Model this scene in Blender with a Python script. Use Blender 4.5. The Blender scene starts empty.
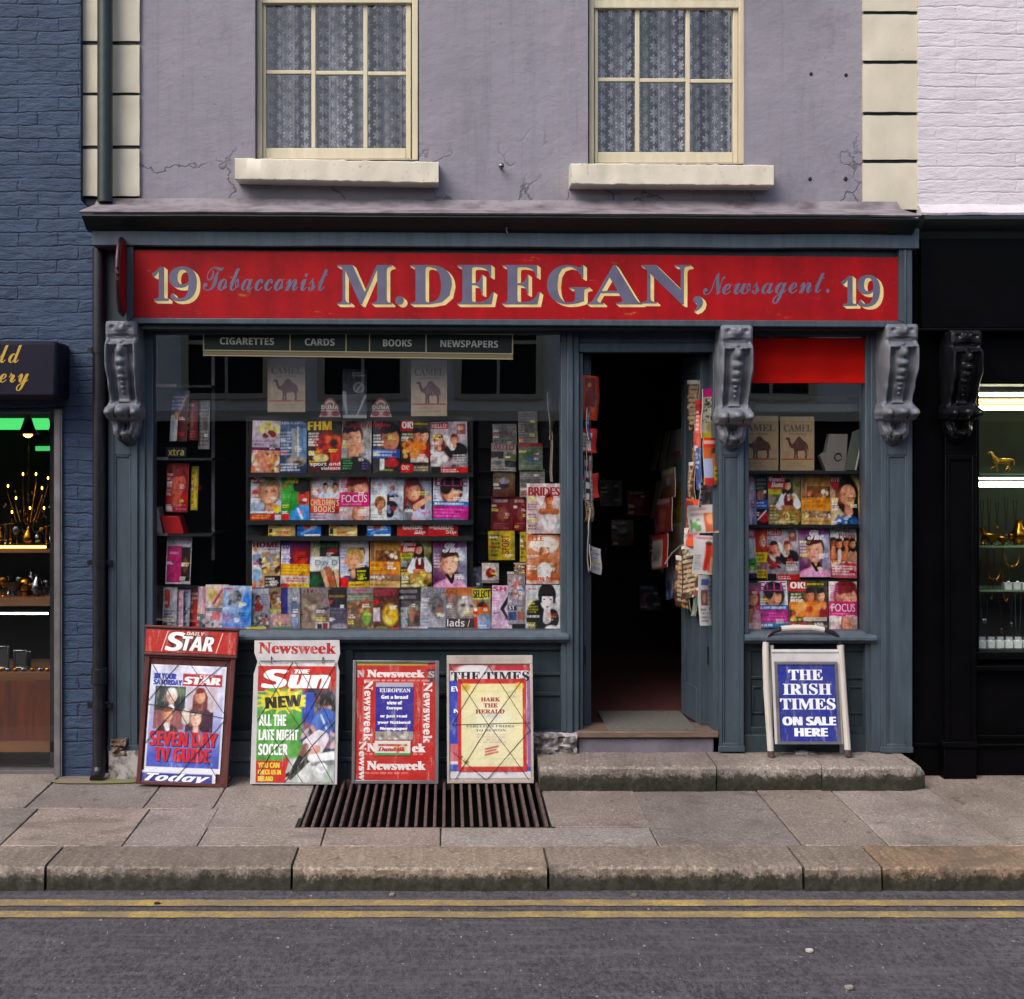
import bpy, math, random
import numpy as np
from mathutils import Vector, Matrix, Euler, noise as mnoise
from mathutils.geometry import tessellate_polygon
R = math.radians
sc = bpy.context.scene
C = sc.collection

# ------------------------------------------------------------------ camera, world, sun
CAM_D, CAM_H, F = 7.222, 1.82, 1300.0
cam = bpy.data.cameras.new('camera'); co = bpy.data.objects.new('camera', cam); C.objects.link(co)
co.location = (0, -CAM_D, CAM_H); co.rotation_euler = (R(90), 0, 0)
cam.sensor_width = 36; cam.lens = F/1024*36; cam.shift_x = 65/1024; cam.shift_y = -42.5/1024
cam.clip_end = 500; cam.clip_start = .05
sc.camera = co
SUN_EL, SUN_AZ = 46, 222          # overcast: a broad soft sun high over the street
wd = bpy.data.worlds.new('World'); sc.world = wd; wd.use_nodes = True
nt = wd.node_tree; bg = nt.nodes['Background']
sky = nt.nodes.new('ShaderNodeTexSky'); sky.sky_type = 'NISHITA'; sky.sun_disc = False
sky.sun_elevation = R(SUN_EL); sky.sun_rotation = R(SUN_AZ); sky.dust_density = 4; sky.air_density = 1.0
nt.links.new(sky.outputs[0], bg.inputs[0]); bg.inputs[1].default_value = .15
sl = bpy.data.lights.new('sun', 'SUN'); sl.energy = 1.5; sl.angle = R(40); sl.color = (1, .98, .95)
so = bpy.data.objects.new('sun', sl); C.objects.link(so)
az = R(SUN_AZ)
sd = Vector((math.sin(az)*math.cos(R(SUN_EL)), math.cos(az)*math.cos(R(SUN_EL)), math.sin(R(SUN_EL))))
so.rotation_euler = sd.to_track_quat('Z', 'Y').to_euler(); so.location = (0, -8, 14)
vs = sc.view_settings; vs.view_transform = 'Standard'; vs.look = 'None'; vs.exposure = 0.62; vs.gamma = 1
sc.render.engine = 'CYCLES'; sc.cycles.max_bounces = 8; sc.cycles.transparent_max_bounces = 16
sc.cycles.caustics_reflective = False; sc.cycles.caustics_refractive = False
try: sc.cycles.use_denoising = True
except Exception: pass

# ------------------------------------------------------------------ measuring: image measurements to metres at a depth
def sca(y): return (CAM_D+y)/F
def WX(px, y=0): return (px-447)*sca(y)
def WZ(py, y=0): return CAM_H+(457-py)*sca(y)
def gz(y): return .0245*(y+1.437)          # pavement falls gently to the kerb

# ------------------------------------------------------------------ colour
def lin(h):
    if not isinstance(h, str): return h
    h = h.lstrip('#'); r = [int(h[i:i+2], 16)/255 for i in (0, 2, 4)]
    return tuple(x/12.92 if x <= .04045 else ((x+.055)/1.055)**2.4 for x in r)

# ------------------------------------------------------------------ text: letter shapes from the built-in font
STY = {'b': (0x1D5D4, 0x1D7EC), 'bi': (0x1D63C, 0x1D7EC), 'sb': (0x1D400, 0x1D7CE), 'sbi': (0x1D468, 0x1D7CE), 'sc': (0x1D4D0, None), 's': None}
_tc = {}
def letters(t, style):
    k = (t, style)
    if k in _tc: return _tc[k]
    base = STY[style]; o = t
    if base:
        o = ''
        for ch in t:
            if 'A' <= ch <= 'Z': o += chr(base[0]+ord(ch)-65)
            elif 'a' <= ch <= 'z': o += chr(base[0]+26+ord(ch)-97)
            elif ch.isdigit() and base[1]: o += chr(base[1]+ord(ch)-48)
            else: o += ch
    cu = bpy.data.curves.new('t', 'FONT'); cu.body = o; cu.size = 1; cu.resolution_u = 3; cu.fill_mode = 'FRONT'
    ob = bpy.data.objects.new('t', cu)
    me = ob.to_mesh()
    v = np.array([(p.co.x, p.co.y) for p in me.vertices]) if len(me.vertices) else np.zeros((1, 2))
    f = [tuple(p.vertices) for p in me.polygons]
    ob.to_mesh_clear(); bpy.data.objects.remove(ob); bpy.data.curves.remove(cu)
    # keep every face wound the same way
    ff = []
    for p in f:
        a = sum(v[p[i]][0]*v[p[(i+1) % len(p)]][1]-v[p[(i+1) % len(p)]][0]*v[p[i]][1] for i in range(len(p)))
        ff.append(p if a > 0 else p[::-1])
    lo, hi = v.min(0), v.max(0)
    v = (v-lo)/np.maximum(hi-lo, 1e-6)
    _tc[k] = (v, ff, (hi-lo)[0]/max((hi-lo)[1], 1e-6)); return _tc[k]

# ------------------------------------------------------------------ mesh builder
class MB:
    def __init__(s): s.v = []; s.f = []; s.m = []; s.c = []; s.sm = []
    def add(s, vs, fs, mat=0, col=(.8, .8, .8), smooth=False):
        b = len(s.v); s.v += [tuple(map(float, p)) for p in vs]
        if len(vs) and hasattr(col, 'shape') and len(col.shape) == 2: s.c += [tuple(x) for x in col]
        else:
            col = lin(col); s.c += [col]*len(vs)
        for f in fs: s.f.append(tuple(b+i for i in f)); s.m.append(mat); s.sm.append(smooth)
        return s
    def box(s, x0, x1, y0, y1, z0, z1, mat=0, col=(.8, .8, .8)):
        x0, x1 = min(x0, x1), max(x0, x1); y0, y1 = min(y0, y1), max(y0, y1); z0, z1 = min(z0, z1), max(z0, z1)
        v = [(x, y, z) for z in (z0, z1) for y in (y0, y1) for x in (x0, x1)]
        return s.add(v, [(0, 2, 3, 1), (4, 5, 7, 6), (0, 1, 5, 4), (2, 6, 7, 3), (0, 4, 6, 2), (1, 3, 7, 5)], mat, col)
    def pb(s, p0, p1, q0, q1, y0, y1, mat=0, col=(.8, .8, .8)):
        return s.box(WX(p0, y0), WX(p1, y0), y0, y1, WZ(q1, y0), WZ(q0, y0), mat, col)
    def loft(s, a, b, mat=0, col=(.8, .8, .8), caps=True, smooth=False):
        n = len(a); f = [(i, (i+1) % n, n+(i+1) % n, n+i) for i in range(n)]
        if caps: f += [tuple(range(n))[::-1], tuple(range(n, 2*n))]
        return s.add(list(a)+list(b), f, mat, col, smooth)
    def prism(s, poly, y0, y1, mat=0, col=(.8, .8, .8)):
        """2D outline (x,z) counter-clockwise as seen from the street, pushed from y0 back to y1"""
        ar = sum(poly[i][0]*poly[(i+1) % len(poly)][1]-poly[(i+1) % len(poly)][0]*poly[i][1] for i in range(len(poly)))
        if ar < 0: poly = poly[::-1]
        n = len(poly)
        v = [(x, y0, z) for x, z in poly]+[(x, y1, z) for x, z in poly]
        tri = tessellate_polygon([[Vector((x, z, 0)) for x, z in poly]])
        ft = []
        for t in tri:
            a = poly[t[0]]; b = poly[t[1]]; c = poly[t[2]]
            if (b[0]-a[0])*(c[1]-a[1])-(c[0]-a[0])*(b[1]-a[1]) < 0: t = t[::-1]
            ft.append(tuple(t))
        f = ft+[tuple(n+i for i in t[::-1]) for t in ft]+[((i+1) % n, i, n+i, n+(i+1) % n) for i in range(n)]
        return s.add(v, f, mat, col)
    def tube(s, pts, r, n=8, mat=0, col=(.8, .8, .8), closed=False):
        pts = [Vector(p) for p in pts]; k = len(pts); rr = r if isinstance(r, (list, tuple)) else [r]*k
        vs = []; up = Vector((0, 0, 1))
        for i, p in enumerate(pts):
            if closed: t = pts[(i+1) % k]-pts[i-1]
            else: t = pts[min(i+1, k-1)]-pts[max(i-1, 0)]
            t.normalize()
            u = up.cross(t)
            if u.length < .05: u = Vector((1, 0, 0)).cross(t)
            u.normalize(); w = t.cross(u)
            for j in range(n):
                a = 2*math.pi*j/n; vs.append(p+rr[i]*(math.cos(a)*u+math.sin(a)*w))
        fs = []
        for i in range(k if closed else k-1):
            i2 = (i+1) % k
            for j in range(n): fs.append((i*n+j, i*n+(j+1) % n, i2*n+(j+1) % n, i2*n+j))
        if not closed: fs += [tuple(range(n))[::-1], tuple((k-1)*n+j for j in range(n))]
        return s.add(vs, fs, mat, col, True)
    def lathe(s, prof, x, y, z, n=16, mat=0, col=(.8, .8, .8)):
        vs = [(x+r*math.cos(2*math.pi*j/n), y+r*math.sin(2*math.pi*j/n), z+h) for r, h in prof for j in range(n)]; k = len(prof)
        fs = [(i*n+j, i*n+(j+1) % n, (i+1)*n+(j+1) % n, (i+1)*n+j) for i in range(k-1) for j in range(n)]
        fs += [tuple(range(n))[::-1], tuple((k-1)*n+j for j in range(n))]
        return s.add(vs, fs, mat, col, True)
    def ball(s, x, y, z, rx, ry, rz, mat=0, col=(.8, .8, .8), n=12, k=8):
        vs = []; fs = []
        for i in range(k+1):
            a = math.pi*i/k-math.pi/2
            for j in range(n):
                b = 2*math.pi*j/n; vs.append((x+rx*math.cos(a)*math.cos(b), y+ry*math.cos(a)*math.sin(b), z+rz*math.sin(a)))
        for i in range(k):
            for j in range(n): fs.append((i*n+j, i*n+(j+1) % n, (i+1)*n+(j+1) % n, (i+1)*n+j))
        return s.add(vs, fs, mat, col, True)
    def text(s, t, style, x0, x1, z0, z1, y, col, mat=0, fat=0, rot=None, shear=0):
        """letters fitted to a rectangle in the x-z plane, at depth y, facing the street"""
        v, f, _ = letters(t, style)
        V = [(x0+a*(x1-x0)+shear*(b-.5)*(z1-z0), z0+b*(z1-z0)) for a, b in v]
        if rot:
            cx, cz = (x0+x1)/2, (z0+z1)/2; ca, sa = math.cos(rot), math.sin(rot)
            V = [(cx+(a-cx)*ca-(b-cz)*sa, cz+(a-cx)*sa+(b-cz)*ca) for a, b in V]
        for i, d in enumerate((0,) if not fat else (-fat, 0, fat)):
            s.add([(a+d, y-.00004*i, b) for a, b in V], f, mat, col)
        return s
    def canvas(s, cv, x0, x1, z0, z1, y, mat=0):
        h, w = cv.a.shape[:2]
        vs = [(x0+(x1-x0)*i/(w-1), y, z1+(z0-z1)*j/(h-1)) for j in range(h) for i in range(w)]
        fs = [((j+1)*w+i, (j+1)*w+i+1, j*w+i+1, j*w+i) for j in range(h-1) for i in range(w-1)]
        return s.add(vs, fs, mat, np.clip(cv.a, 0, 1).reshape(-1, 3))
    def bend(s, fn): s.v = [tuple(fn(*p)) for p in s.v]; return s
    def build(s, name, mats, parent=None, origin=None, bevel=0, seg=2, raw=False):
        me = bpy.data.meshes.new(name); ar = np.array(s.v)
        pw = Vector((0, 0, 0)); q = parent
        while q is not None: pw += q.location; q = q.parent
        if raw: org = Vector((0, 0, 0))
        elif origin is not None: org = Vector(origin)
        else:
            lo, hi = ar.min(0), ar.max(0); org = Vector(((lo[0]+hi[0])/2, (lo[1]+hi[1])/2, lo[2]))
        ar = ar-np.array(org)
        me.from_pydata(ar.tolist(), [], s.f)
        me.polygons.foreach_set('material_index', s.m); me.polygons.foreach_set('use_smooth', s.sm)
        ca = me.color_attributes.new('Col', 'FLOAT_COLOR', 'POINT')
        cc = np.ones((len(s.v), 4), dtype=np.float32); cc[:, :3] = np.array(s.c); ca.data.foreach_set('color', cc.ravel())
        for m in (mats if isinstance(mats, (list, tuple)) else [mats]): me.materials.append(m)
        me.update(); me.set_sharp_from_angle(angle=R(32))
        o = bpy.data.objects.new(name, me); C.objects.link(o)
        if parent is not None: o.parent = parent
        if not raw: o.location = org-pw if parent is not None else org
        if bevel:
            b = o.modifiers.new('bevel', 'BEVEL'); b.width = bevel; b.segments = seg; b.limit_method = 'ANGLE'; b.angle_limit = R(40); b.harden_normals = False
        return o
def tag(o, label=None, cat=None, group=None, kind=None):
    if label: o['label'] = label
    if cat: o['category'] = cat
    if group: o['group'] = group
    if kind: o['kind'] = kind
    return o
def thing(name, label, cat, loc, group=None, rot=None):
    o = bpy.data.objects.new(name, None); C.objects.link(o); o.location = loc; o.empty_display_size = .1
    if rot: o.rotation_euler = rot
    return tag(o, label, cat, group)
def relief(mb, depth, n=(0, -1, 0), cell=.02): pass

# ------------------------------------------------------------------ materials
def nodes(name):
    m = bpy.data.materials.new(name); m.use_nodes = True; t = m.node_tree
    return m, t, t.nodes, t.links, t.nodes['Principled BSDF']
def N(t, kind, **kw):
    n = t.nodes.new(kind)
    for k, v in kw.items():
        if k.startswith('i_'): n.inputs[int(k[2:])].default_value = v
        else: setattr(n, k, v)
    return n
def mixc(t, fac, a, b, blend='MIX'):
    n = t.nodes.new('ShaderNodeMix'); n.data_type = 'RGBA'; n.blend_type = blend
    for i, val in ((0, fac), (6, a), (7, b)):
        if hasattr(val, 'links') or hasattr(val, 'is_linked'): t.links.new(val, n.inputs[i])
        else: n.inputs[i].default_value = (val if i == 0 else tuple(val)+(1,))
    return n.outputs[2]
def mth(t, op, a, b=None, c=None):
    n = t.nodes.new('ShaderNodeMath'); n.operation = op
    for i, val in enumerate((a, b, c)):
        if val is None: continue
        if hasattr(val, 'is_linked'): t.links.new(val, n.inputs[i])
        else: n.inputs[i].default_value = val
    return n.outputs[0]
def pos(t, sx=1, sy=1, sz=1):
    g = t.nodes.new('ShaderNodeNewGeometry'); m = t.nodes.new('ShaderNodeMapping'); m.inputs[3].default_value = (sx, sy, sz)
    t.links.new(g.outputs['Position'], m.inputs[0]); return m.outputs[0]
def nz(t, vec, scale, detail=4, rough=.55, dist=0):
    n = N(t, 'ShaderNodeTexNoise'); n.inputs['Scale'].default_value = scale; n.inputs['Detail'].default_value = detail
    n.inputs['Roughness'].default_value = rough; n.inputs['Distortion'].default_value = dist
    t.links.new(vec, n.inputs['Vector']); return n.outputs[0]
def ramp(t, v, lo, hi):
    n = N(t, 'ShaderNodeMapRange', clamp=True); n.inputs[1].default_value = lo; n.inputs[2].default_value = hi
    t.links.new(v, n.inputs[0]); return n.outputs[0]
def bumpn(t, b, h, strength, dist=.01, prev=None):
    n = N(t, 'ShaderNodeBump'); n.inputs['Strength'].default_value = strength; n.inputs['Distance'].default_value = dist
    t.links.new(h, n.inputs['Height'])
    if prev is not None: t.links.new(prev, n.inputs['Normal'])
    if b is not None: t.links.new(n.outputs[0], b.inputs['Normal'])
    return n.outputs[0]
def simple(name, c, rough=.5, metal=0, c2=None, sc_=8, bump=0, bs=60, stretch=(1, 1, 1), spec=.5, lo=.35, hi=.7):
    m, t, n, l, b = nodes(name); c = lin(c)
    b.inputs['Base Color'].default_value = tuple(c)+(1,); b.inputs['Roughness'].default_value = rough; b.inputs['Metallic'].default_value = metal
    b.inputs['Specular IOR Level'].default_value = spec
    v = pos(t, *stretch)
    if c2 is not None:
        l.new(mixc(t, ramp(t, nz(t, v, sc_, 6, .6), lo, hi), c, lin(c2)), b.inputs['Base Color'])
    if bump: bumpn(t, b, nz(t, v, bs, 6, .6), bump, .004)
    return m
def emit(name, c, s):
    m, t, n, l, b = nodes(name); b.inputs['Base Color'].default_value = tuple(lin(c))+(1,)
    b.inputs['Emission Color'].default_value = tuple(lin(c))+(1,); b.inputs['Emission Strength'].default_value = s; return m
def painted(name, c, dirt, chip, rough=.42, chips=.66, sx=6, sz=.7):
    """old brushed gloss paint on timber: vertical streaks, grime, small chips"""
    m, t, n, l, b = nodes(name)
    st = nz(t, pos(t, sx, sx, sz), 4, 6, .65)
    a = mixc(t, ramp(t, st, .3, .75), lin(c), lin(dirt))
    big = nz(t, pos(t), 2.2, 5, .6); a = mixc(t, mth(t, 'MULTIPLY', ramp(t, big, .4, .75), .55), a, lin(dirt))
    ch = ramp(t, nz(t, pos(t, 1.4, 1.4, .6), 38, 8, .75), chips, chips+.04)
    a = mixc(t, mth(t, 'MULTIPLY', ch, .8), a, lin(chip)); l.new(a, b.inputs['Base Color'])
    b.inputs['Roughness'].default_value = rough; b.inputs['Specular IOR Level'].default_value = .3
    l.new(ramp(t, big, -.3, 1.6), b.inputs['Roughness'])
    bumpn(t, b, mth(t, 'ADD', st, mth(t, 'MULTIPLY', ch, -.4)), .25, .004); return m

M = {}
# printed paper: colours come from the printed design stored on each mesh
def print_mat(name, rough, grime=False):
    m, t, n, l, b = nodes(name); at = N(t, 'ShaderNodeAttribute', attribute_name='Col')
    p = pos(t); a = at.outputs['Color']
    if grime:      # weathered, rain spotted paper
        g = ramp(t, nz(t, p, 7, 7, .72), .42, .72); a = mixc(t, mth(t, 'MULTIPLY', g, .22), a, lin('#6a635c'))
        g = ramp(t, nz(t, pos(t, 3, 3, .6), 9, 6, .7), .55, .7); a = mixc(t, mth(t, 'MULTIPLY', g, .3), a, lin('#d8d2c8'))
        g = ramp(t, nz(t, p, 90, 3, .7), .6, .75); a = mixc(t, mth(t, 'MULTIPLY', g, .35), a, lin('#4a4440'))
    l.new(a, b.inputs['Base Color']); b.inputs['Roughness'].default_value = rough; b.inputs['Specular IOR Level'].default_value = .35
    bumpn(t, b, mth(t, 'ADD', nz(t, p, 30, 3), mth(t, 'MULTIPLY', nz(t, p, 8, 4, .6), 2.0 if grime else 0.0)), .3 if grime else .12, .01); return m
M['print'] = print_mat('glossy_print', .38)
M['poster'] = print_mat('poster_print', .5, True)
M['tint'] = print_mat('tinted_material', .45)
def plaster():
    m, t, n, l, b = nodes('mauve_plaster'); p = pos(t)
    big = nz(t, pos(t, 1, 1, .8), 1.5, 6, .6); fine = nz(t, p, 30, 6, .65)
    a = mixc(t, ramp(t, big, .3, .72), lin('#7f7b86'), lin('#6f6b75'))
    a = mixc(t, mth(t, 'MULTIPLY', ramp(t, nz(t, pos(t, 1.5, 1, .5), 3.1, 7, .7), .5, .72), .6), a, lin('#837e87'))
    a = mixc(t, mth(t, 'MULTIPLY', ramp(t, nz(t, pos(t, 5, 1, .35), 2.0, 6, .7), .54, .75), .35), a, lin('#555260'))
    a = mixc(t, mth(t, 'MULTIPLY', ramp(t, nz(t, pos(t, 1, 1, .7), .9, 8, .7), .52, .62), .45), a, lin('#8b868d'))
    a = mixc(t, mth(t, 'MULTIPLY', ramp(t, nz(t, pos(t, 1.3, 1, .9), 4.2, 8, .75), .56, .66), .4), a, lin('#625d66'))
    a = mixc(t, mth(t, 'MULTIPLY', ramp(t, nz(t, pos(t, 9, 1, .25), 2.2, 6, .75), .55, .75), .45), a, lin('#5a5560'))
    # cracks gather low on the wall, above the lead
    sep = N(t, 'ShaderNodeSeparateXYZ'); l.new(p, sep.inputs[0])
    dis = N(t, 'ShaderNodeVectorMath', operation='ADD'); nn = N(t, 'ShaderNodeTexNoise'); nn.inputs['Scale'].default_value = 5; nn.inputs['Detail'].default_value = 7
    l.new(p, nn.inputs['Vector']); l.new(p, dis.inputs[0])
    sc1 = N(t, 'ShaderNodeVectorMath', operation='SCALE'); l.new(nn.outputs['Color'], sc1.inputs[0]); sc1.inputs['Scale'].default_value = .5; l.new(sc1.outputs[0], dis.inputs[1])
    vo = N(t, 'ShaderNodeTexVoronoi', feature='DISTANCE_TO_EDGE'); vo.inputs['Scale'].default_value = 2.1; l.new(dis.outputs[0], vo.inputs['Vector'])
    ck = mth(t, 'SUBTRACT', 1, ramp(t, vo.outputs[0], .004, .022))
    low = mth(t, 'SUBTRACT', 1, ramp(t, mth(t, 'ADD', sep.outputs[2], mth(t, 'MULTIPLY', big, .5)), 3.68, 3.86))
    ck = mth(t, 'MULTIPLY', ck, mth(t, 'MULTIPLY', low, ramp(t, nz(t, p, 2.7, 3), .40, .48)))
    pit = mth(t, 'MULTIPLY', ramp(t, nz(t, pos(t, 1, 1, 1.8), 17, 8, .75), .62, .70), ramp(t, nz(t, p, 1.8, 3), .42, .55))
    a = mixc(t, mth(t, 'MULTIPLY', ck, .6), a, lin('#2e2a30')); a = mixc(t, mth(t, 'MULTIPLY', pit, .6), a, lin('#4f4a56'))
    l.new(a, b.inputs['Base Color']); b.inputs['Roughness'].default_value = .75
    h = mth(t, 'ADD', mth(t, 'MULTIPLY', fine, .35), mth(t, 'MULTIPLY', nz(t, pos(t, 1, 1, 1.6), 7, 8, .6), 1.0))
    h = mth(t, 'SUBTRACT', h, mth(t, 'ADD', mth(t, 'MULTIPLY', ck, .9), mth(t, 'MULTIPLY', pit, .6)))
    bumpn(t, b, h, .5, .014); return m
M['plaster'] = plaster()
def brick(name, c1, c2, dark, bw, bh, bump, vert, mort, worn):
    """hand laid brick under thick paint: wandering bed joints, faint upright joints, lumpy faces"""
    m, t, n, l, b = nodes(name); p = pos(t)
    sep = N(t, 'ShaderNodeSeparateXYZ'); l.new(p, sep.inputs[0])
    wob = mth(t, 'ADD', mth(t, 'MULTIPLY', mth(t, 'SUBTRACT', nz(t, p, 2.6, 5, .6), .5), .045), mth(t, 'MULTIPLY', mth(t, 'SUBTRACT', nz(t, p, 22, 4, .7), .5), .022))
    zz = mth(t, 'ADD', sep.outputs[2], wob); xx = mth(t, 'ADD', mth(t, 'ADD', sep.outputs[0], mth(t, 'MULTIPLY', sep.outputs[1], .7)), mth(t, 'MULTIPLY', mth(t, 'SUBTRACT', nz(t, p, 9, 4, .7), .5), .06))
    cb = N(t, 'ShaderNodeCombineXYZ'); l.new(xx, cb.inputs[0]); l.new(zz, cb.inputs[1])
    bt = N(t, 'ShaderNodeTexBrick'); l.new(cb.outputs[0], bt.inputs['Vector'])
    for k, val in (('Scale', 1), ('Brick Width', bw), ('Row Height', bh), ('Mortar Size', .007), ('Mortar Smooth', .9)): bt.inputs[k].default_value = val
    bt.inputs['Color1'].default_value = (0, 0, 0, 1); bt.inputs['Color2'].default_value = (1, 1, 1, 1); bt.inputs['Mortar'].default_value = (.5, .5, .5, 1)
    fz = mth(t, 'ABSOLUTE', mth(t, 'SUBTRACT', mth(t, 'FRACT', mth(t, 'DIVIDE', zz, bh)), .5))
    bed = mth(t, 'MULTIPLY', ramp(t, fz, .40, .5), ramp(t, nz(t, pos(t, .6, 1, 1.4), 5, 5, .7), .36, .58))
    jt = mth(t, 'MAXIMUM', bed, mth(t, 'MULTIPLY', bt.outputs['Fac'], mth(t, 'MULTIPLY', vert, ramp(t, nz(t, p, 4, 4, .6), .42, .6))))
    big = nz(t, p, 2.2, 6, .65)
    a = mixc(t, ramp(t, big, .3, .7), lin(c1), lin(c2)); a = mixc(t, mth(t, 'MULTIPLY', bt.outputs['Color'], .12), a, lin(dark))
    a = mixc(t, mth(t, 'MULTIPLY', jt, mort), a, lin(dark))
    w = ramp(t, nz(t, pos(t, .7, 1, 2.2), 16, 8, .78), .63, .68); a = mixc(t, mth(t, 'MULTIPLY', w, .55), a, lin(worn))
    l.new(a, b.inputs['Base Color']); b.inputs['Roughness'].default_value = .62; b.inputs['Specular IOR Level'].default_value = .3
    h = mth(t, 'ADD', mth(t, 'MULTIPLY', nz(t, pos(t, .7, 1, 2.0), 15, 8, .68), 1.2), mth(t, 'MULTIPLY', nz(t, pos(t, 1, 1, 1.5), 5, 5), 1.3))
    bumpn(t, b, mth(t, 'SUBTRACT', h, mth(t, 'MULTIPLY', jt, .6)), bump, .024); return m
M['bluebrick'] = brick('blue_painted_brick', '#34455f', '#2b3a52', '#202b3d', .225, .075, .7, .9, .6, '#1e2735')
M['whitebrick'] = brick('white_painted_brick', '#c9c2c8', '#bfb8be', '#9a9297', .225, .075, .45, .35, .35, '#93898a')
M['cream'] = painted('cream_masonry_paint', '#c4bdab', '#b3ab98', '#6e6650', .6, .655, 2, 1.2)
M['creamwood'] = painted('cream_window_paint', '#c6bea6', '#b3a98f', '#8c8580', .45, .69, 5, .8)
M['sillstone'] = painted('painted_sill', '#cfc9b9', '#bbb3a1', '#6e6754', .65, .61, 1.6, 1.6)
M['mauveline'] = simple('lead_flashing', '#7d767b', .65, 0, '#4f484d', 7, .6, 16, lo=.42, hi=.68)
M['cornicetop'] = painted('cornice_dark_paint', '#12211f', '#0c1615', '#48504e', .5, .74)
M['slate'] = painted('slate_blue_paint', '#505c67', '#3a444d', '#9a9fa2', .5, .68)
M['slatedark'] = painted('slate_green_paint', '#333f44', '#252f33', '#7d8688', .5, .69)
M['joinery'] = painted('blue_grey_joinery_paint', '#48545e', '#323c45', '#959a9d', .5, .685)
M['corbel'] = painted('silvery_corbel_paint', '#7b7d85', '#4b4f57', '#a9aaae', .5, .66, 2, 2)
M['blackpaint'] = simple('black_gloss_paint', '#030304', .45, 0, '#070609', 4, .25, 14, spec=.06)
M['blackcorbel'] = simple('black_corbel_paint', '#08080b', .35, 0, '#1b1b20', 12, .3, 40, spec=.3)
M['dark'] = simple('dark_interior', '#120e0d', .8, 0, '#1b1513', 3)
M['darkboard'] = simple('dark_green_board', '#101615', .6, 0, '#0a0d0d', 6)
M['navy'] = simple('navy_sign_board', '#0f0f22', .6, 0, '#0a0a18', 5, spec=.2)
M['pipegreen'] = simple('dark_green_pipe_paint', '#14211f', .35, 0, '#1f2e2c', 14, .25, 40)
M['pipeblack'] = simple('black_pipe_paint', '#0f0d16', .35, 0, '#1b1922', 14, .25, 40)
M['iron'] = simple('worn_iron_bar', '#6a5552', .55, .3, '#3a3030', 22, .4, 60)
M['pit'] = simple('mossy_pit', '#0b120c', .9, 0, '#050705', 9)
M['steel'] = simple('aluminium_strip', '#8a8688', .42, .6, '#6b6668', 6, .1)
M['wood'] = simple('brown_panel_wood', '#582408', .45, 0, '#2f160b', 5, .15, 20, (6, 6, .6))
M['woodmid'] = simple('brown_shelf_wood', '#6b4526', .5, 0, '#4c2f18', 5, .1, 20, (.6, 6, 6))
M['gold'] = simple('polished_gold', '#a86f1c', .2, 1, '#6f4812', 30)
M['brightgold'] = simple('bright_gilt', '#e0aa48', .25, 1, '#b9822c', 30)
M['silver'] = simple('polished_silver', '#85878a', .2, 1, '#55575a', 30)
M['mat'] = simple('door_mat', '#5c5852', .95, 0, '#474440', 40, .6, 200)
M['redfloor'] = simple('red_carpet', '#4a1614', .95, 0, '#37100e', 20, .3, 200)
M['cord'] = simple('dark_elastic_cord', '#2a2526', .7)
M['maroon'] = painted('maroon_board_wood', '#4b1b1f', '#5e3a36', '#8b6d63', .6, .64, 7, .5)
M['whiteboard'] = painted('white_painted_ply', '#c9c6c6', '#a9a5a6', '#5d5550', .5, .7, 3, 2)
M['rustframe'] = painted('rusty_white_frame', '#b8b0aa', '#94857c', '#6b3a26', .5, .63, 2, 2)
M['tubewhite'] = painted('chipped_white_tube', '#c6c0b8', '#aaa39b', '#4a3026', .45, .67, 3, 1)
M['rubble'] = simple('crumbling_limewash', '#a29c9c', .9, 0, '#4b453f', 16, 1.0, 40, lo=.42, hi=.6)
M['stallplinth'] = painted('worn_plinth_paint', '#3e4c58', '#53585c', '#8d9092', .6, .6, 1, 3)
M['kick'] = simple('zinc_kick_plate', '#7c7681', .5, .3, '#605a64', 5, .15, 30)
M['sillwood'] = simple('bare_threshold_wood', '#6e5a4c', .7, 0, '#4a3c34', 6, .4, 40, (1, 6, 6))
def glass(name, wob, tint=(1, 1, 1), ior=1.5):
    m, t, n, l, b = nodes(name); n.remove(b)
    # reflection grows towards grazing angles, the same from both sides of the pane
    ge = N(t, 'ShaderNodeNewGeometry'); dt = N(t, 'ShaderNodeVectorMath', operation='DOT_PRODUCT'); l.new(ge.outputs['Incoming'], dt.inputs[0]); l.new(ge.outputs['Normal'], dt.inputs[1])
    f0 = ((ior-1)/(ior+1))**2; fac = mth(t, 'MULTIPLY_ADD', mth(t, 'POWER', mth(t, 'SUBTRACT', 1, mth(t, 'ABSOLUTE', dt.outputs['Value'])), 5), 1-f0, f0)
    tr = N(t, 'ShaderNodeBsdfTransparent'); tr.inputs[0].default_value = tuple(tint)+(1,)
    gl = N(t, 'ShaderNodeBsdfGlossy'); gl.inputs['Roughness'].default_value = .0
    mx = N(t, 'ShaderNodeMixShader'); l.new(fac, mx.inputs[0]); l.new(tr.outputs[0], mx.inputs[1]); l.new(gl.outputs[0], mx.inputs[2])
    h = bumpn(t, None, nz(t, pos(t), 1.6, 2), wob, .02); l.new(h, gl.inputs['Normal'])
    l.new(mx.outputs[0], n['Material Output'].inputs[0]); return m
M['glass'] = glass('shop_window_glass', .02, ior=2.1)
M['clearglass'] = glass('jewellers_window_glass', .01, ior=1.4)
M['oldglass'] = glass('old_sash_glass', .12)
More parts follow.
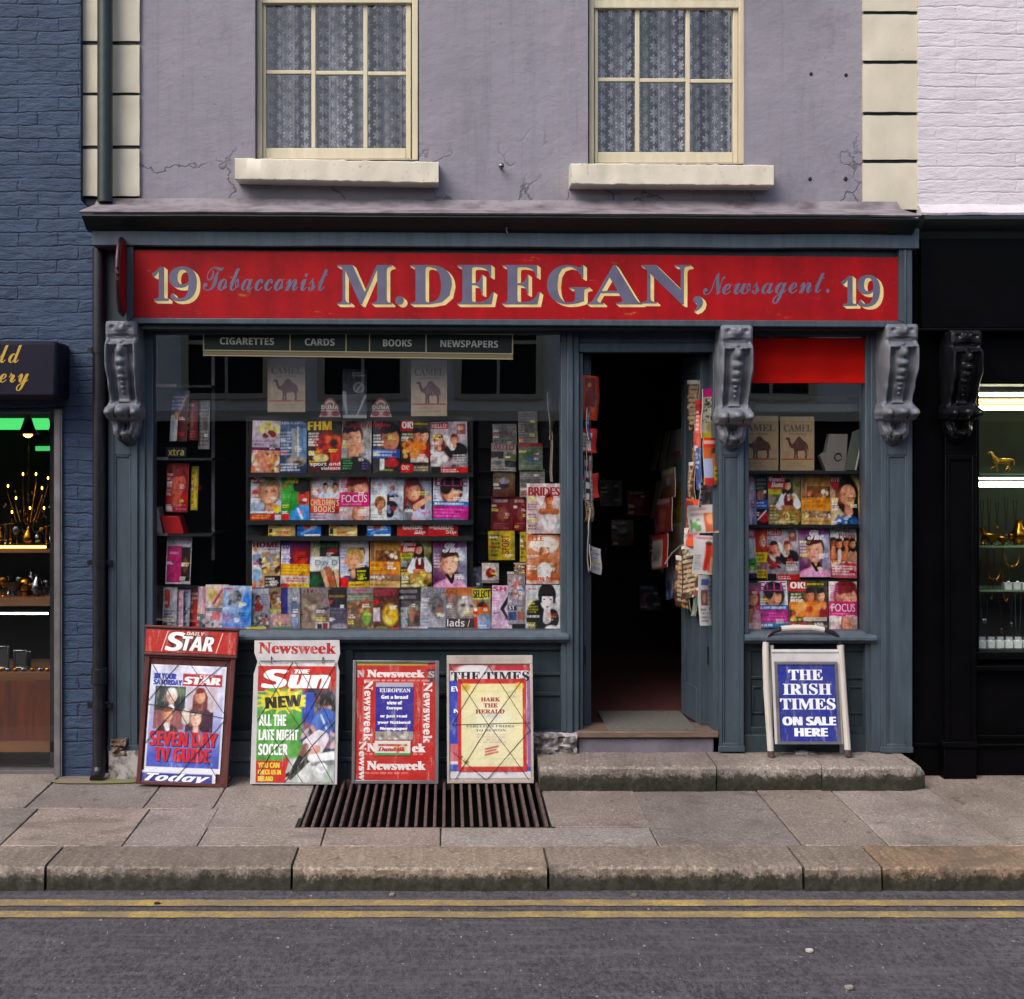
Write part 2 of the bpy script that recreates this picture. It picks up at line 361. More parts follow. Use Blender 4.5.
def lace():
    m, t, n, l, b = nodes('flowered_lace'); uv = N(t, 'ShaderNodeAttribute', attribute_name='Col')
    sp = N(t, 'ShaderNodeSeparateColor'); l.new(uv.outputs['Color'], sp.inputs[0])
    # Col red/green hold cloth coordinates 0..1 across the width and height
    U = mth(t, 'MULTIPLY', sp.outputs[0], 18.0); V = mth(t, 'MULTIPLY', sp.outputs[1], 18.5)
    row = mth(t, 'FLOOR', U); V = mth(t, 'ADD', V, mth(t, 'MULTIPLY', mth(t, 'MODULO', row, 2), .5))
    fu = mth(t, 'SUBTRACT', mth(t, 'FRACT', U), .5); fv = mth(t, 'SUBTRACT', mth(t, 'FRACT', V), .5)
    r = mth(t, 'SQRT', mth(t, 'ADD', mth(t, 'MULTIPLY', fu, fu), mth(t, 'MULTIPLY', fv, fv)))
    th = mth(t, 'ARCTAN2', fv, fu)
    pet = mth(t, 'ADD', .16, mth(t, 'MULTIPLY', mth(t, 'ABSOLUTE', mth(t, 'COSINE', mth(t, 'MULTIPLY', th, 3.5))), .3))
    fl = mth(t, 'SUBTRACT', 1, ramp(t, mth(t, 'SUBTRACT', r, pet), -.04, .04))
    st = ramp(t, mth(t, 'ABSOLUTE', mth(t, 'SUBTRACT', mth(t, 'FRACT', mth(t, 'MULTIPLY', U, .25)), .5)), .44, .48)
    den = mth(t, 'MAXIMUM', mth(t, 'MULTIPLY', fl, .62), mth(t, 'MULTIPLY', st, .5)); den = mth(t, 'MAXIMUM', den, mth(t, 'MULTIPLY_ADD', mth(t, 'SINE', mth(t, 'MULTIPLY', sp.outputs[0], 41.0)), .14, .17))
    gath = nz(t, pos(t, 1, .01, .05), 9, 3, .6); den = mth(t, 'MULTIPLY', den, mth(t, 'MULTIPLY_ADD', ramp(t, gath, .35, .65), .75, .45))
    b.inputs['Base Color'].default_value = tuple(lin('#a9abb6'))+(1,); b.inputs['Roughness'].default_value = .9
    tr = N(t, 'ShaderNodeBsdfTransparent'); mx = N(t, 'ShaderNodeMixShader'); l.new(den, mx.inputs[0]); l.new(tr.outputs[0], mx.inputs[1]); l.new(b.outputs[0], mx.inputs[2])
    l.new(mx.outputs[0], n['Material Output'].inputs[0]); return m
M['lace'] = lace()
def stone(name, c1, c2, c3, speck, moss_lo=None, moss_hi=None, use_col=False, front=True):
    m, t, n, l, b = nodes(name); p = pos(t)
    a = mixc(t, ramp(t, nz(t, p, 3, 6, .65), .3, .7), lin(c1), lin(c2))
    sp = nz(t, p, speck, 4, .8); a = mixc(t, mth(t, 'MULTIPLY', ramp(t, sp, .52, .62), .55), a, lin(c3))
    a = mixc(t, mth(t, 'MULTIPLY', mth(t, 'SUBTRACT', 1, ramp(t, sp, .36, .45)), .6), a, lin('#d0c6b8'))
    if use_col:
        at = N(t, 'ShaderNodeAttribute', attribute_name='Col'); a = mixc(t, 1.0, a, at.outputs['Color'], 'MULTIPLY')
    st = ramp(t, nz(t, p, 1.1, 7, .7), .47, .68); a = mixc(t, mth(t, 'MULTIPLY', st, .5), a, lin('#4d423c'))
    spot = ramp(t, nz(t, p, 11, 2, .5, .3), .68, .71); a = mixc(t, mth(t, 'MULTIPLY', spot, .55), a, lin('#453c37'))
    spill = ramp(t, nz(t, pos(t, .7, 1.2, 1), 2.4, 7, .75, .8), .57, .63); a = mixc(t, mth(t, 'MULTIPLY', spill, .4), a, lin('#4a403b'))
    if moss_lo is not None:      # damp moss growing on the upright faces
        sep = N(t, 'ShaderNodeSeparateXYZ'); l.new(p, sep.inputs[0])
        hgt = mth(t, 'ADD', sep.outputs[2], mth(t, 'MULTIPLY', mth(t, 'SUBTRACT', nz(t, pos(t, 1, 1, 1), 24, 8, .85), .5), .2))
        mk = mth(t, 'SUBTRACT', 1, ramp(t, hgt, moss_lo, moss_hi))
        gn = N(t, 'ShaderNodeNewGeometry'); s2 = N(t, 'ShaderNodeSeparateXYZ'); l.new(gn.outputs['True Normal'], s2.inputs[0])
        mk = mth(t, 'MULTIPLY', mk, mth(t, 'SUBTRACT', 1, ramp(t, s2.outputs[2], .5, .95)))
        a = mixc(t, mth(t, 'MULTIPLY', mk, .93), a, mixc(t, ramp(t, nz(t, p, 40, 4), .4, .65), lin('#161a10'), lin('#2f3122')))
    l.new(a, b.inputs['Base Color']); b.inputs['Roughness'].default_value = .75
    l.new(ramp(t, nz(t, p, 2.0, 5), -.4, 1.3), b.inputs['Roughness'])
    bumpn(t, b, mth(t, 'ADD', sp, mth(t, 'MULTIPLY', nz(t, p, 14, 6), 1.6)), .5, .006); return m
M['kerb'] = stone('granite_kerb', '#958c84', '#80776f', '#3a342f', 62, -.05, -.028, True)
M['step'] = stone('granite_step', '#8d837a', '#776e67', '#3c3530', 70, .105, .125)
M['flag'] = stone('sandstone_flag', '#8a7f78', '#7a6f68', '#4f4641', 80, None, None, True)
M['joint'] = simple('dirt_joint', '#3d342e', .95, 0, '#574c44', 30)
def asphalt():
    m, t, n, l, b = nodes('asphalt'); p = pos(t); st = pos(t, .35, 1, 1)
    f = nz(t, pos(t, 1, .42, 1), 62, 4, .9); a = mixc(t, ramp(t, f, .40, .61), lin('#1d1b1e'), lin('#5d595f'))
    a = mixc(t, mth(t, 'MULTIPLY', ramp(t, nz(t, st, 2, 6, .7), .35, .7), .6), a, lin('#3a373b'))
    a = mixc(t, mth(t, 'MULTIPLY', ramp(t, nz(t, pos(t, .10, 1, 1), 26, 5, .7), .5, .62), .4), a, lin('#625e64'))
    a = mixc(t, mth(t, 'MULTIPLY', ramp(t, nz(t, pos(t, .6, 1, 1), 1.6, 6, .75), .56, .66), .6), a, lin('#222023'))
    chip = ramp(t, nz(t, pos(t, 1, .5, 1), 60, 2, .5), .71, .74); a = mixc(t, mth(t, 'MULTIPLY', chip, .8), a, lin('#a39a96'))
    l.new(a, b.inputs['Base Color']); b.inputs['Roughness'].default_value = .8
    bumpn(t, b, mth(t, 'ADD', f, nz(t, p, 160, 3, .7)), .7, .006); return m
M['road'] = asphalt()
def yellow():
    m, t, n, l, b = nodes('worn_yellow_paint'); p = pos(t)
    f = nz(t, p, 70, 5, .8); w = ramp(t, mth(t, 'ADD', mth(t, 'MULTIPLY', f, .6), mth(t, 'MULTIPLY', nz(t, p, 7, 6, .7), .5)), .43, .57)
    a = mixc(t, mth(t, 'MULTIPLY', w, .75), lin('#b0954f'), lin('#5f5650')); l.new(a, b.inputs['Base Color']); b.inputs['Roughness'].default_value = .7
    bumpn(t, b, f, .5, .004); return m
M['yellow'] = yellow()
M['algae'] = simple('green_algae_film', '#6b6a40', .8, 0, '#75685e', 9, .3, 60, lo=.45, hi=.6)
def signred():
    m, t, n, l, b = nodes('weathered_red_sign_paint'); p = pos(t)
    a = mixc(t, ramp(t, nz(t, pos(t, 3, 3, .5), 3, 6, .65), .35, .75), lin('#9e0d14'), lin('#7c0a10'))
    a = mixc(t, mth(t, 'MULTIPLY', ramp(t, nz(t, pos(t, .6, 1, 2.0), 8, 8, .8), .605, .65), .5), a, lin('#9a7a44'))
    a = mixc(t, mth(t, 'MULTIPLY', ramp(t, nz(t, p, 3, 7, .75), .48, .66), .5), a, lin('#5e0c14'))
    l.new(a, b.inputs['Base Color']); b.inputs['Roughness'].default_value = .5; b.inputs['Specular IOR Level'].default_value = .15
    bumpn(t, b, nz(t, p, 25, 6, .7), .12, .004); return m
M['signred'] = signred()
M['lettermauve'] = simple('mauve_sign_lettering', '#5d5b72', .45, 0, '#4e4c62', 8)
M['lettercream'] = simple('cream_sign_lettering', '#dcc98c', .45, 0, '#c2a864', 9)
M['blind'] = simple('scarlet_blind_cloth', '#ac0d05', .8, 0, '#960b05', 3, .1, 20, spec=.1)
M['oppwall'] = simple('pale_limewash', '#e6e4de', .8, 0, '#d5d2ca', 2, .2, 20)
M['blankwall'] = simple('grey_render', '#8d8b86', .8, 0, '#7a7873', 2, .2, 20)
M['tubelight'] = emit('fluorescent_tube', '#f2ffe6', 9)
M['tubewarm'] = emit('warm_tube', '#ffcf63', 3.5)
M['bulb'] = emit('warm_bulb', '#ffa640', 9)
M['greenlight'] = emit('green_tinted_tube', '#4fdc70', .75)
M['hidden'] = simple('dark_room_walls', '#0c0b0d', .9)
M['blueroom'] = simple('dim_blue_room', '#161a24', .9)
# ================================================================== GROUND
def rows_x(mb, prof, x0, x1, step, amp, mat=0, col=(.8, .8, .8), seed=0, sc_=9):
    """a moulding or stone running along x: profile (y, z) points, edges worn by noise"""
    n = max(2, int(abs(x1-x0)/step)+1); vs = []; k = len(prof)
    for i in range(n):
        x = x0+(x1-x0)*i/(n-1)
        for j, (y, z) in enumerate(prof):
            a = amp if 0 < j < k-1 else amp*.3
            d = mnoise.noise(Vector((x*sc_, y*sc_+seed, z*sc_)))*a; e = mnoise.noise(Vector((x*sc_*2.3+7, y*9+seed, z*9)))*a*.6
            vs.append((x, y+d, z+e))
    fs = [(i*k+j, (i+1)*k+j, (i+1)*k+j+1, i*k+j+1) for i in range(n-1) for j in range(k-1)]
    fs += [tuple(range(k)), tuple((n-1)*k+j for j in range(k))[::-1]]
    return mb.add(vs, fs, mat, col, True)
tag(MB().box(-60, 60, -60, 60, -.6, -.3).build('ground', M['joint']), kind='structure')
rd = MB()
nx_ = 2
rd.add([(-40, -9.6, -.09), (40, -9.6, -.09), (40, -1.40, -.106), (-40, -1.40, -.106)], [(0, 1, 2, 3)])
tag(rd.build('road', M['road']), kind='structure')
def road_line(y0, y1, name):
    mb = MB(); vs = []; n = 1200
    for i in range(n+1):
        x = -12+24*i/n
        a = mnoise.noise(Vector((x*3, y0, 0)))*.006+mnoise.noise(Vector((x*30, y0, 3)))*.004; b = mnoise.noise(Vector((x*3, y1, 9)))*.006+mnoise.noise(Vector((x*30, y1, 7)))*.004
        for y in (y0+a, y1+b): vs.append((x, y, -.106+(-1.40-y)*.016/8.2+.004))
    mb.add(vs, [(2*i, 2*i+2, 2*i+3, 2*i+1) for i in range(n)]); tag(mb.build(name, M['yellow']), kind='structure')
road_line(-1.655, -1.578, 'road_marking'); road_line(-1.797, -1.722, 'road_marking')
opp = MB(); opp.box(-40, 40, -10.6, -9.6, -.3, .03); tag(opp.build('opposite_pavement', M['flag']), kind='structure')

kb = MB()
kj = [-720, -200, 46, 292, 548, 803, 881, 1135, 1500, 2000]
kc = ['#d6d1cb', '#dcd6d0', '#cbc5bf', '#efe3d4', '#e0d8cf', '#dcd3c8', '#e6cfb4', '#d0c9c2', '#dcd6d0']
for i in range(len(kj)-1):
    xa, xb = WX(kj[i], -1.437)+.006, WX(kj[i+1], -1.437)-.006; o = (i*37 % 5-2)*.003
    rows_x(kb, [(-1.452+o, -.25), (-1.452+o, -.095), (-1.450+o, -.05), (-1.447+o, -.012), (-1.440+o, -.003), (-1.42, .001), (-1.28, .003), (-1.165, gz(-1.165))], xa, xb, .010, .011, 0, kc[i], i*3.1, 19)
tag(kb.build('kerb', M['kerb']), kind='structure')
pv = MB()
pv.add([(-40, -1.44, -.02), (40, -1.44, -.02), (40, .5, gz(.5)-.02), (-40, .5, gz(.5)-.02)], [(0, 1, 2, 3)], 1)
# (the light well under the grating is open: the bed is laid in strips round it)
pv = MB()
GX0, GX1, GY0, GY1 = -.722, .508, -.878, -.05
for xa, xb, ya, yb in ((-40, GX0, -1.43, .5), (GX1, 40, -1.43, .5), (GX0, GX1, -1.43, GY0)):
    pv.add([(xa, ya, gz(ya)-.012), (xb, ya, gz(ya)-.012), (xb, yb, gz(yb)-.012), (xa, yb, gz(yb)-.012)], [(0, 1, 2, 3)], 1)
rs = random.Random(5)
def slab(xa, xb, ya, yb, skew=0):
    g = .0035; xa += g; xb -= g; ya += g; yb -= g; dz = rs.uniform(-.0025, .0025); t = rs.uniform(.82, 1.12); w = rs.uniform(-.05, .05)
    c = (t*(1+w), t, t*(1-w*1.2))
    top = [(xa, ya, gz(ya)+dz), (xb, ya, gz(ya)+dz), (xb, yb, gz(yb)+dz), (xa, yb, gz(yb)+dz)]
    bot = [(x, y, z-.06) for x, y, z in top]
    pv.loft(bot, top, 0, c)
BK, KB = .12, -1.158
xs = [-9, -7.6, -6.3, -5.0, -3.9, -2.92, -2.09, -1.518, -1.167]
for a, b in zip(xs[:-1], xs[1:]): slab(a, b, KB, -.56)
xs = [-9, -7.1, -5.4, -4.2, -3.3, -2.72, -2.165, -1.56, -1.2]
for a, b in zip(xs[:-1], xs[1:]): slab(a, b, -.56, BK)
slab(-1.2, GX0, GY0, BK)
slab(-1.167, -.59, KB, GY0); slab(-.59, -.03, KB, GY0); slab(-.03, .99, KB, GY0)
slab(-1.2, -1.167, -.878, -.56)
slab(GX1, 1.0, GY0, BK)
xs = [.99, 1.66, 2.06, 2.6, 3.3, 3.9, 4.8, 5.7, 7, 9]
for a, b in zip(xs[:-1], xs[1:]): slab(a, b, KB, BK)
tag(pv.build('pavement', [M['flag'], M['joint']], bevel=.003, seg=1), kind='structure')
wl = MB()
for a in ((GX0, GX1, GY0-.02, GY0, -.8, .008), (GX0, GX1, .0, .02, -.8, .02), (GX0-.02, GX0, GY0, .02, -.8, .015), (GX1, GX1+.02, GY0, .02, -.8, .015), (GX0, GX1, GY0, .02, -.85, -.8)): wl.box(*a)
tag(wl.build('ground_light_well', M['pit']), kind='structure')
gr = MB(); nb = 27
for i in range(nb):
    x = GX0+.018+(GX1-GX0-.036)*i/(nb-1); w = .0075
    gr.loft([(x-w, GY0+.01, gz(GY0)-.045), (x+w, GY0+.01, gz(GY0)-.045), (x+w, GY0+.01, gz(GY0)+.004), (x-w, GY0+.01, gz(GY0)+.004)],
            [(x-w, GY1, gz(GY1)-.045), (x+w, GY1, gz(GY1)-.045), (x+w, GY1, gz(GY1)+.004), (x-w, GY1, gz(GY1)+.004)])
gr.box(GX0, GX1, GY0-.002, GY0+.012, gz(GY0)-.05, gz(GY0)-.004); gr.box(GX0, GX1, GY1, GY1+.03, gz(GY1)-.05, gz(GY1)+.003)
tag(gr.build('pavement_grating', M['iron'], bevel=.002, seg=1), 'long rusty iron bar grating set in the pavement over a dark light well', 'grating')
ps = MB()      # weeds and litter caught in the grating and the foot of the pipe
ag = MB(); pts = []
for i in range(40):
    a = 2*math.pi*i/40; r = 1+.28*mnoise.noise(Vector((math.cos(a)*1.7, math.sin(a)*1.7, 2)))
    x, y = -1.93+.27*r*math.cos(a), -.075+.05*r*math.sin(a); pts.append((x, y, gz(y)+.006))
ag.add(pts+[(-1.93, -.075, gz(-.075)+.008)], [(i, (i+1) % 40, 40) for i in range(40)])
tag(ag.build('algae_patch', M['algae']), kind='stuff')

# ================================================================== THE NEWSAGENT'S BUILDING
B = thing('shop_building', 'mauve rendered newsagent building with slate blue shopfront and red sign band', 'building', (WX(510), .1, 0))
WY = .12
w1 = (255, 419); w2 = (588, 746); top, sillp = -75, 161
wl = MB()
for p0, p1, q0, q1 in ((138, w1[0], -420, 206), (w1[1], w2[0], -420, 208), (w2[1], 864, -420, 212), (w1[0], w1[1], sillp, 206), (w2[0], w2[1], sillp+4, 209), (w1[0], w1[1], -420, top), (w2[0], w2[1], -420, top)):
    wl.pb(p0, p1, q0, q1, WY, WY+.32)
wl.build('wall', M['plaster'], B)
rf = MB(); rf.pb(70, 925, -440, -420, -.05, 4.2); rf.pb(80, 918, -420, 330, 4.0, 4.2); rf.pb(80, 138, -420, 206, WY+.03, 4.0); rf.pb(864, 918, -420, 212, WY+.03, 4.0); rf.build('roof', M['blankwall'], B)
# corner quoins: cream blocks proud of the wall with dark joints
def quoin(p0, p1, q0, q1, seed):
    mb = MB(); x0, x1, z0, z1 = WX(p0, .1), WX(p1, .1), WZ(q1, .1), WZ(q0, .1); n = 10; m = 9; vs = []
    r0 = random.Random(seed)
    for j in range(m+1):
        for i in range(n+1):
            x = x0+(x1-x0)*i/n; z = z0+(z1-z0)*j/m
            e = (i in (0, n)) or (j in (0, m))
            y = .098+mnoise.noise(Vector((x*7, z*7, seed)))*.005+(.0012 if e else 0)
            if e: x += mnoise.noise(Vector((x*20, z*20, 5)))*.003; z += mnoise.noise(Vector((x*20, z*20, 9)))*.003
            vs.append((x, y, z))
    fs = [(j*(n+1)+i, j*(n+1)+i+1, (j+1)*(n+1)+i+1, (j+1)*(n+1)+i) for j in range(m) for i in range(n)]
    mb.add(vs, fs, 0); mb.box(x0+.001, x1-.001, .105, WY+.06, z0+.001, z1-.001)
    mb.build('quoin', M['cream'], B)
for i, (a, b) in enumerate(((-68, -13), (-10, 41), (45, 92.5), (95.5, 145.5), (149, 196))): quoin(80.5, 139.5, a, b, i)
for i, (a, b) in enumerate(((-46, 11), (14.5, 60.5), (64, 112), (115.5, 159.5), (163, 209.5))): quoin(863, 917.5, a, b, 20+i)
for jj in ((82, 138.5, -420, 197, .112, .16), (864.5, 916.5, -420, 210, .112, .16)): jm = MB(); jm.pb(*jj); jm.build('joint_backing', M['cornicetop'], B)
# nails, bolts and holes left in the render
for px, py, r in ((811, 74, .010), (846, 75, .010), (810, 179, .011), (845.5, 179, .012)): nl = MB(); nl.ball(WX(px, WY), WY, WZ(py, WY), r, .006, r*1.1); nl.build('wall_plug', M['cornicetop'], B)
hk = MB(); hk.tube([(WX(501, WY), WY+.01, WZ(168, WY)), (WX(501, WY), WY-.05, WZ(168, WY)), (WX(501, WY), WY-.06, WZ(170, WY))], .008); hk.ball(WX(501, WY), WY-.055, WZ(168, WY), .016, .012, .016)
hk.build('wall_peg', M['silver'], B)
# sash windows
def sash(p0, p1, q0, q1, cols, rowq, meet, name, curtain_label):
    yf = .20
    s = MB(); s.pb(p0, p0+5, top, q1, yf-.02, yf+.06); s.pb(p1-6, p1, top, q1, yf-.02, yf+.06); s.pb(p0, p1, top-4, top, yf-.02, yf+.06); s.pb(p0+5, p1-6, q1-1, q1, yf-.02, yf+.06)
    f = s.build('sash_window', M['creamwood'], B, bevel=.003)
    d = MB(); a, b = p0+5.5, p1-7
    d.pb(a, a+3.5, meet, q1-1, yf+.005, yf+.045); d.pb(b-5, b, meet, q1-1, yf+.005, yf+.045); d.pb(a+3.5, b-5, q1-12, q1-1, yf+.004, yf+.045)
    for c in cols: d.pb(c-2.2, c+2.2, meet, q1-12, yf+.010, yf+.040)
    zs = [a+3.5]+[c for c in cols]+[b-5]
    for i in range(len(zs)-1): d.pb(zs[i]+(2.2 if i else 0), zs[i+1]-(2.2 if i < len(zs)-2 else 0), rowq-2+i*.7, rowq+2+i*.7, yf+.012, yf+.040)
    # upper sash stands in front of the lower one
    d.pb(p0+5, p1-6, meet-8, meet, yf-.015, yf+.03)
    for c in cols: d.pb(c-2, c+2, top, meet-8, yf-.008, yf+.02)
    d.build('sash_bars', M['creamwood'], f, bevel=.004)
    g = MB(); g.pb(a+2, b-3, meet, q1-11, yf+.022, yf+.026); g.pb(p0+4, p1-5, top, meet-7, yf+.004, yf+.008); g.build('pane', M['oldglass'], f)
    # lace curtain: a gathered cloth hanging behind the glass
    x0, x1, z0, z1 = WX(p0, .33), WX(p1, .33), WZ(q1+2, .33), WZ(top-3, .33); n = 170; mz = 26; vs = []; cs = []
    for j in range(mz+1):
        for i in range(n+1):
            u = i/n; v = j/mz
            y = .315+.016*math.sin(u*58+1.3*math.sin(v*3))+.010*math.sin(u*131+v*2)+.008*math.sin(u*23+4)
            vs.append((x0+(x1-x0)*u+.006*math.sin(u*58+1), y, z0+(z1-z0)*v)); cs.append((u, v, .5))
    cm = MB(); cm.add(vs, [(j*(n+1)+i, j*(n+1)+i+1, (j+1)*(n+1)+i+1, (j+1)*(n+1)+i) for j in range(mz) for i in range(n)], 0, np.array(cs), True)
    tag(cm.build('lace_curtain', M['lace']), curtain_label, 'curtain', 'lace curtains behind the upstairs windows')
sash(257, 418, top, 160, (313.5, 365.5), 72, 3, 'w', 'flowered lace curtain in the upstairs window above the cigarettes signboard')
sash(589, 745, top, 164, (637.5, 688), 79.5, 8, 'w', 'flowered lace curtain in the upstairs window above the open shop door')
def stone_sill(p0, p1, q0, q1, tilt):
    mb = MB(); yb = .14; x0, x1 = WX(p0, -.02), WX(p1, -.02); z0, z1 = WZ(q1, -.02), WZ(q0, -.02)
    prof = [(yb, z0), (-.018, z0), (-.0225, z0+.004), (-.024, z0+.03), (-.024, z1-.006), (-.020, z1-.001), (.0, z1+.002), (yb, z1+.02)]
    n0 = len(mb.v); rows_x(mb, prof, x0, x1, .015, .008, 0, (.8, .8, .8), p0, 13)
    mb.bend(lambda x, y, z: (x, y, z-tilt*(x-x0)/(x1-x0))); mb.build('sill', M['sillstone'], B)
stone_sill(235, 438.5, 158, 179, .022); stone_sill(571, 773.5, 163.5, 184, .008)
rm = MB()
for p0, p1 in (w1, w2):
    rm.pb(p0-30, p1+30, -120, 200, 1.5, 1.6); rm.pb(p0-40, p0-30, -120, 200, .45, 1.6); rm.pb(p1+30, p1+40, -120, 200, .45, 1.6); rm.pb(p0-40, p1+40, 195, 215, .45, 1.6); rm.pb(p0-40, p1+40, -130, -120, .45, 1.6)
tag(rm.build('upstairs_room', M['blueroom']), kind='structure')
# cornice
def run(name, prof_l, prof_r, xl, xr, mat, bevel=0, par=None):
    mb = MB(); n = 60; k = len(prof_l); vs = []
    for i in range(n+1):
        t = i/n; x = xl+(xr-xl)*t
        for (ya, za), (yb, zb) in zip(prof_l, prof_r):
            w = mnoise.noise(Vector((x*2.2, ya*5, 1)))*.004
            vs.append((x, ya+(yb-ya)*t, za+(zb-za)*t+w))
    fs = [(i*k+j, (i+1)*k+j, (i+1)*k+(j+1) % k, i*k+(j+1) % k) for i in range(n) for j in range(k)]+[tuple(range(k)), tuple(n*k+j for j in range(k))[::-1]]
    mb.add(vs, fs); return mb.build(name, mat, par or B, bevel=bevel)
dz = -.020; L, Rr = WX(79, -.28), WX(921, -.28)
zt = WZ(201, .12); zl = WZ(211.5, -.28)
run('flashing', [(.12, zt-.06), (-.275, zl-.008), (-.285, zl), (-.27, zl+.006), (.03, WZ(202.5, .03)-.01), (.09, zt+.01), (.12, zt+.012)], [(.12, zt-.06+dz), (-.275, zl-.008+dz), (-.285, zl+dz), (-.27, zl+.006+dz), (.03, WZ(202.5, .03)+dz*1.4-.01), (.09, zt+.01+dz), (.12, zt+.012+dz)], L, Rr, M['mauveline'])
pr = [(.10, zl-.07), (.10, zl-.012), (-.272, zl-.011), (-.276, zl-.020), (-.262, zl-.032), (-.235, zl-.045), (-.20, zl-.068), (-.168, zl-.082), (-.10, zl-.084)]
run('cornice', pr, [(y, z+dz) for y, z in pr], L+.012, Rr-.006, M['cornicetop'])
fz1, fz0 = WZ(225.5, -.16), WZ(245.5, -.16)
pr = [(.0, fz0), (-.155, fz0), (-.16, fz0+.004), (-.16, fz1), (0, fz1)]
run('fascia_board', pr, [(y, z-.016) for y, z in pr], WX(92, -.16), WX(919, -.16), M['slate'])
cx_ = MB(); cx_.pb(128, 910, 244, 329, -.10, .13); cx_.pb(106, 128, 240, 330, .0, .13); cx_.build('fascia_carcass', M['slatedark'], B)
hk = MB(); hk.tube([(WX(507, -.2), -.155, WZ(229, -.2)), (WX(507, -.2), -.21, WZ(230, -.2)), (WX(507, -.2), -.21, WZ(234, -.2))], .007); hk.ball(WX(507, -.2), -.2, WZ(228, -.2), .012, .012, .02)
hk.build('hook', M['pipeblack'], B)
# pilasters with sunk panels and carved corbels
def interp(v, k):
    for (a, x), (b, y) in zip(k[:-1], k[1:]):
        if v <= b:
            t = (v-a)/(b-a); t = t*t*(3-2*t); return x+(y-x)*t
    return k[-1][1]
PROF = [(0, .150), (.03, .166), (.10, .164), (.14, .148), (.2, .172), (.35, .166), (.5, .122), (.62, .085), (.66, .105), (.70, .148), (.74, .152), (.78, .125), (.80, .072), (.83, .062), (.88, .078), (.93, .066), (.97, .032), (1, .004)]
WID = [(0, .93), (.1, .93), (.14, .97), (.3, 1.0), (.5, .93), (.64, .9), (.67, .98), (.72, 1.06), (.77, 1.0), (.795, .84), (.9, .72), (.95, .5), (1, .14)]
BL = [(0, .06, .35, .03, .020), (-.55, .05, .16, .016, -.010), (.55, .05, .16, .016, -.010), (0, .115, .5, .010, -.012), (-.2, .03, .1, .02, .01), (.2, .03, .1, .02, .01),
      (0, .235, .24, .046, .042), (0, .322, .32, .030, .040), (0, .390, .20, .026, .032), (0, .447, .26, .018, .028), (0, .490, .14, .014, .024), (-.45, .185, .30, .016, .026), (.45, .185, .30, .016, .026), (0, .165, .16, .012, .02), (0, .53, .12, .012, .016), (0, .57, .08, .012, .012),
      (0, .715, .36, .042, .052), (-.74, .725, .26, .034, .036), (.74, .725, .26, .034, .036), (-.43, .73, .06, .05, -.03), (.43, .73, .06, .05, -.03), (0, .655, .5, .012, -.02),
      (-.55, .85, .16, .05, .024), (.55, .85, .16, .05, .024), (0, .845, .14, .035, -.034), (-.25, .83, .06, .04, -.014), (.25, .83, .06, .04, -.014), (0, .905, .34, .022, .034), (-.5, .93, .12, .014, -.02), (.5, .93, .12, .014, -.02)]
def corbel(mb, cx, zt, zb, hw, y0=0., mat=0):
    nu, nv = 40, 150; vs = []; us = [-1]+[(-1+2*i/nu) for i in range(nu+1)]+[1]
    for j in range(nv+1):
        v = j/nv; w = interp(v, WID)*hw; d0 = interp(v, PROF)
        for i, u in enumerate(us):
            if i in (0, len(us)-1): vs.append((cx+u*w, y0+.01, zt+(zb-zt)*v)); continue
            d = d0
            if .13 < v < .66:
                e = min(1, (v-.13)/.04, (.66-v)/.04); d += e*(.022*math.exp(-((abs(u)-.86)/.11)**4)-.030*math.exp(-((abs(u)-.55)/.16)**4)*min(1, max(0, (v-.2)/.05)))
            for bu, bv, su, sv, am in BL: d += am*1.1*math.exp(-(((u-bu)/su)**2+((v-bv)/sv)**2)**1.7)
            if v > .92: d += .007*math.cos(9*u*math.pi)
            d -= .012*max(0, abs(u)-.85)/.15
            vs.append((cx+u*w, y0-max(d, .002)+.004, zt+(zb-zt)*v))
    k = len(us); fs = [(j*k+i, (j+1)*k+i, (j+1)*k+i+1, j*k+i+1) for j in range(nv) for i in range(k-1)]+[tuple(range(k)), tuple(nv*k+i for i in range(k))[::-1]]
    mb.add(vs, fs, mat, (.8, .8, .8), True)
def pilaster(p0, p1, a0, a1, cc, ct, cb, chw, q1, matn):
    mb = MB(); yb = .14
    mb.pb(p0, p1, 322, q1, .012, yb); q0 = 455
    mb.pb(p0, a0, 324, q1, 0, .012); mb.pb(a1, p1, 324, q1, 0, .012); mb.pb(a0, a1, 324, q0, 0, .012); mb.pb(a0, a1, q1-9, q1, 0, .012)
    # moulding round the sunk panel
    mb.pb(a0, a0+2, q0, q1-9, .004, .012); mb.pb(a1-2, a1, q0, q1-9, .004, .012); mb.pb(a0+2, a1-2, q0, q0+2, .004, .012)
    mb.pb(p0-1, p1+1, q1-6, q1, -.008, .0)
    pl = mb.build('pilaster', matn, B, bevel=.003)
    c = MB(); corbel(c, WX(cc, -.08), WZ(ct, -.12), WZ(cb, -.03), chw); c.build('corbel', M['corbel'], pl)
pilaster(108, 137.5, 114, 131, 124.5, 321.5, 446, .092, 751, M['joinery'])
pilaster(719.5, 744, 722.5, 740, 734, 325.5, 451, .093, 752, M['joinery'])
pilaster(881, 912.5, 887, 907, 897.5, 324.5, 446, .094, 753, M['joinery'])
ft = MB(); ft.pb(108, 146, 751, 787, -.02, .14); ft.bend(lambda x, y, z: (x, y+mnoise.noise(Vector((x*20, y*20, z*20)))*.01, z)); ft.build('pilaster_foot', M['rubble'], B, bevel=.01)
rt = MB(); r2 = random.Random(3)
x0, x1 = WX(110, -.02), WX(127, -.02); vs = []
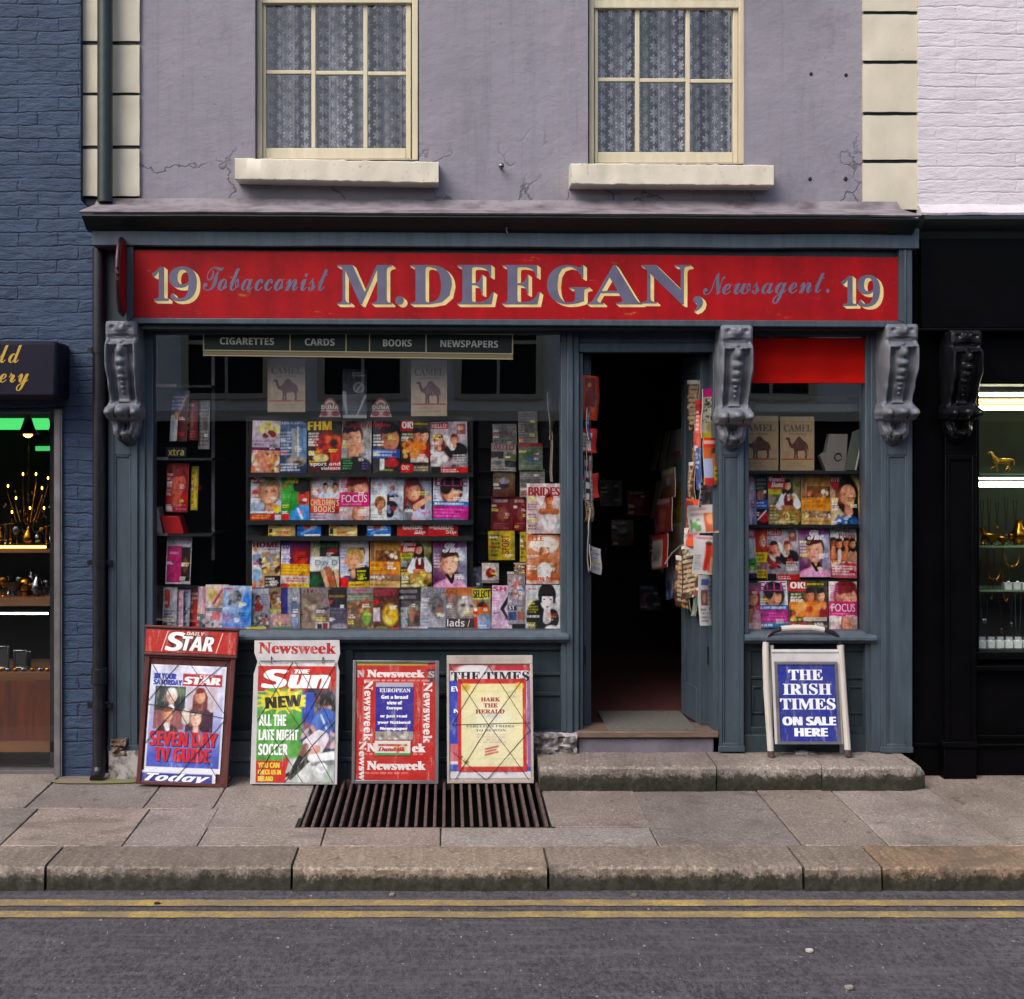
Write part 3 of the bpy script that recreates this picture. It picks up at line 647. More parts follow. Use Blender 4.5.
for j in range(13):
    for i in range(17):
        x = x0+(x1-x0)*i/16; z = WZ(757, -.02)+(WZ(739, -.02)-WZ(757, -.02))*j/12; e = 0 if 0 < i < 16 and 0 < j < 12 else .03
        vs.append((x+mnoise.noise(Vector((x*50, 3, z*50)))*.008, -.022+e+.035*mnoise.noise(Vector((x*34, 1, z*60))), z+mnoise.noise(Vector((x*60, 9, z*30)))*.01))
rt.add(vs, [(j*17+i, j*17+i+1, (j+1)*17+i+1, (j+1)*17+i) for j in range(12) for i in range(16)])
rt.build('rotten_timber', M['sillwood'], B)
# main shop window
def frame_parts(mb, pieces):
    for p in pieces: mb.pb(*p)
mw = MB()
frame_parts(mw, [(137.5, 145, 322, 760, .015, .14), (145, 153, 329, 634, .03, .14), (153, 561, 326, 334, .035, .14), (561, 567, 331, 760, .03, .16), (567, 573, 331, 757, .012, .16), (573, 579, 331, 757, .03, .16),
                 ])
sw = mw.build('shop_window', M['joinery'], B, bevel=.004)
g = MB(); g.pb(152, 562, 332, 635, .066, .072); g.build('pane', M['glass'], sw)
sl_ = MB()
prf = [(.10, WZ(643, 0)), (.01, WZ(643, 0)), (-.006, WZ(640.5, 0)), (-.02, WZ(639, 0)), (-.02, WZ(636.5, 0)), (.0, WZ(634.5, 0)), (.10, WZ(633, 0)+.012)]
rows_x(sl_, prf, WX(146), WX(568.5), .03, .002, 0, (.8, .8, .8), 4); sl_.build('sill', M['slate'], sw)
bd = MB(); bd.box(WX(146, .1), WX(562, .1), .074, .62, WZ(634, .1)-.05, WZ(633.5, .1)); bd.build('display_bed', M['darkboard'], sw)
rs_ = MB()
frame_parts(rs_, [(145, 568, 641, 737, .085, .14), (145, 568, 641.5, 650, .06, .085), (145, 568, 672, 675.5, .07, .085), (145, 568, 692, 696, .07, .085), (145, 152, 650, 736, .065, .085), (560, 568, 650, 736, .065, .085), (345, 353, 650, 736, .065, .085)])
rs_.pb(145, 568, 731, 740, .03, .085)
rs_.build('stall_riser', M['slatedark'], B, bevel=.004)
pl = MB(); pl.pb(145, 532, 740, 788, .045, .14); pl.pb(145, 540, 757, 762, .03, .045); pl.build('plinth', M['stallplinth'], B, bevel=.006)
rb = MB(); r3 = random.Random(8)
x0, x1 = WX(530, 0), WX(577, 0)
n = 26; m = 14; vs = []
for j in range(m+1):
    for i in range(n+1):
        x = x0+(x1-x0)*i/n; z = WZ(762, 0)+(WZ(733, 0)-WZ(762, 0))*j/m
        y = -.01+.05*mnoise.noise(Vector((x*13, 1, z*13)))+.03*mnoise.noise(Vector((x*40, 4, z*40)))+(.05 if j == m else 0)
        vs.append((x, y, z))
rb.add(vs, [(j*(n+1)+i, j*(n+1)+i+1, (j+1)*(n+1)+i+1, (j+1)*(n+1)+i) for j in range(m) for i in range(n)]); rb.box(x0, x1, .055, .13, WZ(788, 0), WZ(733, 0))
rb.build('broken_plinth', M['rubble'], B)
# small shop window
mw = MB()
frame_parts(mw, [(744, 749, 329, 634, .02, .14), (749, 865.5, 329, 336, .035, .14), (865.5, 871, 329, 752, .028, .14), (871, 881, 322, 752, .012, .14)])
sw2 = mw.build('shop_window', M['joinery'], B, bevel=.004)
g = MB(); g.pb(748, 867, 334, 635, .066, .072); g.build('pane', M['glass'], sw2)
sl_ = MB(); rows_x(sl_, [(y, z-.004) for y, z in prf], WX(744.5), WX(876), .03, .002, 0, (.8, .8, .8), 9); sl_.build('sill', M['slate'], sw2)
bd = MB(); bd.box(WX(744, .1), WX(868, .1), .074, .5, WZ(634, .1)-.05, WZ(634, .1)); bd.build('display_bed', M['darkboard'], sw2)
rs_ = MB()
frame_parts(rs_, [(744, 880, 642, 742, .085, .14), (744, 880, 643, 651, .07, .085), (744, 751, 651, 735, .065, .085), (866, 876, 651, 735, .065, .085), (751, 866, 676, 679, .075, .085), (751, 866, 727, 735, .065, .085),
                  (752, 764, 686, 688, .075, .085), (752, 754, 688, 714, .075, .085), (762, 764, 688, 714, .075, .085), (752, 764, 712, 714, .075, .085), (848, 864, 686, 688, .075, .085), (848, 850, 688, 714, .075, .085), (862, 864, 688, 714, .075, .085), (848, 864, 712, 714, .075, .085),
                  (744, 880, 735, 755, .03, .085)])
rs_.build('stall_riser', M['slatedark'], B, bevel=.003)
# doorway: frame, two narrow leaves folded inward, threshold
df = MB(); frame_parts(df, [(579, 719, 343, 352, .04, .14), (579, 719, 328, 343, .06, .14), (579, 583, 352, 733, .06, .16), (713, 719.5, 352, 757, .03, .16)])
df.build('door_frame', M['joinery'], B, bevel=.003)
def leaf(hx, hy, ex, ey, th):
    zb, zt_ = .296, WZ(353.5, .1); d = Vector((ex-hx, ey-hy, 0)); ln = d.length; d.normalize(); nn = Vector((d.y, -d.x, 0))*th
    mb = MB()
    def P(s, z, o): q = Vector((hx, hy, 0))+d*s+nn*o; return (q.x, q.y, z)
    def slabp(s0, s1, z0, z1, o0, o1): mb.loft([P(s0, z0, o0), P(s1, z0, o0), P(s1, z0, o1), P(s0, z0, o1)], [P(s0, z1, o0), P(s1, z1, o0), P(s1, z1, o1), P(s0, z1, o1)])
    slabp(0, ln, zb, zt_, 0, 1)
    for o0, o1 in ((-.25, 0), (1, 1.25)):
        slabp(0, .07, zb, zt_, o0, o1); slabp(ln-.07, ln, zb, zt_, o0, o1)
        for z0, z1 in ((zb, zb+.2), (zb+.75, zb+.85), (zt_-.1, zt_)): slabp(.07, ln-.07, z0, z1, o0, o1)
    o = mb.build('door', M['joinery'], B, bevel=.003)
    for a, b_ in ((.35, .45), (1.45, 1.55)): h = MB(); h.box(hx-.012, hx+.012, hy-.03, hy+.004, zb+a, zb+b_); h.build('hinge', M['pipeblack'], o)
leaf(.775, .17, .80, .53, .035); leaf(1.49, .17, 1.445, .53, -.04)
th = MB(); th.pb(577, 719, 731.5, 738, .0, .25); th.build('threshold', M['sillwood'], B, bevel=.006)
kp = MB(); kp.pb(579, 713, 738.5, 757.5, .024, .1); kp.box(WX(577, .03), WX(719, .03), .03, .14, .1, .26)
for px in (582, 610, 645, 680, 710):
    for py in (741, 755): kp.ball(WX(px, .02), .022, WZ(py, .02), .005, .004, .005, 0, (.1, .1, .1), 8, 5)
kp.build('kick_plate', M['kick'], B, bevel=.003)
# shop room behind
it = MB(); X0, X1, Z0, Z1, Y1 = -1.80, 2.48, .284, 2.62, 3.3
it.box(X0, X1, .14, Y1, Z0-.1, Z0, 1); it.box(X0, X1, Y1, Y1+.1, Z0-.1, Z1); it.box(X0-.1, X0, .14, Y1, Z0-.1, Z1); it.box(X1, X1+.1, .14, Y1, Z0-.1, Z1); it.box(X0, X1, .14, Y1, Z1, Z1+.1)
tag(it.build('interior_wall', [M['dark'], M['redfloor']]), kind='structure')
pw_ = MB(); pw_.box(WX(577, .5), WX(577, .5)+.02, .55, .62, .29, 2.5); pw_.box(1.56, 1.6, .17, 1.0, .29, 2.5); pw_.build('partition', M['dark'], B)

# granite step of three stones
S = thing('doorstep', 'worn granite doorstep with mossy front under the shop door and small window', 'step', (WX(734), -.14, .03))
for i, (a, b) in enumerate(((540, 716), (717.5, 822), (822.8, 929))):
    mb = MB(); o = (0, .012, .0)[i]
    rows_x(mb, [(-.245+o, .0), (-.262+o, .05), (-.272+o, .12), (-.270+o, .150), (-.260+o, .162), (-.235, .167), (-.05, .172), (.04, .174)], WX(a, -.27), WX(b, -.27), .016, .011, 0, (.8, .8, .8), i*5, 15)
    if i == 2:
        xe = WX(929, -.27); mb.bend(lambda x, y, z: (x-(.05*((z-.09)/.08)**2 if x > xe-.06 and z > .09 else 0), y+max(0, x-xe+.09)*.5*(1 if y < -.1 else 0), z))
    mb.build('step_stone', M['step'], S)
sm = MB()
sm.prism([(WX(799, -.1), .17), (WX(823, -.1), .17), (WX(821, -.1), .178), (WX(808, -.1), .19), (WX(800, -.1), .183)], -.03, .02)
tag(sm.build('broken_slate', M['rubble'], bevel=.004), 'broken grey stone chip lying on the step behind the blue signboard', 'stone chip')
dm = MB(); dm.box(.90, 1.395, .03, .56, .290, .302); tag(dm.build('door_mat', M['mat'], bevel=.004), 'grey door mat lying inside the open shop doorway', 'mat')

# ================================================================== SHOP SIGN
SG = thing('shop_sign', 'long red fascia sign with mauve and cream painted lettering over the shopfront', 'sign', (WX(516, -.12), -.12, WZ(320, -.12)))
ys = -.125
def sp(px, py): return (WX(px, ys), WZ(py, ys))
bdm = MB(); bdm.prism([sp(134, 318), sp(898, 321), sp(898, 257.5), sp(134, 250)], ys, -.10, 0)
def sgn(t, style, p0, p1, q0, q1, cream=True, lay=0):
    x0, z1 = sp(p0, q0); x1, z0 = sp(p1, q1)
    if cream:
        for k in range(8):
            e = (8-k)*.0024; bdm.text(t, style, x0+e, x1+e, z0-e*.75, z1-e*.75, ys-.0006-.00012*k, (.8, .6, .3), 2)
    bdm.text(t, style, x0, x1, z0, z1, ys-.0020, (.3, .3, .4), 1)
for t, p0, p1 in (('M', 337, 392), ('.', 395, 404), ('D', 410, 452), ('E', 457, 494), ('E', 502, 540), ('G', 547, 589), ('A', 587, 642), ('N', 641, 690)):
    q0, q1 = (265, 304.5) if t != '.' else (296, 305)
    sgn(t, 'sb', p0, p1, q0, q1)
sgn(',', 'sb', 693, 703, 296, 312)
sgn('1', 'sb', 152, 169, 267, 301); sgn('9', 'sb', 169, 197, 266.5, 301.5)
sgn('1', 'sb', 841, 857, 276, 306); sgn('9', 'sb', 857, 880, 275, 307)
for d in (0, .0010):
    x0, z1 = sp(203, 267); x1, z0 = sp(328, 291)
    bdm.text('Tobacconist', 'sc', x0+d, x1+d, z0, z1, ys-.0012-d*.01, (.3, .3, .4), 1, 0, R(-.2))
    x0, z1 = sp(703, 272); x1, z0 = sp(829, 304)
    bdm.text('Newsagent.', 'sc', x0+d, x1+d, z0, z1, ys-.0012-d*.01, (.3, .3, .4), 1, 0, R(1.0))
bdm.build('board', [M['signred'], M['lettermauve'], M['lettercream']], SG)
fr = MB()
for poly in ([sp(127, 323), sp(134, 318), sp(134, 246), sp(127, 246)], [sp(898, 321), sp(911, 327), sp(911, 248), sp(898, 248)], [sp(127, 323.5), sp(911, 327.5), sp(898, 321.2), sp(134, 318.2)]): fr.prism(poly, ys-.018, -.09)
fr.prism([sp(903, 326), sp(905, 326), sp(905, 250), sp(903, 250)], ys-.026, ys-.016)
fr.build('frame', M['joinery'], SG, bevel=.004)

# round sign hanging edge-on at the corner
RS = thing('round_sign', 'round red projecting sign seen edge on beside the red fascia', 'sign', (WX(122, -.2), -.2, WZ(277, -.2)), None, (0, 0, R(-.5)))
d = MB(); vs = []; n = 40
for s, r, xx in ((0, .205, -.012), (1, .205, .012)):
    for i in range(n): a = 2*math.pi*i/n; vs.append((xx, r*.62*math.cos(a), r*math.sin(a)))
d.add(vs, [tuple(range(n)), tuple(range(n, 2*n))[::-1]]+[(i, n+i, n+(i+1) % n, (i+1) % n) for i in range(n)])
d.build('disc', M['signred'], RS, raw=True)
e = MB(); e.tube([(0, .205*.63*math.cos(2*math.pi*i/n), .207*math.sin(2*math.pi*i/n)) for i in range(n)], .010, 8, closed=True); e.build('rim', M['pipeblack'], RS, raw=True)
RS.rotation_euler = (0, 0, R(3))
bk = MB(); bk.tube([(0, .0, .2), (0, .2, .24)], .008); bk.build('bracket', M['pipeblack'], RS, raw=True)

# ================================================================== PIPES
def pipe(label, x, r, z0, z1, y, brackets, mat, foot=False, joints=()):
    T = thing('drainpipe', label, 'drainpipe', (x, y, z0))
    p = MB(); p.tube([(x, y, z0+(.07 if foot else 0)), (x, y, z1)], r, 18)
    if foot: p.tube([(x, y, z0+.07), (x, y-.015, z0+.035), (x, y-.05, z0+.012)], [r, r*1.05, r*1.1], 18)
    for z in joints: p.tube([(x, y, z-.045), (x, y, z-.04), (x, y, z+.04), (x, y, z+.045)], [r, r*1.22, r*1.22, r], 18)
    p.build('pipe', mat, T)
    for z in brackets:
        b = MB(); b.tube([(x, y, z-.018), (x, y, z+.018)], r*1.15, 18); b.box(x-r*1.9, x+r*1.9, y+.01, y+.05, z-.014, z+.014); b.build('bracket', mat, T)
pipe('dark green drainpipe running down the cream quoins to the cornice', WX(105, .03), .042, WZ(202, .03), WZ(-420, .03), .03, [WZ(-60, .03)], M['pipegreen'])
pipe('black drainpipe standing on the pavement beside the blue brick pier', WX(99, -.03), .035, gz(-.03), WZ(248, -.03), -.03, [WZ(563, -.03), WZ(706, -.03), WZ(350, -.03)], M['pipeblack'], True, [WZ(676, -.03)])

# ================================================================== LEFT NEIGHBOUR: blue painted brick, jeweller's window
BB = thing('brick_building', 'blue painted brick building with a lit jewellery window', 'building', (WX(0), .1, 0))
yb = .05
def wp(px, py): return (WX(px, yb), WZ(py, yb))
mb = MB(); mb.prism([wp(62, 786), wp(94, 786), wp(94, 214), wp(80.5, 200), wp(80.5, -420), wp(-700, -420), wp(-700, 412), wp(62, 412)], yb, .35)
mb.prism([wp(-700, 786), wp(-420, 786), wp(-420, 412), wp(-700, 412)], yb, .35)
mb.build('wall', M['bluebrick'], BB)
rp = MB(); rp.pb(-700, 80, -440, -420, .0, 4); rp.build('roof', M['blankwall'], BB)
jf = MB(); jf.pb(54, 62, 409, 783, .03, .1); jf.pb(56, 60, 409, 783, .024, .03); jf.pb(-420, -412, 409, 783, .03, .1); jf.pb(-412, 54, 770, 783, .08, .14); f1 = jf.build('window_frame', M['steel'], BB, bevel=.002)
g = MB(); g.pb(-414, 55, 403, 771, .07, .076); g.build('pane', M['clearglass'], f1)
jb = MB(); jb.pb(-414, 54, 681, 742, .16, .2, 0); jb.build('panel', M['wood'], f1)
jr = MB(); jr.pb(-414, 54, 742, 752, .13, .24); jr.build('rail', M['woodmid'], f1)
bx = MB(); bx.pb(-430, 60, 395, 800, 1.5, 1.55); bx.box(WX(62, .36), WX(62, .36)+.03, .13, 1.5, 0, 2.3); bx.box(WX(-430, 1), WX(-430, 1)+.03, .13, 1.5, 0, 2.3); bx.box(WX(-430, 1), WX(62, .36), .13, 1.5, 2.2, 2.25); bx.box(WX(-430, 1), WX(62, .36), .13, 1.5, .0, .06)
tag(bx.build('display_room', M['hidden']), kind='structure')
for q0, q1, yy in ((549, 553, .45), (598, 606, .4), (672, 681, .35)):
    s = MB(); s.pb(-414, 54, q0, q1, yy, yy+.5); s.build('shelf', M['woodmid'], f1, bevel=.002)
NS = thing('awning_sign', 'dark navy box sign with gold script letters over the jewellery window', 'sign', (WX(-60, -.2), -.1, WZ(402, -.2)))
n_ = MB(); n_.pb(-420, 57, 341, 398, -.2, .05); n_.build('box', M['navy'], NS, bevel=.02)
for t, a, b, c, e in (('ld', 0, 22, 363, 345), ('ery', -1, 29, 391, 373)):
    n_ = MB()
    for d in (0, .0012): n_.text(t, 'sc', WX(a, -.2)+d, WX(b, -.2)+d, WZ(c, -.2), WZ(e, -.2), -.2025-d*.1, '#b08d3a')
    n_.build('gilt_script', M['tint'], NS)

# ================================================================== RIGHT NEIGHBOUR: white brick over a black shopfront
WB = thing('white_building', 'white painted brick building over a black shopfront with lit jewellery window', 'building', (WX(1050), .1, 0))
mb = MB(); mb.pb(918.5, 1700, -420, 208, .085, .4); mb.build('wall', M['whitebrick'], WB)
mb = MB(); zz = WZ(214, .04)
rows_x(mb, [(.2, zz-.01), (.06, zz-.014), (.035, zz-.006), (.03, zz+.006), (.045, zz+.03), (.08, zz+.06), (.12, zz+.08)], WX(921, .04), WX(1700, .04), .03, .006, 0, (.8, .8, .8), 3, 5)
mb.build('rendered_lip', M['whitebrick'], WB)
rp = MB(); rp.pb(918.5, 1700, -440, -420, .0, 4); rp.build('roof', M['blankwall'], WB)
mb = MB(); mb.pb(921, 1700, 217, 328, -.05, .3); mb.pb(913.5, 921, 247, 328, .0, .3); mb.pb(913.5, 1700, 328, 331, -.065, .3); mb.build('fascia_board', M['blackpaint'], WB, bevel=.004)
mb = MB(); pz = WZ(217, -.1); pr = [(.2, pz), (-.14, pz), (-.15, pz-.02), (-.12, pz-.05), (-.07, pz-.075), (-.05, pz-.11), (.2, pz-.11)]
rows_x(mb, pr, WX(921.5, -.1), WX(1700, -.1), .2, .0); mb.build('cornice', M['cornicetop'], WB)
mb = MB(); frame_parts(mb, [(913.5, 945, 331, 785, .055, .3), (913.5, 945, 743, 747, .04, .055), (977, 1700, 331, 384, .05, .3), (977, 1700, 652, 660, .02, .12), (977, 1700, 666, 671, .0, .12), (977, 1700, 660, 785, .06, .3), (977, 1700, 735, 739, .045, .06), (977, 1700, 744, 747, .04, .06)])
mb.build('shopfront', M['blackpaint'], WB, bevel=.004)
mb = MB(); frame_parts(mb, [(945, 977, 331, 742, .01, .25), (945, 950, 455, 742, 0, .01), (972, 977, 455, 742, 0, .01), (950, 972, 455, 460, 0, .01), (943, 978, 742, 748, -.03, .25), (944, 977, 748, 782, -.015, .25)])
pl = mb.build('pilaster', M['blackpaint'], WB, bevel=.004)
c = MB(); corbel(c, WX(961.5, -.08), WZ(331, -.12), WZ(444, -.03), .090); c.build('corbel', M['blackcorbel'], pl)
mb = MB(); frame_parts(mb, [(977, 979, 384, 652, .06, .12)]); f2 = mb.build('window_frame', M['blackpaint'], WB)
g = MB(); g.pb(979, 1700, 384, 652, .09, .096); g.build('pane', M['clearglass'], f2)
M['greenback'] = simple('dark_green_cloth', '#2a3825', .9, 0, '#241d14', 2)
bx = MB(); bx.pb(970, 1700, 375, 665, .75, .8); bx.box(WX(977, .13), WX(977, .13)+.01, .13, .75, .75, 2.3); bx.box(WX(1700, .3), WX(1700, .3)+.03, .13, .75, .75, 2.3); bx.box(WX(977, .13), WX(1700, .3), .31, .75, 2.25, 2.3); bx.box(WX(977, .13), WX(1700, .3), .14, .75, .70, WZ(650, .15))
tag(bx.build('jewellery_display_room', M['greenback']), kind='structure')

# ================================================================== TERRACE ACROSS THE ROAD (seen mirrored in the shop glass)
OT = thing('terraced_house', 'pale rendered terrace across the street mirrored in the shop glass', 'building', (0, -10.9, 0))
mb = MB(); mb.box(-16, 16, -11.3, -10.8, 2.42, 4.7)
mb.build('wall', M['oppwall'], OT)
mb = MB(); mb.box(-16, 16, -11.1, -10.95, 0, 2.42); mb.build('shopfront', M['dark'], OT)
mb = MB(); mb.box(-16, 16, -11.3, -10.7, 2.32, 2.46); mb.build('cornice', M['cream'], OT)
for i in range(-8, 9):
    x = i*1.9+.72
    w = MB(); w.box(x-.62, x-.52, -10.83, -10.74, 2.62, 4.2); w.box(x+.52, x+.62, -10.83, -10.74, 2.62, 4.2); w.box(x-.52, x+.52, -10.83, -10.74, 2.62, 2.70); w.box(x-.52, x+.52, -10.83, -10.74, 3.4, 3.45); w.box(x-.52, x+.52, -10.83, -10.74, 4.12, 4.2); w.box(x-.02, x+.02, -10.82, -10.75, 2.7, 4.12)
    w.box(x-.52, x+.52, -10.81, -10.79, 2.7, 4.12, 1)
    w.build('window', [M['creamwood'], M['hidden']], OT)
# ================================================================== PRINTED MATTER
class Cv:
    """a small printed picture: soft brush strokes on a colour grid, u to the right and v down, both 0..1"""
    def __init__(s, w, h, bg='#ffffff', seed=1):
        s.w, s.h = w, h; s.a = np.zeros((h, w, 3))+np.array(lin(bg)); s.r = np.random.RandomState(seed)
        s.v, s.u = np.mgrid[0:h, 0:w]; s.u = s.u/(w-1); s.v = s.v/(h-1)
    def put(s, m, c): m = np.clip(m, 0, 1)[..., None]; s.a = s.a*(1-m)+np.array(lin(c))*m
    def G(s, a, b, v0=0, v1=1): t = np.clip((s.v-v0)/(v1-v0), 0, 1)[..., None]; s.a = np.array(lin(a))*(1-t)+np.array(lin(b))*t
    def R(s, u0, v0, u1, v1, c, al=1):
        e = .5/s.w; f = .5/s.h
        m = np.clip((s.u-u0)/e+1, 0, 1)*np.clip((u1-s.u)/e+1, 0, 1)*np.clip((s.v-v0)/f+1, 0, 1)*np.clip((v1-s.v)/f+1, 0, 1); s.put(m*al, c)
    def E(s, u, v, ru, rv, c, soft=.25, al=1, rot=0):
        a, b = (s.u-u)/1, (s.v-v)*s.h/s.w; k = s.h/s.w
        ca, sa = math.cos(rot), math.sin(rot); x = a*ca+b*sa; y = -a*sa+b*ca
        d = np.sqrt((x/ru)**2+(y/(rv*k))**2); s.put((1-d)/soft*al if soft else (d < 1)*al, c) if soft else s.put((d < 1)*1.0*al, c)
    def S(s, u0, v0, u1, v1, r, c, r2=None, al=1):
        """a tapering limb or stroke"""
        k = s.h/s.w; r2 = r if r2 is None else r2
        dx, dy = u1-u0, (v1-v0)*k; L = dx*dx+dy*dy+1e-9
        t = np.clip(((s.u-u0)*dx+(s.v-v0)*k*dy)/L, 0, 1); d = np.hypot(s.u-u0-t*dx, (s.v-v0)*k-t*dy); rr = r+(r2-r)*t
        s.put((rr-d)*s.w*.9+.5 if al == 1 else np.clip((rr-d)*s.w*.9+.5, 0, 1)*al, c)
    def B(s, u0, v0, u1, v1, cols, n, size):
        for i in range(n): s.E(s.r.uniform(u0, u1), s.r.uniform(v0, v1), size*s.r.uniform(.5, 1.3), size*s.r.uniform(.4, 1.1)*s.w/s.h, cols[s.r.randint(len(cols))], .5, 1, s.r.uniform(0, 3))
    def L(s, u0, v0, u1, v1, n, c, al=.85):
        """lines of small print"""
        dv = (v1-v0)/n
        for i in range(n):
            u = u0; e = u1-(u1-u0)*s.r.uniform(0, .35)
            while u < e:
                w = s.r.uniform(.03, .11); s.R(u, v0+dv*(i+.2), min(u+w, e), v0+dv*(i+.72), c, al*s.r.uniform(.6, 1)); u += w+.025
    def F(s, u, v, h, skin, hair, cloth, look='m', lip='#a8423c'):
        tq = s.r.uniform(-.16, .16)
        """a head and shoulders; h is half the face height in page heights"""
        k = s.h/s.w; w = h*k*.74; sk = np.array(lin(skin)); dk = tuple(sk*np.array((.55, .45, .42))); lt = tuple(np.minimum(1, sk*1.3))
        if cloth: s.E(u, v+h*2.75, w*2.5, h*1.45, cloth, .12)
        s.S(u, v+h*.6, u, v+h*1.55, w*.42, dk, w*.55); s.S(u+w*.08, v+h*.7, u+w*.05, v+h*1.5, w*.32, skin, w*.45)
        if look == 'l': s.E(u, v+h*.35, w*1.5, h*1.55, hair, .12); s.S(u-w*1.1, v, u-w*1.2, v+h*1.7, w*.4, hair, w*.3); s.S(u+w*1.1, v, u+w*1.2, v+h*1.6, w*.35, hair, w*.3)
        elif look == 'b': s.E(u, v-h*.15, w*1.42, h*1.25, hair, .12)
        elif look == 'n': pass
        else: s.E(u, v-h*.25, w*1.18, h*1.08, hair, .12)
        s.E(u, v, w, h, skin, .12); s.E(u+w*.3, v-h*.02, w*.6, h*.8, lt, 1.0, .8); s.E(u-w*.85, v+h*.1, w*.8, h*1.0, dk, 1.0, .95); s.E(u+w*.45, v+h*.1, w*.22, h*.25, lt, 1.0, .7); s.E(u+w*.1, v-h*.5, w*.4, h*.22, lt, 1.0, .6); s.E(u+w*.05, v+h*.95, w*.7, h*.2, dk, .8, .6)
        if look != 'n': s.E(u-w*.05, v-h*.92, w*1.02, h*.45, hair, .2); s.E(u-w*.55, v-h*.72, w*.5, h*.38, hair, .3)
        for q in (-.4+tq, .4+tq):
            s.E(u+q*w, v-h*.12, w*.30, h*.15, dk, 1.0, .9); s.E(u+q*w, v-h*.07, w*.11, h*.06, '#1c1412', .7, .8)
        s.S(u+w*.03, v+h*.0, u-w*.02, v+h*.25, w*.07, dk, al=.35); s.E(u, v+h*.3, w*.18, h*.06, dk, .8, .5)
        for i in range(7 if look != 'n' else 0):
            a = s.r.uniform(-1, 1); s.S(u+a*w*.3, v-h*1.15, u+a*w*1.05, v-h*s.r.uniform(.3, .75), w*.07, tuple(np.array(lin(hair))*s.r.uniform(.4, 2.2)), al=.4)
        s.E(u+tq*w, v+h*.52, w*.32, h*.09, lip, .7, .9)
    def noise(s, a, n=6):
        for q in (n, n*3):
            g = s.r.rand(q+2, q+2); iu = s.u*q; iv = s.v*q; i = iu.astype(int); j = iv.astype(int); fu, fv = iu-i, iv-j
            t = (g[j, i]*(1-fu)+g[j, i+1]*fu)*(1-fv)+(g[j+1, i]*(1-fu)+g[j+1, i+1]*fu)*fv; s.a *= (1+a*(t-.5))[..., None]
def draw(ops, bg, w, h, seed, gritty=False):
    cv = Cv(w, h, bg, seed); tx = []
    for o in ops:
        if o[0] == 'T': tx.append(o[1:])
        elif o[0] == 'X': cv.noise(*o[1:])
        else: getattr(cv, o[0])(*o[1:])
    if gritty:      # the busy tone of a printed cover: halftone mottling and stray captions
        r = random.Random(seed)
        for _ in range(5):
            u = r.choice((.03, .05, .58, .64)); v = r.uniform(.18, .85); cv.L(u, v, u+r.uniform(.2, .34), v+r.uniform(.05, .1), r.choice((2, 3)), r.choice(('#eceae8', '#f0e050', '#1a1618', '#d83a30', '#ffffff')), .8)
        cv.noise(.5, 5); cv.noise(.5, 13)
        g = cv.a.mean(); cv.a = np.clip((cv.a-g)*1.3+g*1.12, .004, .9)
    return cv, tx
def printed(mb, spec, x0, x1, z0, z1, y, seed, res=None, mat=0, step=.0007, gritty=False):
    """lay a printed picture and its lettering over a rectangle"""
    bg, ops = spec; k = (z1-z0)/(x1-x0); w = res or 40
    cv, tx = draw(ops, bg, w, max(4, int(w*k)), seed, gritty); mb.canvas(cv, x0, x1, z0, z1, y, mat)
    W, H = x1-x0, z1-z0
    for i, t in enumerate(tx):
        s, st, u0, v0, u1, v1, c = t[:7]; kw = t[7] if len(t) > 7 else {}
        kw = dict(kw)
        if 'fat' in kw: kw['fat'] *= W
        mb.text(s, st, x0+u0*W, x0+u1*W, z1-v1*H, z1-v0*H, y-step*(1+.12*i), c, mat, **kw)
SK, SK2, SK3 = '#d39a7c', '#b9785a', '#8a5238'
K = {}
K['flowers'] = ('#b9abb5', [('G', '#c9bcc4', '#9d8c96'), ('B', .3, .05, .95, .22, ['#d9c96b', '#e6dc9a', '#c7b44e'], 16, .13), ('B', .4, .22, .8, .32, ['#8a3c2c', '#5e3325'], 9, .12), ('L', .05, .36, .95, .5, 2, '#8b7fa6'), ('R', 0, .52, 1, .58, '#5b2a5a'), ('R', 0, .58, 1, 1, '#c88a78'), ('B', 0, .6, 1, 1, ['#d99a6a', '#e5b83c', '#8d5b3a', '#c46a4a', '#d9d2c6'], 34, .11)])
K['country'] = ('#43556f', [('G', '#55688a', '#38465e'), ('R', .45, .15, .72, .7, '#8f949b'), ('R', .7, .15, 1, .8, '#6d90b8'), ('R', .66, .12, .71, .75, '#c9c6bd'), ('L', .05, .2, .5, .68, 8, '#b3bed2'), ('E', .62, .78, .42, .12, '#9a9189', .3), ('E', .7, .82, .2, .07, '#5b4c42', .4), ('L', .03, .82, .9, .98, 3, '#cdd4e0'), ('L', .02, .01, .98, .09, 1, '#c2cbd8')])
K['fire'] = ('#2a1a18', [('G', '#3d3f3c', '#43150f'), ('E', .6, .3, .22, .17, '#84202a', .5), ('E', .85, .42, .25, .16, '#d2521f', .4), ('B', .3, .3, 1, .7, ['#b93420', '#e0682a', '#7b1a18', '#3b0f10'], 26, .17), ('R', .68, .55, .98, .95, '#b8331f'), ('E', .4, .72, .26, .09, '#d9c27c', .3), ('L', .04, .22, .36, .5, 5, '#d9d2cc'), ('T', 'FHM', 'b', .02, .01, .72, .18, '#e3bd1e', {'fat': .012}), ('T', 'sport and', 'b', .08, .80, .98, .89, '#eeeeee'), ('T', 'violence', 'b', .4, .885, .98, .95, '#eeeeee')])
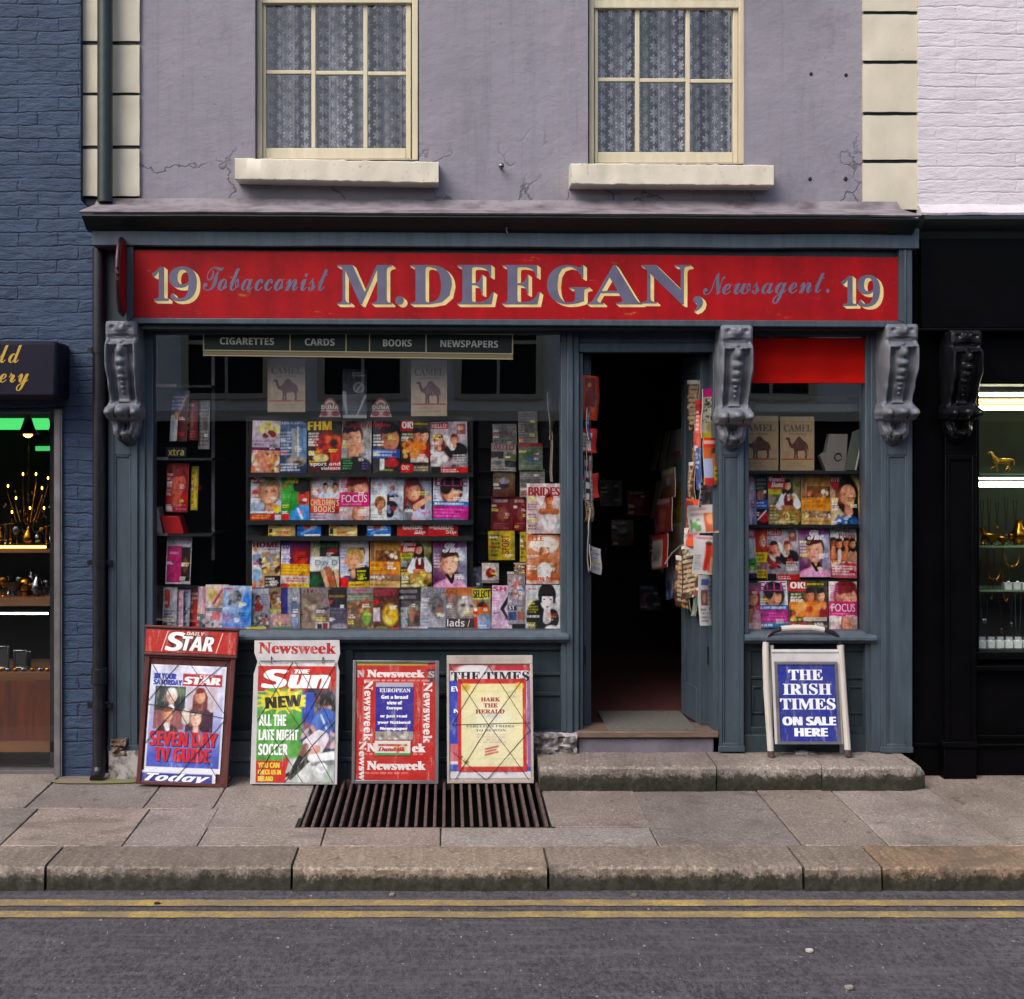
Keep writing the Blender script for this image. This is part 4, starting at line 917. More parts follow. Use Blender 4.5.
K['coveredmouth'] = ('#8c8d90', [('G', '#8f8880', '#a9adb6'), ('F', .36, .35, .25, SK, '#3d241d', '#16171b', 'm'), ('S', .3, .85, .62, .5, .1, SK, .13), ('E', .6, .56, .15, .09, SK, .3), ('E', .5, .92, .6, .25, '#15171c', .15), ('L', .05, .7, .45, .95, 5, '#5d9a68'), ('L', .7, .8, .98, .95, 3, '#6a5aa0'), ('T', 'Esquire', 'sbi', .05, .0, .98, .17, '#b31c28')])
K['redscript'] = ('#2f3238', [('G', '#40454c', '#22252a'), ('F', .66, .36, .24, SK2, '#17110f', None, 'b'), ('R', 0, .55, 1, .72, '#2a55a0'), ('L', .05, .57, .95, .70, 2, '#bcd0ea'), ('R', 0, .72, 1, 1, '#33323a'), ('E', .7, .82, .3, .09, '#b02a30', .3), ('R', .3, .74, .45, .95, '#d8d8dc'), ('L', .05, .26, .42, .5, 4, '#d9dcdf'), ('L', .3, .92, .98, .98, 1, '#9aa02e'), ('T', 'Empire', 'sc', .0, .0, .66, .17, '#b81d20', {'fat': .014})])
K['orangegroup'] = ('#34302a', [('G', '#4a4a3c', '#3a2a20'), ('R', 0, 0, .45, .2, '#b01d22'), ('F', .55, .3, .12, SK2, '#211813', None), ('F', .83, .3, .11, SK, '#241a16', None), ('E', .6, .58, .32, .22, '#d9762a', .3), ('E', .25, .48, .22, .13, '#e08a4a', .4), ('E', .9, .6, .16, .2, '#8f1f24', .3), ('B', .1, .45, .9, .75, ['#e0812c', '#d98f58', '#b84a20', '#e3a85e'], 18, .13), ('R', .35, .73, .95, .80, '#c9c0b4', .8), ('R', 0, .84, .42, 1, '#b8231f'), ('R', .45, .86, 1, 1, '#55503e'), ('L', .06, .24, .45, .35, 2, '#c5c8a0'), ('L', .47, .03, .98, .10, 1, '#c5b22c'), ('L', .47, .88, .98, .98, 2, '#c9b8a0'), ('T', 'OK!', 'b', .05, .02, .42, .15, '#f2eee8', {'fat': .01}), ('T', 'OK!', 'b', .04, .86, .3, .95, '#f2e2d0')])
K['couple'] = ('#a49aa2', [('G', '#b0a6ae', '#8d838b'), ('R', .72, .05, .95, .24, '#8a5a58'), ('E', .82, .12, .1, .05, SK, .4), ('B', .0, .3, .5, .75, ['#a3383f', '#3a2a2c', '#c99a8a', '#cfc9c6', '#7a2430'], 30, .13), ('E', .7, .55, .35, .17, '#171a1c', .2), ('S', .4, .3, .6, .5, .07, '#d8d4d0'), ('F', .66, .34, .085, SK, '#7a2a2a', None), ('F', .25, .36, .10, SK, '#43261e', None), ('L', .6, .62, .98, .8, 4, '#dcd8d6'), ('R', .3, .87, 1, .99, '#b5231f'), ('R', .02, .85, .28, .99, '#2c1c1c'), ('L', .34, .89, .8, .97, 2, '#e8d2cc'), ('R', .03, .02, .5, .13, '#b5232c'), ('T', 'HELLO!', 'b', .06, .035, .47, .115, '#f2e9e6')])
K['blondkid'] = ('#aebccb', [('G', '#c9c6c8', '#7f9cc0'), ('E', .17, .42, .15, .1, '#b21f35', .3), ('F', .6, .4, .26, '#d6a183', '#8f7a5c', '#4d4a78', 'b'), ('E', .85, .75, .13, .1, '#dcbc1e', .1), ('R', 0, .80, .75, .84, '#d8dce2'), ('R', 0, .86, 1, 1, '#a8342a'), ('L', .05, .87, .7, .97, 2, '#e5a03a'), ('R', .8, .88, .98, 1, '#c9ccd2'), ('E', .2, .1, .24, .12, '#b5203a', .15), ('T', 'So', 'sc', .04, .01, .46, .17, '#f2e6e8', {'fat': .02}), ('L', .02, .52, .35, .62, 2, '#e6ecf3')])
K['greenhat'] = ('#2f8a34', [('G', '#3f9a3a', '#2a7a34'), ('E', .8, .5, .24, .24, '#b9433a', .2), ('E', .75, .25, .36, .17, '#101312', .15), ('R', .45, .28, 1, .37, '#101312'), ('S', .68, .42, .82, .42, .03, '#3b1512'), ('E', .84, .56, .1, .04, '#e8dcd8', .4), ('E', .78, .95, .5, .3, '#3d87cc', .15), ('S', .6, .75, .75, .95, .04, '#d8e4ee'), ('E', .16, .92, .16, .09, '#c3262a', .2), ('L', .04, .25, .38, .7, 8, '#57b04f'), ('T', 'Side', 'sc', .16, .03, .6, .2, '#e3cf2a', {'fat': .012})])
K['childbooks'] = ('#d69a76', [('G', '#dfae86', '#cf8a66'), ('R', .1, .05, .95, .5, '#c3c3d3'), ('B', .15, .1, .9, .48, ['#d6dcec', '#9db0d8', '#b9785f', '#d9b49c', '#ece8e4'], 26, .13), ('F', .52, .28, .07, SK, '#3a2a24', '#b0c0e0'), ('F', .84, .27, .07, SK, '#6a4a34', '#d8d8e8'), ('R', 0, .53, 1, .84, '#cf5a2c'), ('R', 0, .85, 1, 1, '#b9aec0'), ('L', .04, .86, .6, .98, 2, '#6b5a80'), ('L', .03, .05, .4, .45, 6, '#c25a50', .5), ('T', "CHILDREN'S", 'b', .03, .55, .98, .68, '#f0cfb0'), ('T', 'BOOKS', 'b', .15, .69, .85, .82, '#f0cfb0')])
K['focus'] = ('#cfc4c8', [('G', '#d9cfd2', '#bfa8a8'), ('F', .62, .4, .33, '#d79a80', '#7a1f3c', '#b59aa4', 'm', '#c25a50'), ('R', .0, .40, 1, .70, '#c01f72'), ('L', .04, .06, .36, .35, 6, '#c25f95'), ('L', .1, .63, .9, .68, 1, '#e39ac0'), ('T', 'FOCUS', 's', .08, .45, .92, .61, '#f0d3e2', {'fat': .004})])
K['hairbeauty'] = ('#c3cad2', [('G', '#c9d0d8', '#aab4c0'), ('E', .66, .3, .1, .07, SK2, .3), ('E', .66, .48, .16, .18, '#6d7ba6', .3), ('S', .6, .5, .6, .85, .12, '#3c3a4c'), ('B', .5, .4, 1, .95, ['#8d98b4', '#3e3b48', '#a35a60', '#c9ccd6'], 14, .1), ('R', .02, .45, .5, 1, '#dfe3e2'), ('F', .3, .64, .12, SK, '#8a6a4a', None, 'b'), ('L', .04, .2, .4, .4, 4, '#7f8fb0'), ('L', .06, .86, .44, .96, 2, '#9aa6ba'), ('T', 'Hair Beauty', 'sc', .03, .01, .97, .11, '#2a6db0', {'fat': .006})])
K['redhead'] = ('#9fa5b2', [('G', '#a8aebd', '#8a92a0'), ('S', .2, .3, .5, .95, .16, SK, .3), ('E', .65, .85, .4, .17, '#b3b4d2', .3), ('F', .36, .37, .22, SK, '#6e281c', None, 'l'), ('S', .45, .7, .95, .5, .11, SK, .07), ('E', .2, .85, .15, .3, '#6b7178', .5), ('L', .65, .25, .98, .5, 5, '#7c8697'), ('T', 'VANITY FAIR', 'sb', .03, .01, .97, .16, '#b8232c')])
K['darkbob'] = ('#c6c9d2', [('G', '#cdd0d9', '#b5bac8'), ('F', .52, .33, .24, '#d59b7c', '#1e1820', None, 'b'), ('E', .36, .2, .2, .2, '#1e1820', .2), ('E', .68, .16, .2, .14, '#261c26', .2), ('R', 0, .52, 1, .62, '#3c6aa8'), ('L', .05, .53, .95, .61, 1, '#d5e0ee'), ('R', 0, .62, 1, .88, '#b0207c'), ('L', .05, .66, .95, .85, 3, '#d76ab0'), ('R', 0, .88, 1, 1, '#41739f'), ('L', .05, .9, .5, .98, 1, '#d8e2ea'), ('L', .03, .2, .2, .5, 5, '#7486ab'), ('T', 'ELLE', 's', .05, .02, .95, .21, '#b32d76', {'fat': .006})])
K['home'] = ('#c9c6cc', [('R', .35, .26, 1, .95, '#a58d6a'), ('B', .38, .3, .98, .7, ['#c9963f', '#d7b163', '#7f8894', '#5b4a3a', '#d5cbb4'], 22, .12), ('R', .45, .75, 1, 1, '#3b2c28'), ('L', .48, .78, .95, .98, 3, '#b9aea8'), ('R', .03, .3, .32, .56, '#7c8fae'), ('B', .03, .4, .32, .56, ['#2f2c35', '#6a5b5b'], 8, .07), ('R', .03, .62, .32, 1, '#86a6c6'), ('B', .0, .86, .35, 1, ['#c4552c', '#d8893c'], 10, .08), ('E', .12, .2, .1, .06, '#c88a4c', .4), ('T', 'HOME', 'b', .04, .05, .95, .16, '#a5182c', {'fat': .012}), ('L', .45, .18, .95, .24, 1, '#8a82b0')])
K['purplehair'] = ('#c8c0d2', [('R', .3, 0, 1, .55, '#6a1d52'), ('E', .68, .2, .33, .22, '#8d1d2c', .4), ('E', .68, .4, .28, .2, '#b8452c', .3), ('R', 0, .5, 1, .75, '#d99022'), ('R', 0, .75, 1, 1, '#cfbfb8'), ('R', 0, 0, .3, .12, '#4a2d86'), ('L', .03, .28, .36, .48, 4, '#6a78b4'), ('L', .05, .54, .95, .72, 3, '#e8d02e'), ('L', .2, .78, .95, .88, 2, '#b3332c'), ('R', .15, .9, 1, .99, '#d8b638'), ('E', .15, .96, .2, .06, '#b5221f', .3), ('L', .2, .91, .95, .98, 1, '#8c3a1c'), ('T', 'COMPANY', 'b', .05, .03, .95, .19, '#5b1f8a')])
K['journal'] = ('#b0a986', [('R', .35, 0, 1, .35, '#2b221c'), ('E', .78, .24, .22, .08, '#a3291f', .4), ('R', 0, .36, 1, .62, '#c7ced6'), ('R', 0, .66, 1, 1, '#40403c'), ('E', .2, .86, .28, .15, '#2d5a42', .4), ('S', .6, .65, .78, 1, .16, '#9a6448', .14), ('S', .45, .66, .6, .95, .07, '#c9a888'), ('S', .9, .65, 1, .95, .07, '#c9a888'), ('T', 'Journal', 'sbi', .06, .03, .97, .18, '#2f7a32'), ('T', 'Day D', 'si' if False else 's', .2, .42, .95, .57, '#5d7a78')])
K['womanblond'] = ('#c4bfca', [('G', '#cfc8d0', '#a8b0c8'), ('F', .68, .3, .15, SK, '#5b3c2c', '#2f3b52'), ('F', .5, .42, .2, '#d8a284', '#c3a25a', '#35506e', 'b'), ('R', .55, .6, 1, .85, '#2c3a34'), ('L', .6, .62, .98, .84, 3, '#c8d02e'), ('R', .3, .87, 1, 1, '#d3b422'), ('R', 0, .78, .3, 1, '#b92420'), ('L', .04, .22, .34, .4, 3, '#6478b8'), ('L', .04, .46, .3, .52, 1, '#c2294a'), ('L', .04, .54, .3, .68, 3, '#4a86c8'), ('L', .34, .9, .95, .98, 1, '#7a3a1c'), ('R', 0, 0, 1, .17, '#b3a3ac'), ('T', 'woman', 'b', .05, .03, .95, .15, '#f0ecee', {'fat': .014})])
K['amberbooks'] = ('#b08a5a', [('R', .02, .02, .14, .45, '#8b6b50'), ('R', .18, .02, 1, .2, '#a87c42'), ('R', .18, .22, 1, .45, '#7b5236'), ('B', .2, .25, .95, .44, ['#8d6848', '#5e3c2a', '#b99a70'], 12, .1), ('E', .72, .33, .08, .06, '#e0d8c6', .3), ('E', .85, .36, .06, .05, '#e0d8c6', .3), ('R', 0, .46, 1, .7, '#c9821c'), ('L', .08, .49, .92, .67, 2, '#a05f14'), ('R', 0, .72, 1, .86, '#8a7058'), ('B', .05, .74, .95, .86, ['#cfc6ba', '#5b4434', '#a88d70'], 14, .07), ('R', 0, .86, 1, 1, '#c09a64'), ('L', .05, .9, .9, .97, 1, '#8d6a3c')])
K['redvest'] = ('#6f6c48', [('B', 0, 0, 1, 1, ['#5b6038', '#7d7a4c', '#40462c', '#8d8560'], 40, .2), ('E', .65, .78, .4, .2, '#a57a48', .3), ('B', .3, .72, .95, .98, ['#b58a50', '#c9b06c', '#7a5230', '#8f9a48', '#d6c68a'], 26, .09), ('S', .48, .42, .35, .62, .1, '#dfe3ec', .12), ('S', .76, .42, .9, .6, .1, '#dfe3ec', .12), ('E', .62, .52, .17, .2, '#6a2524', .2), ('S', .62, .36, .62, .5, .05, '#e2dfe0', .03), ('F', .6, .2, .10, SK, '#2c1a16', None, 'l'), ('S', .45, .64, .75, .66, .06, SK2), ('R', 0, 0, .52, .26, '#b31f28'), ('R', .02, .28, .38, .38, '#a8b02a'), ('L', .04, .44, .3, .56, 3, '#8d98b4'), ('L', .04, .6, .3, .9, 5, '#c9c08c'), ('L', .04, .92, .96, .98, 1, '#d9ceA0'), ('T', "Woman's", 'sbi', .03, .02, .5, .12, '#f0e4e0', {'fat': .006}), ('T', 'Home', 'sbi', .1, .13, .46, .24, '#f0e4e0', {'fat': .006})])
K['pinkjacket'] = ('#6b3a5c', [('G', '#8d7a98', '#5b2448'), ('R', .75, .0, 1, 1, '#9fa4bb', .7), ('E', .82, .3, .16, .12, '#c3cce0', .5), ('F', .5, .46, .25, '#dba58e', '#4c332a', '#d494b8', 'm', '#a3222e'), ('E', .52, .98, .42, .2, '#d79cc0', .15), ('S', .42, .72, .55, .86, .05, '#1d1418'), ('S', .62, .72, .55, .86, .05, '#1d1418'), ('L', .04, .25, .25, .58, 5, '#d9d3df'), ('R', .02, .02, .98, .13, '#8a2a80', .7), ('T', 'ELLE', 'b', .05, .02, .4, .14, '#c22f8c'), ('T', 'She', 'sc', .3, .03, .8, .24, '#f0ecf4', {'fat': .02})])
K['fourwomen'] = ('#c6c3cc', [('F', .12, .3, .09, SK3, '#1a1412', '#a35a3c', 'l'), ('F', .34, .32, .09, SK2, '#1d1613', '#8a4a34', 'l'), ('F', .62, .3, .09, SK2, '#2a1a14', '#b06a48', 'l'), ('F', .85, .31, .09, SK, '#2c1b16', '#b98a7c', 'l'), ('S', .12, .4, .12, .66, .07, SK2), ('S', .34, .45, .34, .7, .06, '#b9b6be'), ('S', .62, .4, .6, .66, .06, SK2), ('R', 0, .7, 1, 1, '#b25a68'), ('B', 0, .7, 1, 1, ['#c98a92', '#a03a48', '#d9b3b4', '#8a3040'], 18, .12), ('L', .06, .74, .95, .95, 4, '#e6d8da'), ('T', 'Special', 'sbi', .05, .0, .75, .11, '#332f3c'), ('T', 'Prima', 'sb', .3, .1, .97, .2, '#b8222e')])
K['mirrorface'] = ('#3b3a44', [('G', '#6d5548', '#c9b48a'), ('R', .7, 0, 1, 1, '#c3a870'), ('E', .55, .4, .42, .42, '#120f12', .15), ('S', .72, .3, .82, .95, .2, '#120f12', .12), ('F', .58, .4, .23, SK, '#120f12', None, 'n', '#a3303a'), ('E', .5, .95, .5, .16, '#3a5a90', .3), ('B', .05, .82, .7, 1, ['#4a70a8', '#b8c4d8', '#2a3a5a'], 18, .08), ('E', .15, .15, .16, .16, '#a01d2c', .3), ('L', .04, .45, .26, .72, 5, '#d8d4da'), ('T', 'RTE', 'b', .04, .04, .3, .12, '#e8c8cc')])
K['lavender'] = ('#9a8db0', [('G', '#b58fa8', '#8a90b8'), ('S', .3, .1, .6, .9, .2, '#b8433f', .1), ('S', .7, .2, .5, 1, .16, '#c7b8d6'), ('E', .4, .3, .2, .15, '#d09a88', .4)])
K['bluedash'] = ('#2a2c30', [('E', .4, .42, .4, .14, '#9a6a58', .4), ('R', 0, .5, 1, .68, '#2f5aa8'), ('L', .05, .53, .95, .65, 2, '#c8d6ee'), ('E', .6, .85, .5, .12, '#b3262c', .2), ('S', .1, .9, .8, .72, .06, '#dcdce0'), ('L', .05, .05, .95, .3, 3, '#5a7a58')])
K['pinkpeople'] = ('#c4527e', [('R', 0, 0, 1, .12, '#7a5a72'), ('R', 0, .12, .3, 1, '#c02d66'), ('F', .65, .35, .16, SK, '#8a3a3c', '#cf9aa8', 'b'), ('F', .5, .62, .12, SK2, '#6a2a2c', '#d9a89c'), ('L', .04, .2, .26, .95, 9, '#e8c0d2'), ('L', .3, .85, .95, .97, 2, '#e8d2da')])
K['greenband'] = ('#b9bccb', [('R', 0, 0, 1, .2, '#c46a78'), ('L', .05, .03, .95, .18, 1, '#e8d8da'), ('E', .5, .42, .35, .12, '#8fa6c8', .4), ('R', 0, .6, 1, .84, '#4f9a58'), ('L', .08, .62, .92, .82, 3, '#20402a'), ('R', 0, .9, 1, 1, '#4a4450')])
K['yellowstack'] = ('#a8412c', [('E', .6, .25, .35, .16, '#c98a6c', .4), ('R', 0, 0, .5, .14, '#a01f22'), ('E', .7, .28, .22, .09, '#e0b8bc', .2), ('R', 0, .48, 1, .68, '#d6bc22'), ('L', .08, .5, .9, .66, 2, '#8a5a1c'), ('R', 0, .7, 1, .82, '#8a6a78'), ('R', 0, .83, 1, 1, '#cfae2e'), ('L', .08, .85, .9, .97, 2, '#6a4a3c')])
K['brides'] = ('#c9b6b4', [('G', '#c8b8b8', '#c3aeb0'), ('E', .66, .68, .24, .26, '#e2dcdf', .2), ('S', .66, .38, .66, .52, .09, SK2, .12), ('S', .45, .56, .87, .56, .09, SK2), ('F', .66, .32, .10, SK2, '#3a221a', None), ('E', .66, .78, .2, .2, '#e3d9dc', .3), ('L', .05, .4, .36, .55, 3, '#8a5a58'), ('L', .05, .6, .38, .76, 3, '#8a5a58'), ('L', .05, .82, .3, .94, 2, '#75605f'), ('R', .86, .8, .97, .95, '#b8c2cc'), ('T', 'BRIDES', 's', .06, .07, .96, .25, '#a31d2a', {'fat': .016})])
K['sunhat'] = ('#c98a6c', [('G', '#d39878', '#b97a5e'), ('E', .52, .2, .46, .17, '#ecdccb', .12), ('E', .53, .33, .17, .13, '#5a3424', .3), ('F', .53, .335, .105, '#d9a080', '#8a5a40', None, 'n'), ('E', .52, .16, .26, .1, '#f0e6d8', .2), ('S', .52, .45, .52, .55, .1, SK2, .16), ('E', .52, .8, .28, .26, '#e8e2e0', .15), ('S', .22, .62, .26, .9, .08, SK2), ('S', .82, .62, .78, .9, .08, SK2), ('L', .04, .5, .2, .8, 6, '#e3b8a0', .5), ('R', 0, .93, 1, 1, '#cfae9c'), ('T', 'Spring fever', 'b', .04, .84, .97, .95, '#cf4a22', {'fat': .006}), ('T', 'ELLE', 's', .04, .02, .5, .12, '#d85a2c', {'fat': .01})])
K['flapper'] = ('#c3c6ca', [('E', .36, .72, .36, .42, '#14201c', .1), ('E', .78, .72, .2, .22, '#18221f', .1), ('E', .62, .22, .27, .27, '#0c1514', .08), ('E', .62, .35, .2, .19, '#e3dcdc', .1), ('R', .42, .08, .84, .24, '#0c1514'), ('R', .42, .2, .47, .38, '#0c1514'), ('R', .8, .2, .86, .38, '#0c1514'), ('S', .62, .5, .62, .75, .08, '#dcd4d4', .12), ('E', .75, .95, .22, .1, '#dcd6d6', .3), ('E', .54, .31, .04, .02, '#1c2422', .4), ('E', .72, .31, .04, .02, '#1c2422', .4), ('E', .63, .47, .05, .016, '#6a1d26', .3), ('L', .04, .44, .4, .62, 3, '#a9a63c'), ('L', .04, .64, .4, .72, 1, '#d8dad8'), ('L', .04, .8, .42, .95, 3, '#c2bf52'), ('L', .62, .66, .9, .78, 2, '#c8c8a0'), ('R', .06, .04, .34, .14, '#d9d9dd'), ('L', .08, .06, .32, .13, 1, '#c25f8a')])
# the bottom row, overlapping
K['bluespace'] = ('#7fa0d0', [('G', '#aebfdc', '#6a8fd0'), ('E', .45, .25, .25, .16, '#7d8088', .2), ('B', .25, .12, .68, .4, ['#8d9098', '#5d6068', '#a9acb0'], 16, .09), ('E', .85, .5, .22, .5, '#4a82d8', .4), ('S', .95, .5, .45, .85, .09, '#5f92e0', .05), ('E', .5, .74, .14, .06, '#d8e2f2', .4), ('R', .0, .6, .4, .78, '#7f86b0', .6), ('L', .04, .62, .36, .76, 2, '#b85a78'), ('L', .04, .88, .95, .97, 1, '#c27aa0'), ('L', .05, .04, .5, .1, 1, '#d2436a')])
K['pastel'] = ('#c3a8b0', [('G', '#d6c2b4', '#b0a6ba'), ('E', .3, .22, .3, .18, '#d8c07e', .4), ('S', .9, .05, .5, .5, .08, '#c8932f', .03), ('S', .75, .1, .35, .4, .05, '#b84a70'), ('E', .45, .65, .25, .13, '#cf7a7e', .3), ('R', 0, .5, 1, .56, '#6f7f86'), ('B', 0, .75, 1, 1, ['#b8c0d0', '#7d8a8a', '#c9a8b4', '#5f8a6a'], 14, .12)])
K['greenflower'] = ('#8d8790', [('G', '#9a9aa8', '#6b6a6c'), ('E', .45, .38, .14, .1, '#8a3a30', .3), ('F', .45, .24, .07, SK3, '#201815', '#8a3028'), ('B', .2, .62, .9, .9, ['#1f2a22', '#c9ccc4', '#3a4a3a', '#8d938a'], 30, .08), ('E', .2, .93, .2, .07, '#c46a72', .3), ('L', .55, .12, .98, .4, 5, '#5a678a')])
K['orangecar'] = ('#80745c', [('B', 0, .05, 1, .45, ['#b5691c', '#7a3a18', '#c99a3a', '#4a2c18'], 26, .14), ('R', 0, .5, 1, .58, '#9aa05a'), ('R', 0, .58, 1, 1, '#b3888a'), ('B', 0, .6, 1, .95, ['#c99a98', '#8a7a98', '#d8b0a8'], 16, .12)])
K['violetpair'] = ('#7a7a92', [('R', 0, 0, .35, 1, '#3c3c72'), ('R', .4, 0, 1, .35, '#8d8f98'), ('E', .7, .45, .25, .2, '#5d6a80', .4), ('R', 0, .6, .5, .9, '#b38a8a'), ('L', .05, .62, .5, .9, 4, '#c2949a'), ('E', .75, .75, .2, .18, '#8496ac', .4)])
K['brownstatue'] = ('#80736a', [('G', '#7d757a', '#8d7c66'), ('E', .45, .18, .45, .2, '#77695f', .3), ('E', .35, .08, .25, .05, '#6a2f2c', .4), ('B', .1, .3, .9, .7, ['#8a7b68', '#6a5c50', '#a19280'], 16, .16), ('S', .7, .55, .95, .45, .05, '#4a4a60'), ('R', .55, .78, .98, .98, '#c0b6b2'), ('R', .62, .82, .76, .95, '#33384a'), ('R', .8, .8, .95, .96, '#8a2a2c'), ('L', .04, .8, .5, .9, 2, '#b88a84'), ('T', 'TITANIC', 'sb', .04, .02, .98, .14, '#8f8a92')])
K['nightcoast'] = ('#2e2c2c', [('G', '#2a2a26', '#3d3a48'), ('R', 0, .5, 1, .8, '#4a4658'), ('E', .6, .88, .5, .1, '#8d8698', .4), ('L', .05, .12, .95, .2, 1, '#8a6a2a'), ('L', .05, .42, .9, .58, 2, '#6a6474'), ('S', .1, .95, .9, .88, .03, '#a39cae')])
K['gardenfeast'] = ('#6a5a4c', [('B', 0, .3, 1, 1, ['#a56a3c', '#7a4a30', '#c9a070', '#5a6a34', '#b88a5a'], 34, .12), ('E', .72, .68, .18, .2, '#6fa048', .3), ('R', 0, 0, 1, .12, '#8a7f86'), ('L', .2, .02, .95, .1, 1, '#b33a58'), ('R', 0, .15, 1, .3, '#6f7a6a'), ('L', .05, .17, .95, .28, 2, '#a3aa92')])
K['photoyellow'] = ('#5c4038', [('R', 0, 0, 1, .3, '#5a4038'), ('L', .05, .04, .95, .2, 2, '#b03048'), ('E', .1, .32, .18, .08, '#b02a26', .3), ('E', .65, .62, .36, .28, '#d6ae2c', .3), ('E', .55, .7, .16, .1, '#e0c66a', .4), ('E', .55, .55, .1, .08, '#a8701f', .5), ('R', .0, .45, .25, .75, '#b8a8c0'), ('E', .3, .92, .28, .07, '#8f8a3c', .3), ('R', .7, .9, 1, 1, '#b5312a'), ('T', 'PHOTO', 'b', .08, .03, .9, .14, '#9c3048')])
K['greylandscape'] = ('#5a5654', [('R', 0, 0, 1, .3, '#3d3a3c'), ('L', .05, .03, .95, .28, 2, '#8f898c'), ('R', .08, .45, .38, .9, '#98a4b0'), ('B', .1, .5, .36, .85, ['#3f4a52', '#b8c2ca'], 8, .08), ('B', .4, .4, 1, .85, ['#6b6256', '#8f836f', '#4a4238'], 16, .14), ('E', .6, .6, .14, .22, '#a5795c', .4), ('R', 0, .88, 1, 1, '#a39690'), ('L', .05, .9, .9, .98, 1, '#c04a44')])
K['greyface'] = ('#8d8c99', [('G', '#8a8893', '#aeb0bd'), ('E', .62, .38, .34, .28, '#585557', .4), ('S', .25, .4, .6, .34, .06, '#716d6e', .14), ('E', .7, .58, .25, .16, '#74706f', .5), ('E', .5, .8, .3, .08, '#a3a5b2', .5), ('R', .3, .9, 1, .93, '#5b5a66'), ('L', .05, .6, .4, .9, 4, '#75778a'), ('T', 'ARENA', 's', .04, .02, .98, .16, '#635c66')])
K['ladsface'] = ('#6f6765', [('R', 0, 0, 1, .18, '#b06a3c'), ('E', .72, .45, .36, .3, '#a39a96', .3), ('E', .6, .4, .12, .05, '#5a5250', .5), ('E', .9, .42, .1, .05, '#5a5250', .5), ('S', .72, .3, .78, .55, .05, '#beb6b2'), ('E', .2, .3, .15, .11, '#8d6a62', .2), ('L', .04, .45, .36, .7, 5, '#a8a09e'), ('R', 0, .7, 1, .9, '#3f3836'), ('R', 0, .92, 1, .96, '#b5673a'), ('T', 'GQ', 's', .03, .02, .4, .17, '#8a4a2a', {'fat': .02}), ('T', 'lads /', 'b', .05, .71, .84, .88, '#ece8e6')])
K['select'] = ('#8f8a70', [('R', 0, 0, 1, .24, '#c6bc34'), ('E', .5, .42, .36, .17, '#4a3a34', .4), ('R', .2, .42, .9, .58, '#cf6a2a'), ('R', 0, .5, .22, 1, '#b52a24'), ('R', .25, .62, .95, .95, '#7f9cc6'), ('L', .28, .68, .9, .78, 1, '#d87a1e'), ('L', .28, .82, .9, .95, 2, '#d9dfe8'), ('E', .15, .48, .12, .05, '#e6d8cc', .3), ('T', 'SELECT', 's', .04, .03, .97, .21, '#17150f', {'fat': .016})])
K['shepink'] = ('#cfb6cc', [('G', '#d2bcd0', '#cba9c4'), ('S', .85, .25, .5, .5, .1, '#25262e', .09), ('S', .5, .5, .85, .75, .08, '#25262e', .06), ('E', .95, .5, .2, .25, '#25262e', .2), ('L', .04, .25, .4, .42, 3, '#c25f9a'), ('L', .04, .5, .35, .9, 6, '#b59ab8'), ('R', 0, .93, 1, 1, '#cf4a92'), ('T', 'SHE', 'b', .06, .02, 1.0, .13, '#c32a76', {'fat': .016})])
K['starslist'] = ('#8f8790', [('E', .5, .28, .35, .25, '#a3746c', .4), ('B', .1, .08, .95, .55, ['#b89a9a', '#7a5a62', '#6a86b0', '#c9b8b8'], 22, .14), ('R', 0, .62, .5, .72, '#3a3844'), ('R', .03, .76, .48, .92, '#3c5478'), ('R', .55, .76, .95, .92, '#a06a58'), ('L', .5, .6, .95, .74, 2, '#5d6fa0'), ('T', 'ST', 's', .06, .63, .4, .71, '#dcdce6', {'fat': .01})])
# leaning papers at the left end
K['thinwhite'] = ('#b9b4ba', [('S', .3, .1, .3, .4, .2, '#b3482f'), ('B', .1, .4, .9, .95, ['#8f8a92', '#77707a', '#c4c0c6'], 10, .2), ('L', .1, .5, .9, .9, 6, '#5b5762')])
K['thinpink'] = ('#c7a7b4', [('S', .4, .08, .4, .3, .2, '#b8243c'), ('L', .1, .4, .9, .9, 8, '#8a7a86')])
K['blueface'] = ('#a2a2b6', [('E', .55, .55, .35, .25, '#4d4a66', .5), ('B', .2, .35, .9, .8, ['#6a6688', '#c2c0d0', '#3a3650'], 14, .14), ('L', .1, .05, .8, .2, 2, '#5d5a70')])
K['redpaper'] = ('#8a1f22', [('G', '#6a2a2c', '#b02a24'), ('E', .55, .6, .4, .28, '#b83a28', .4), ('L', .1, .1, .6, .3, 2, '#d8b0a8')])
K['pinkstripe'] = ('#c79aa8', [('R', .1, 0, .35, .6, '#d7bcc4'), ('R', .5, 0, .7, .6, '#b84a66'), ('R', 0, .6, 1, 1, '#6f7a80'), ('B', 0, .6, 1, 1, ['#8d98a0', '#4f5a60', '#b8a8b0'], 10, .2)])
# smaller booklets
K['yellowbook'] = ('#c3ab72', [('L', .1, .12, .9, .4, 1, '#2f5a8a'), ('L', .3, .6, .85, .9, 1, '#b5371f'), ('R', .03, .5, .15, .95, '#3a2c28')])
K['bluebook'] = ('#2f6db8', [('E', .5, .3, .3, .35, '#a8583c', .4), ('S', .2, .8, .8, .4, .05, '#6fa0d8'), ('R', .3, .85, .95, 1, '#d8dce2')])
K['redguide'] = ('#b3231f', [('R', .3, 0, .6, .12, '#d8d0c8'), ('T', 'GUIDE', 'b', .2, .2, .85, .55, '#f0e2dc', {'fat': .012}), ('T', '50p', 'sbi', .6, .6, .95, .9, '#e8d8c8')])
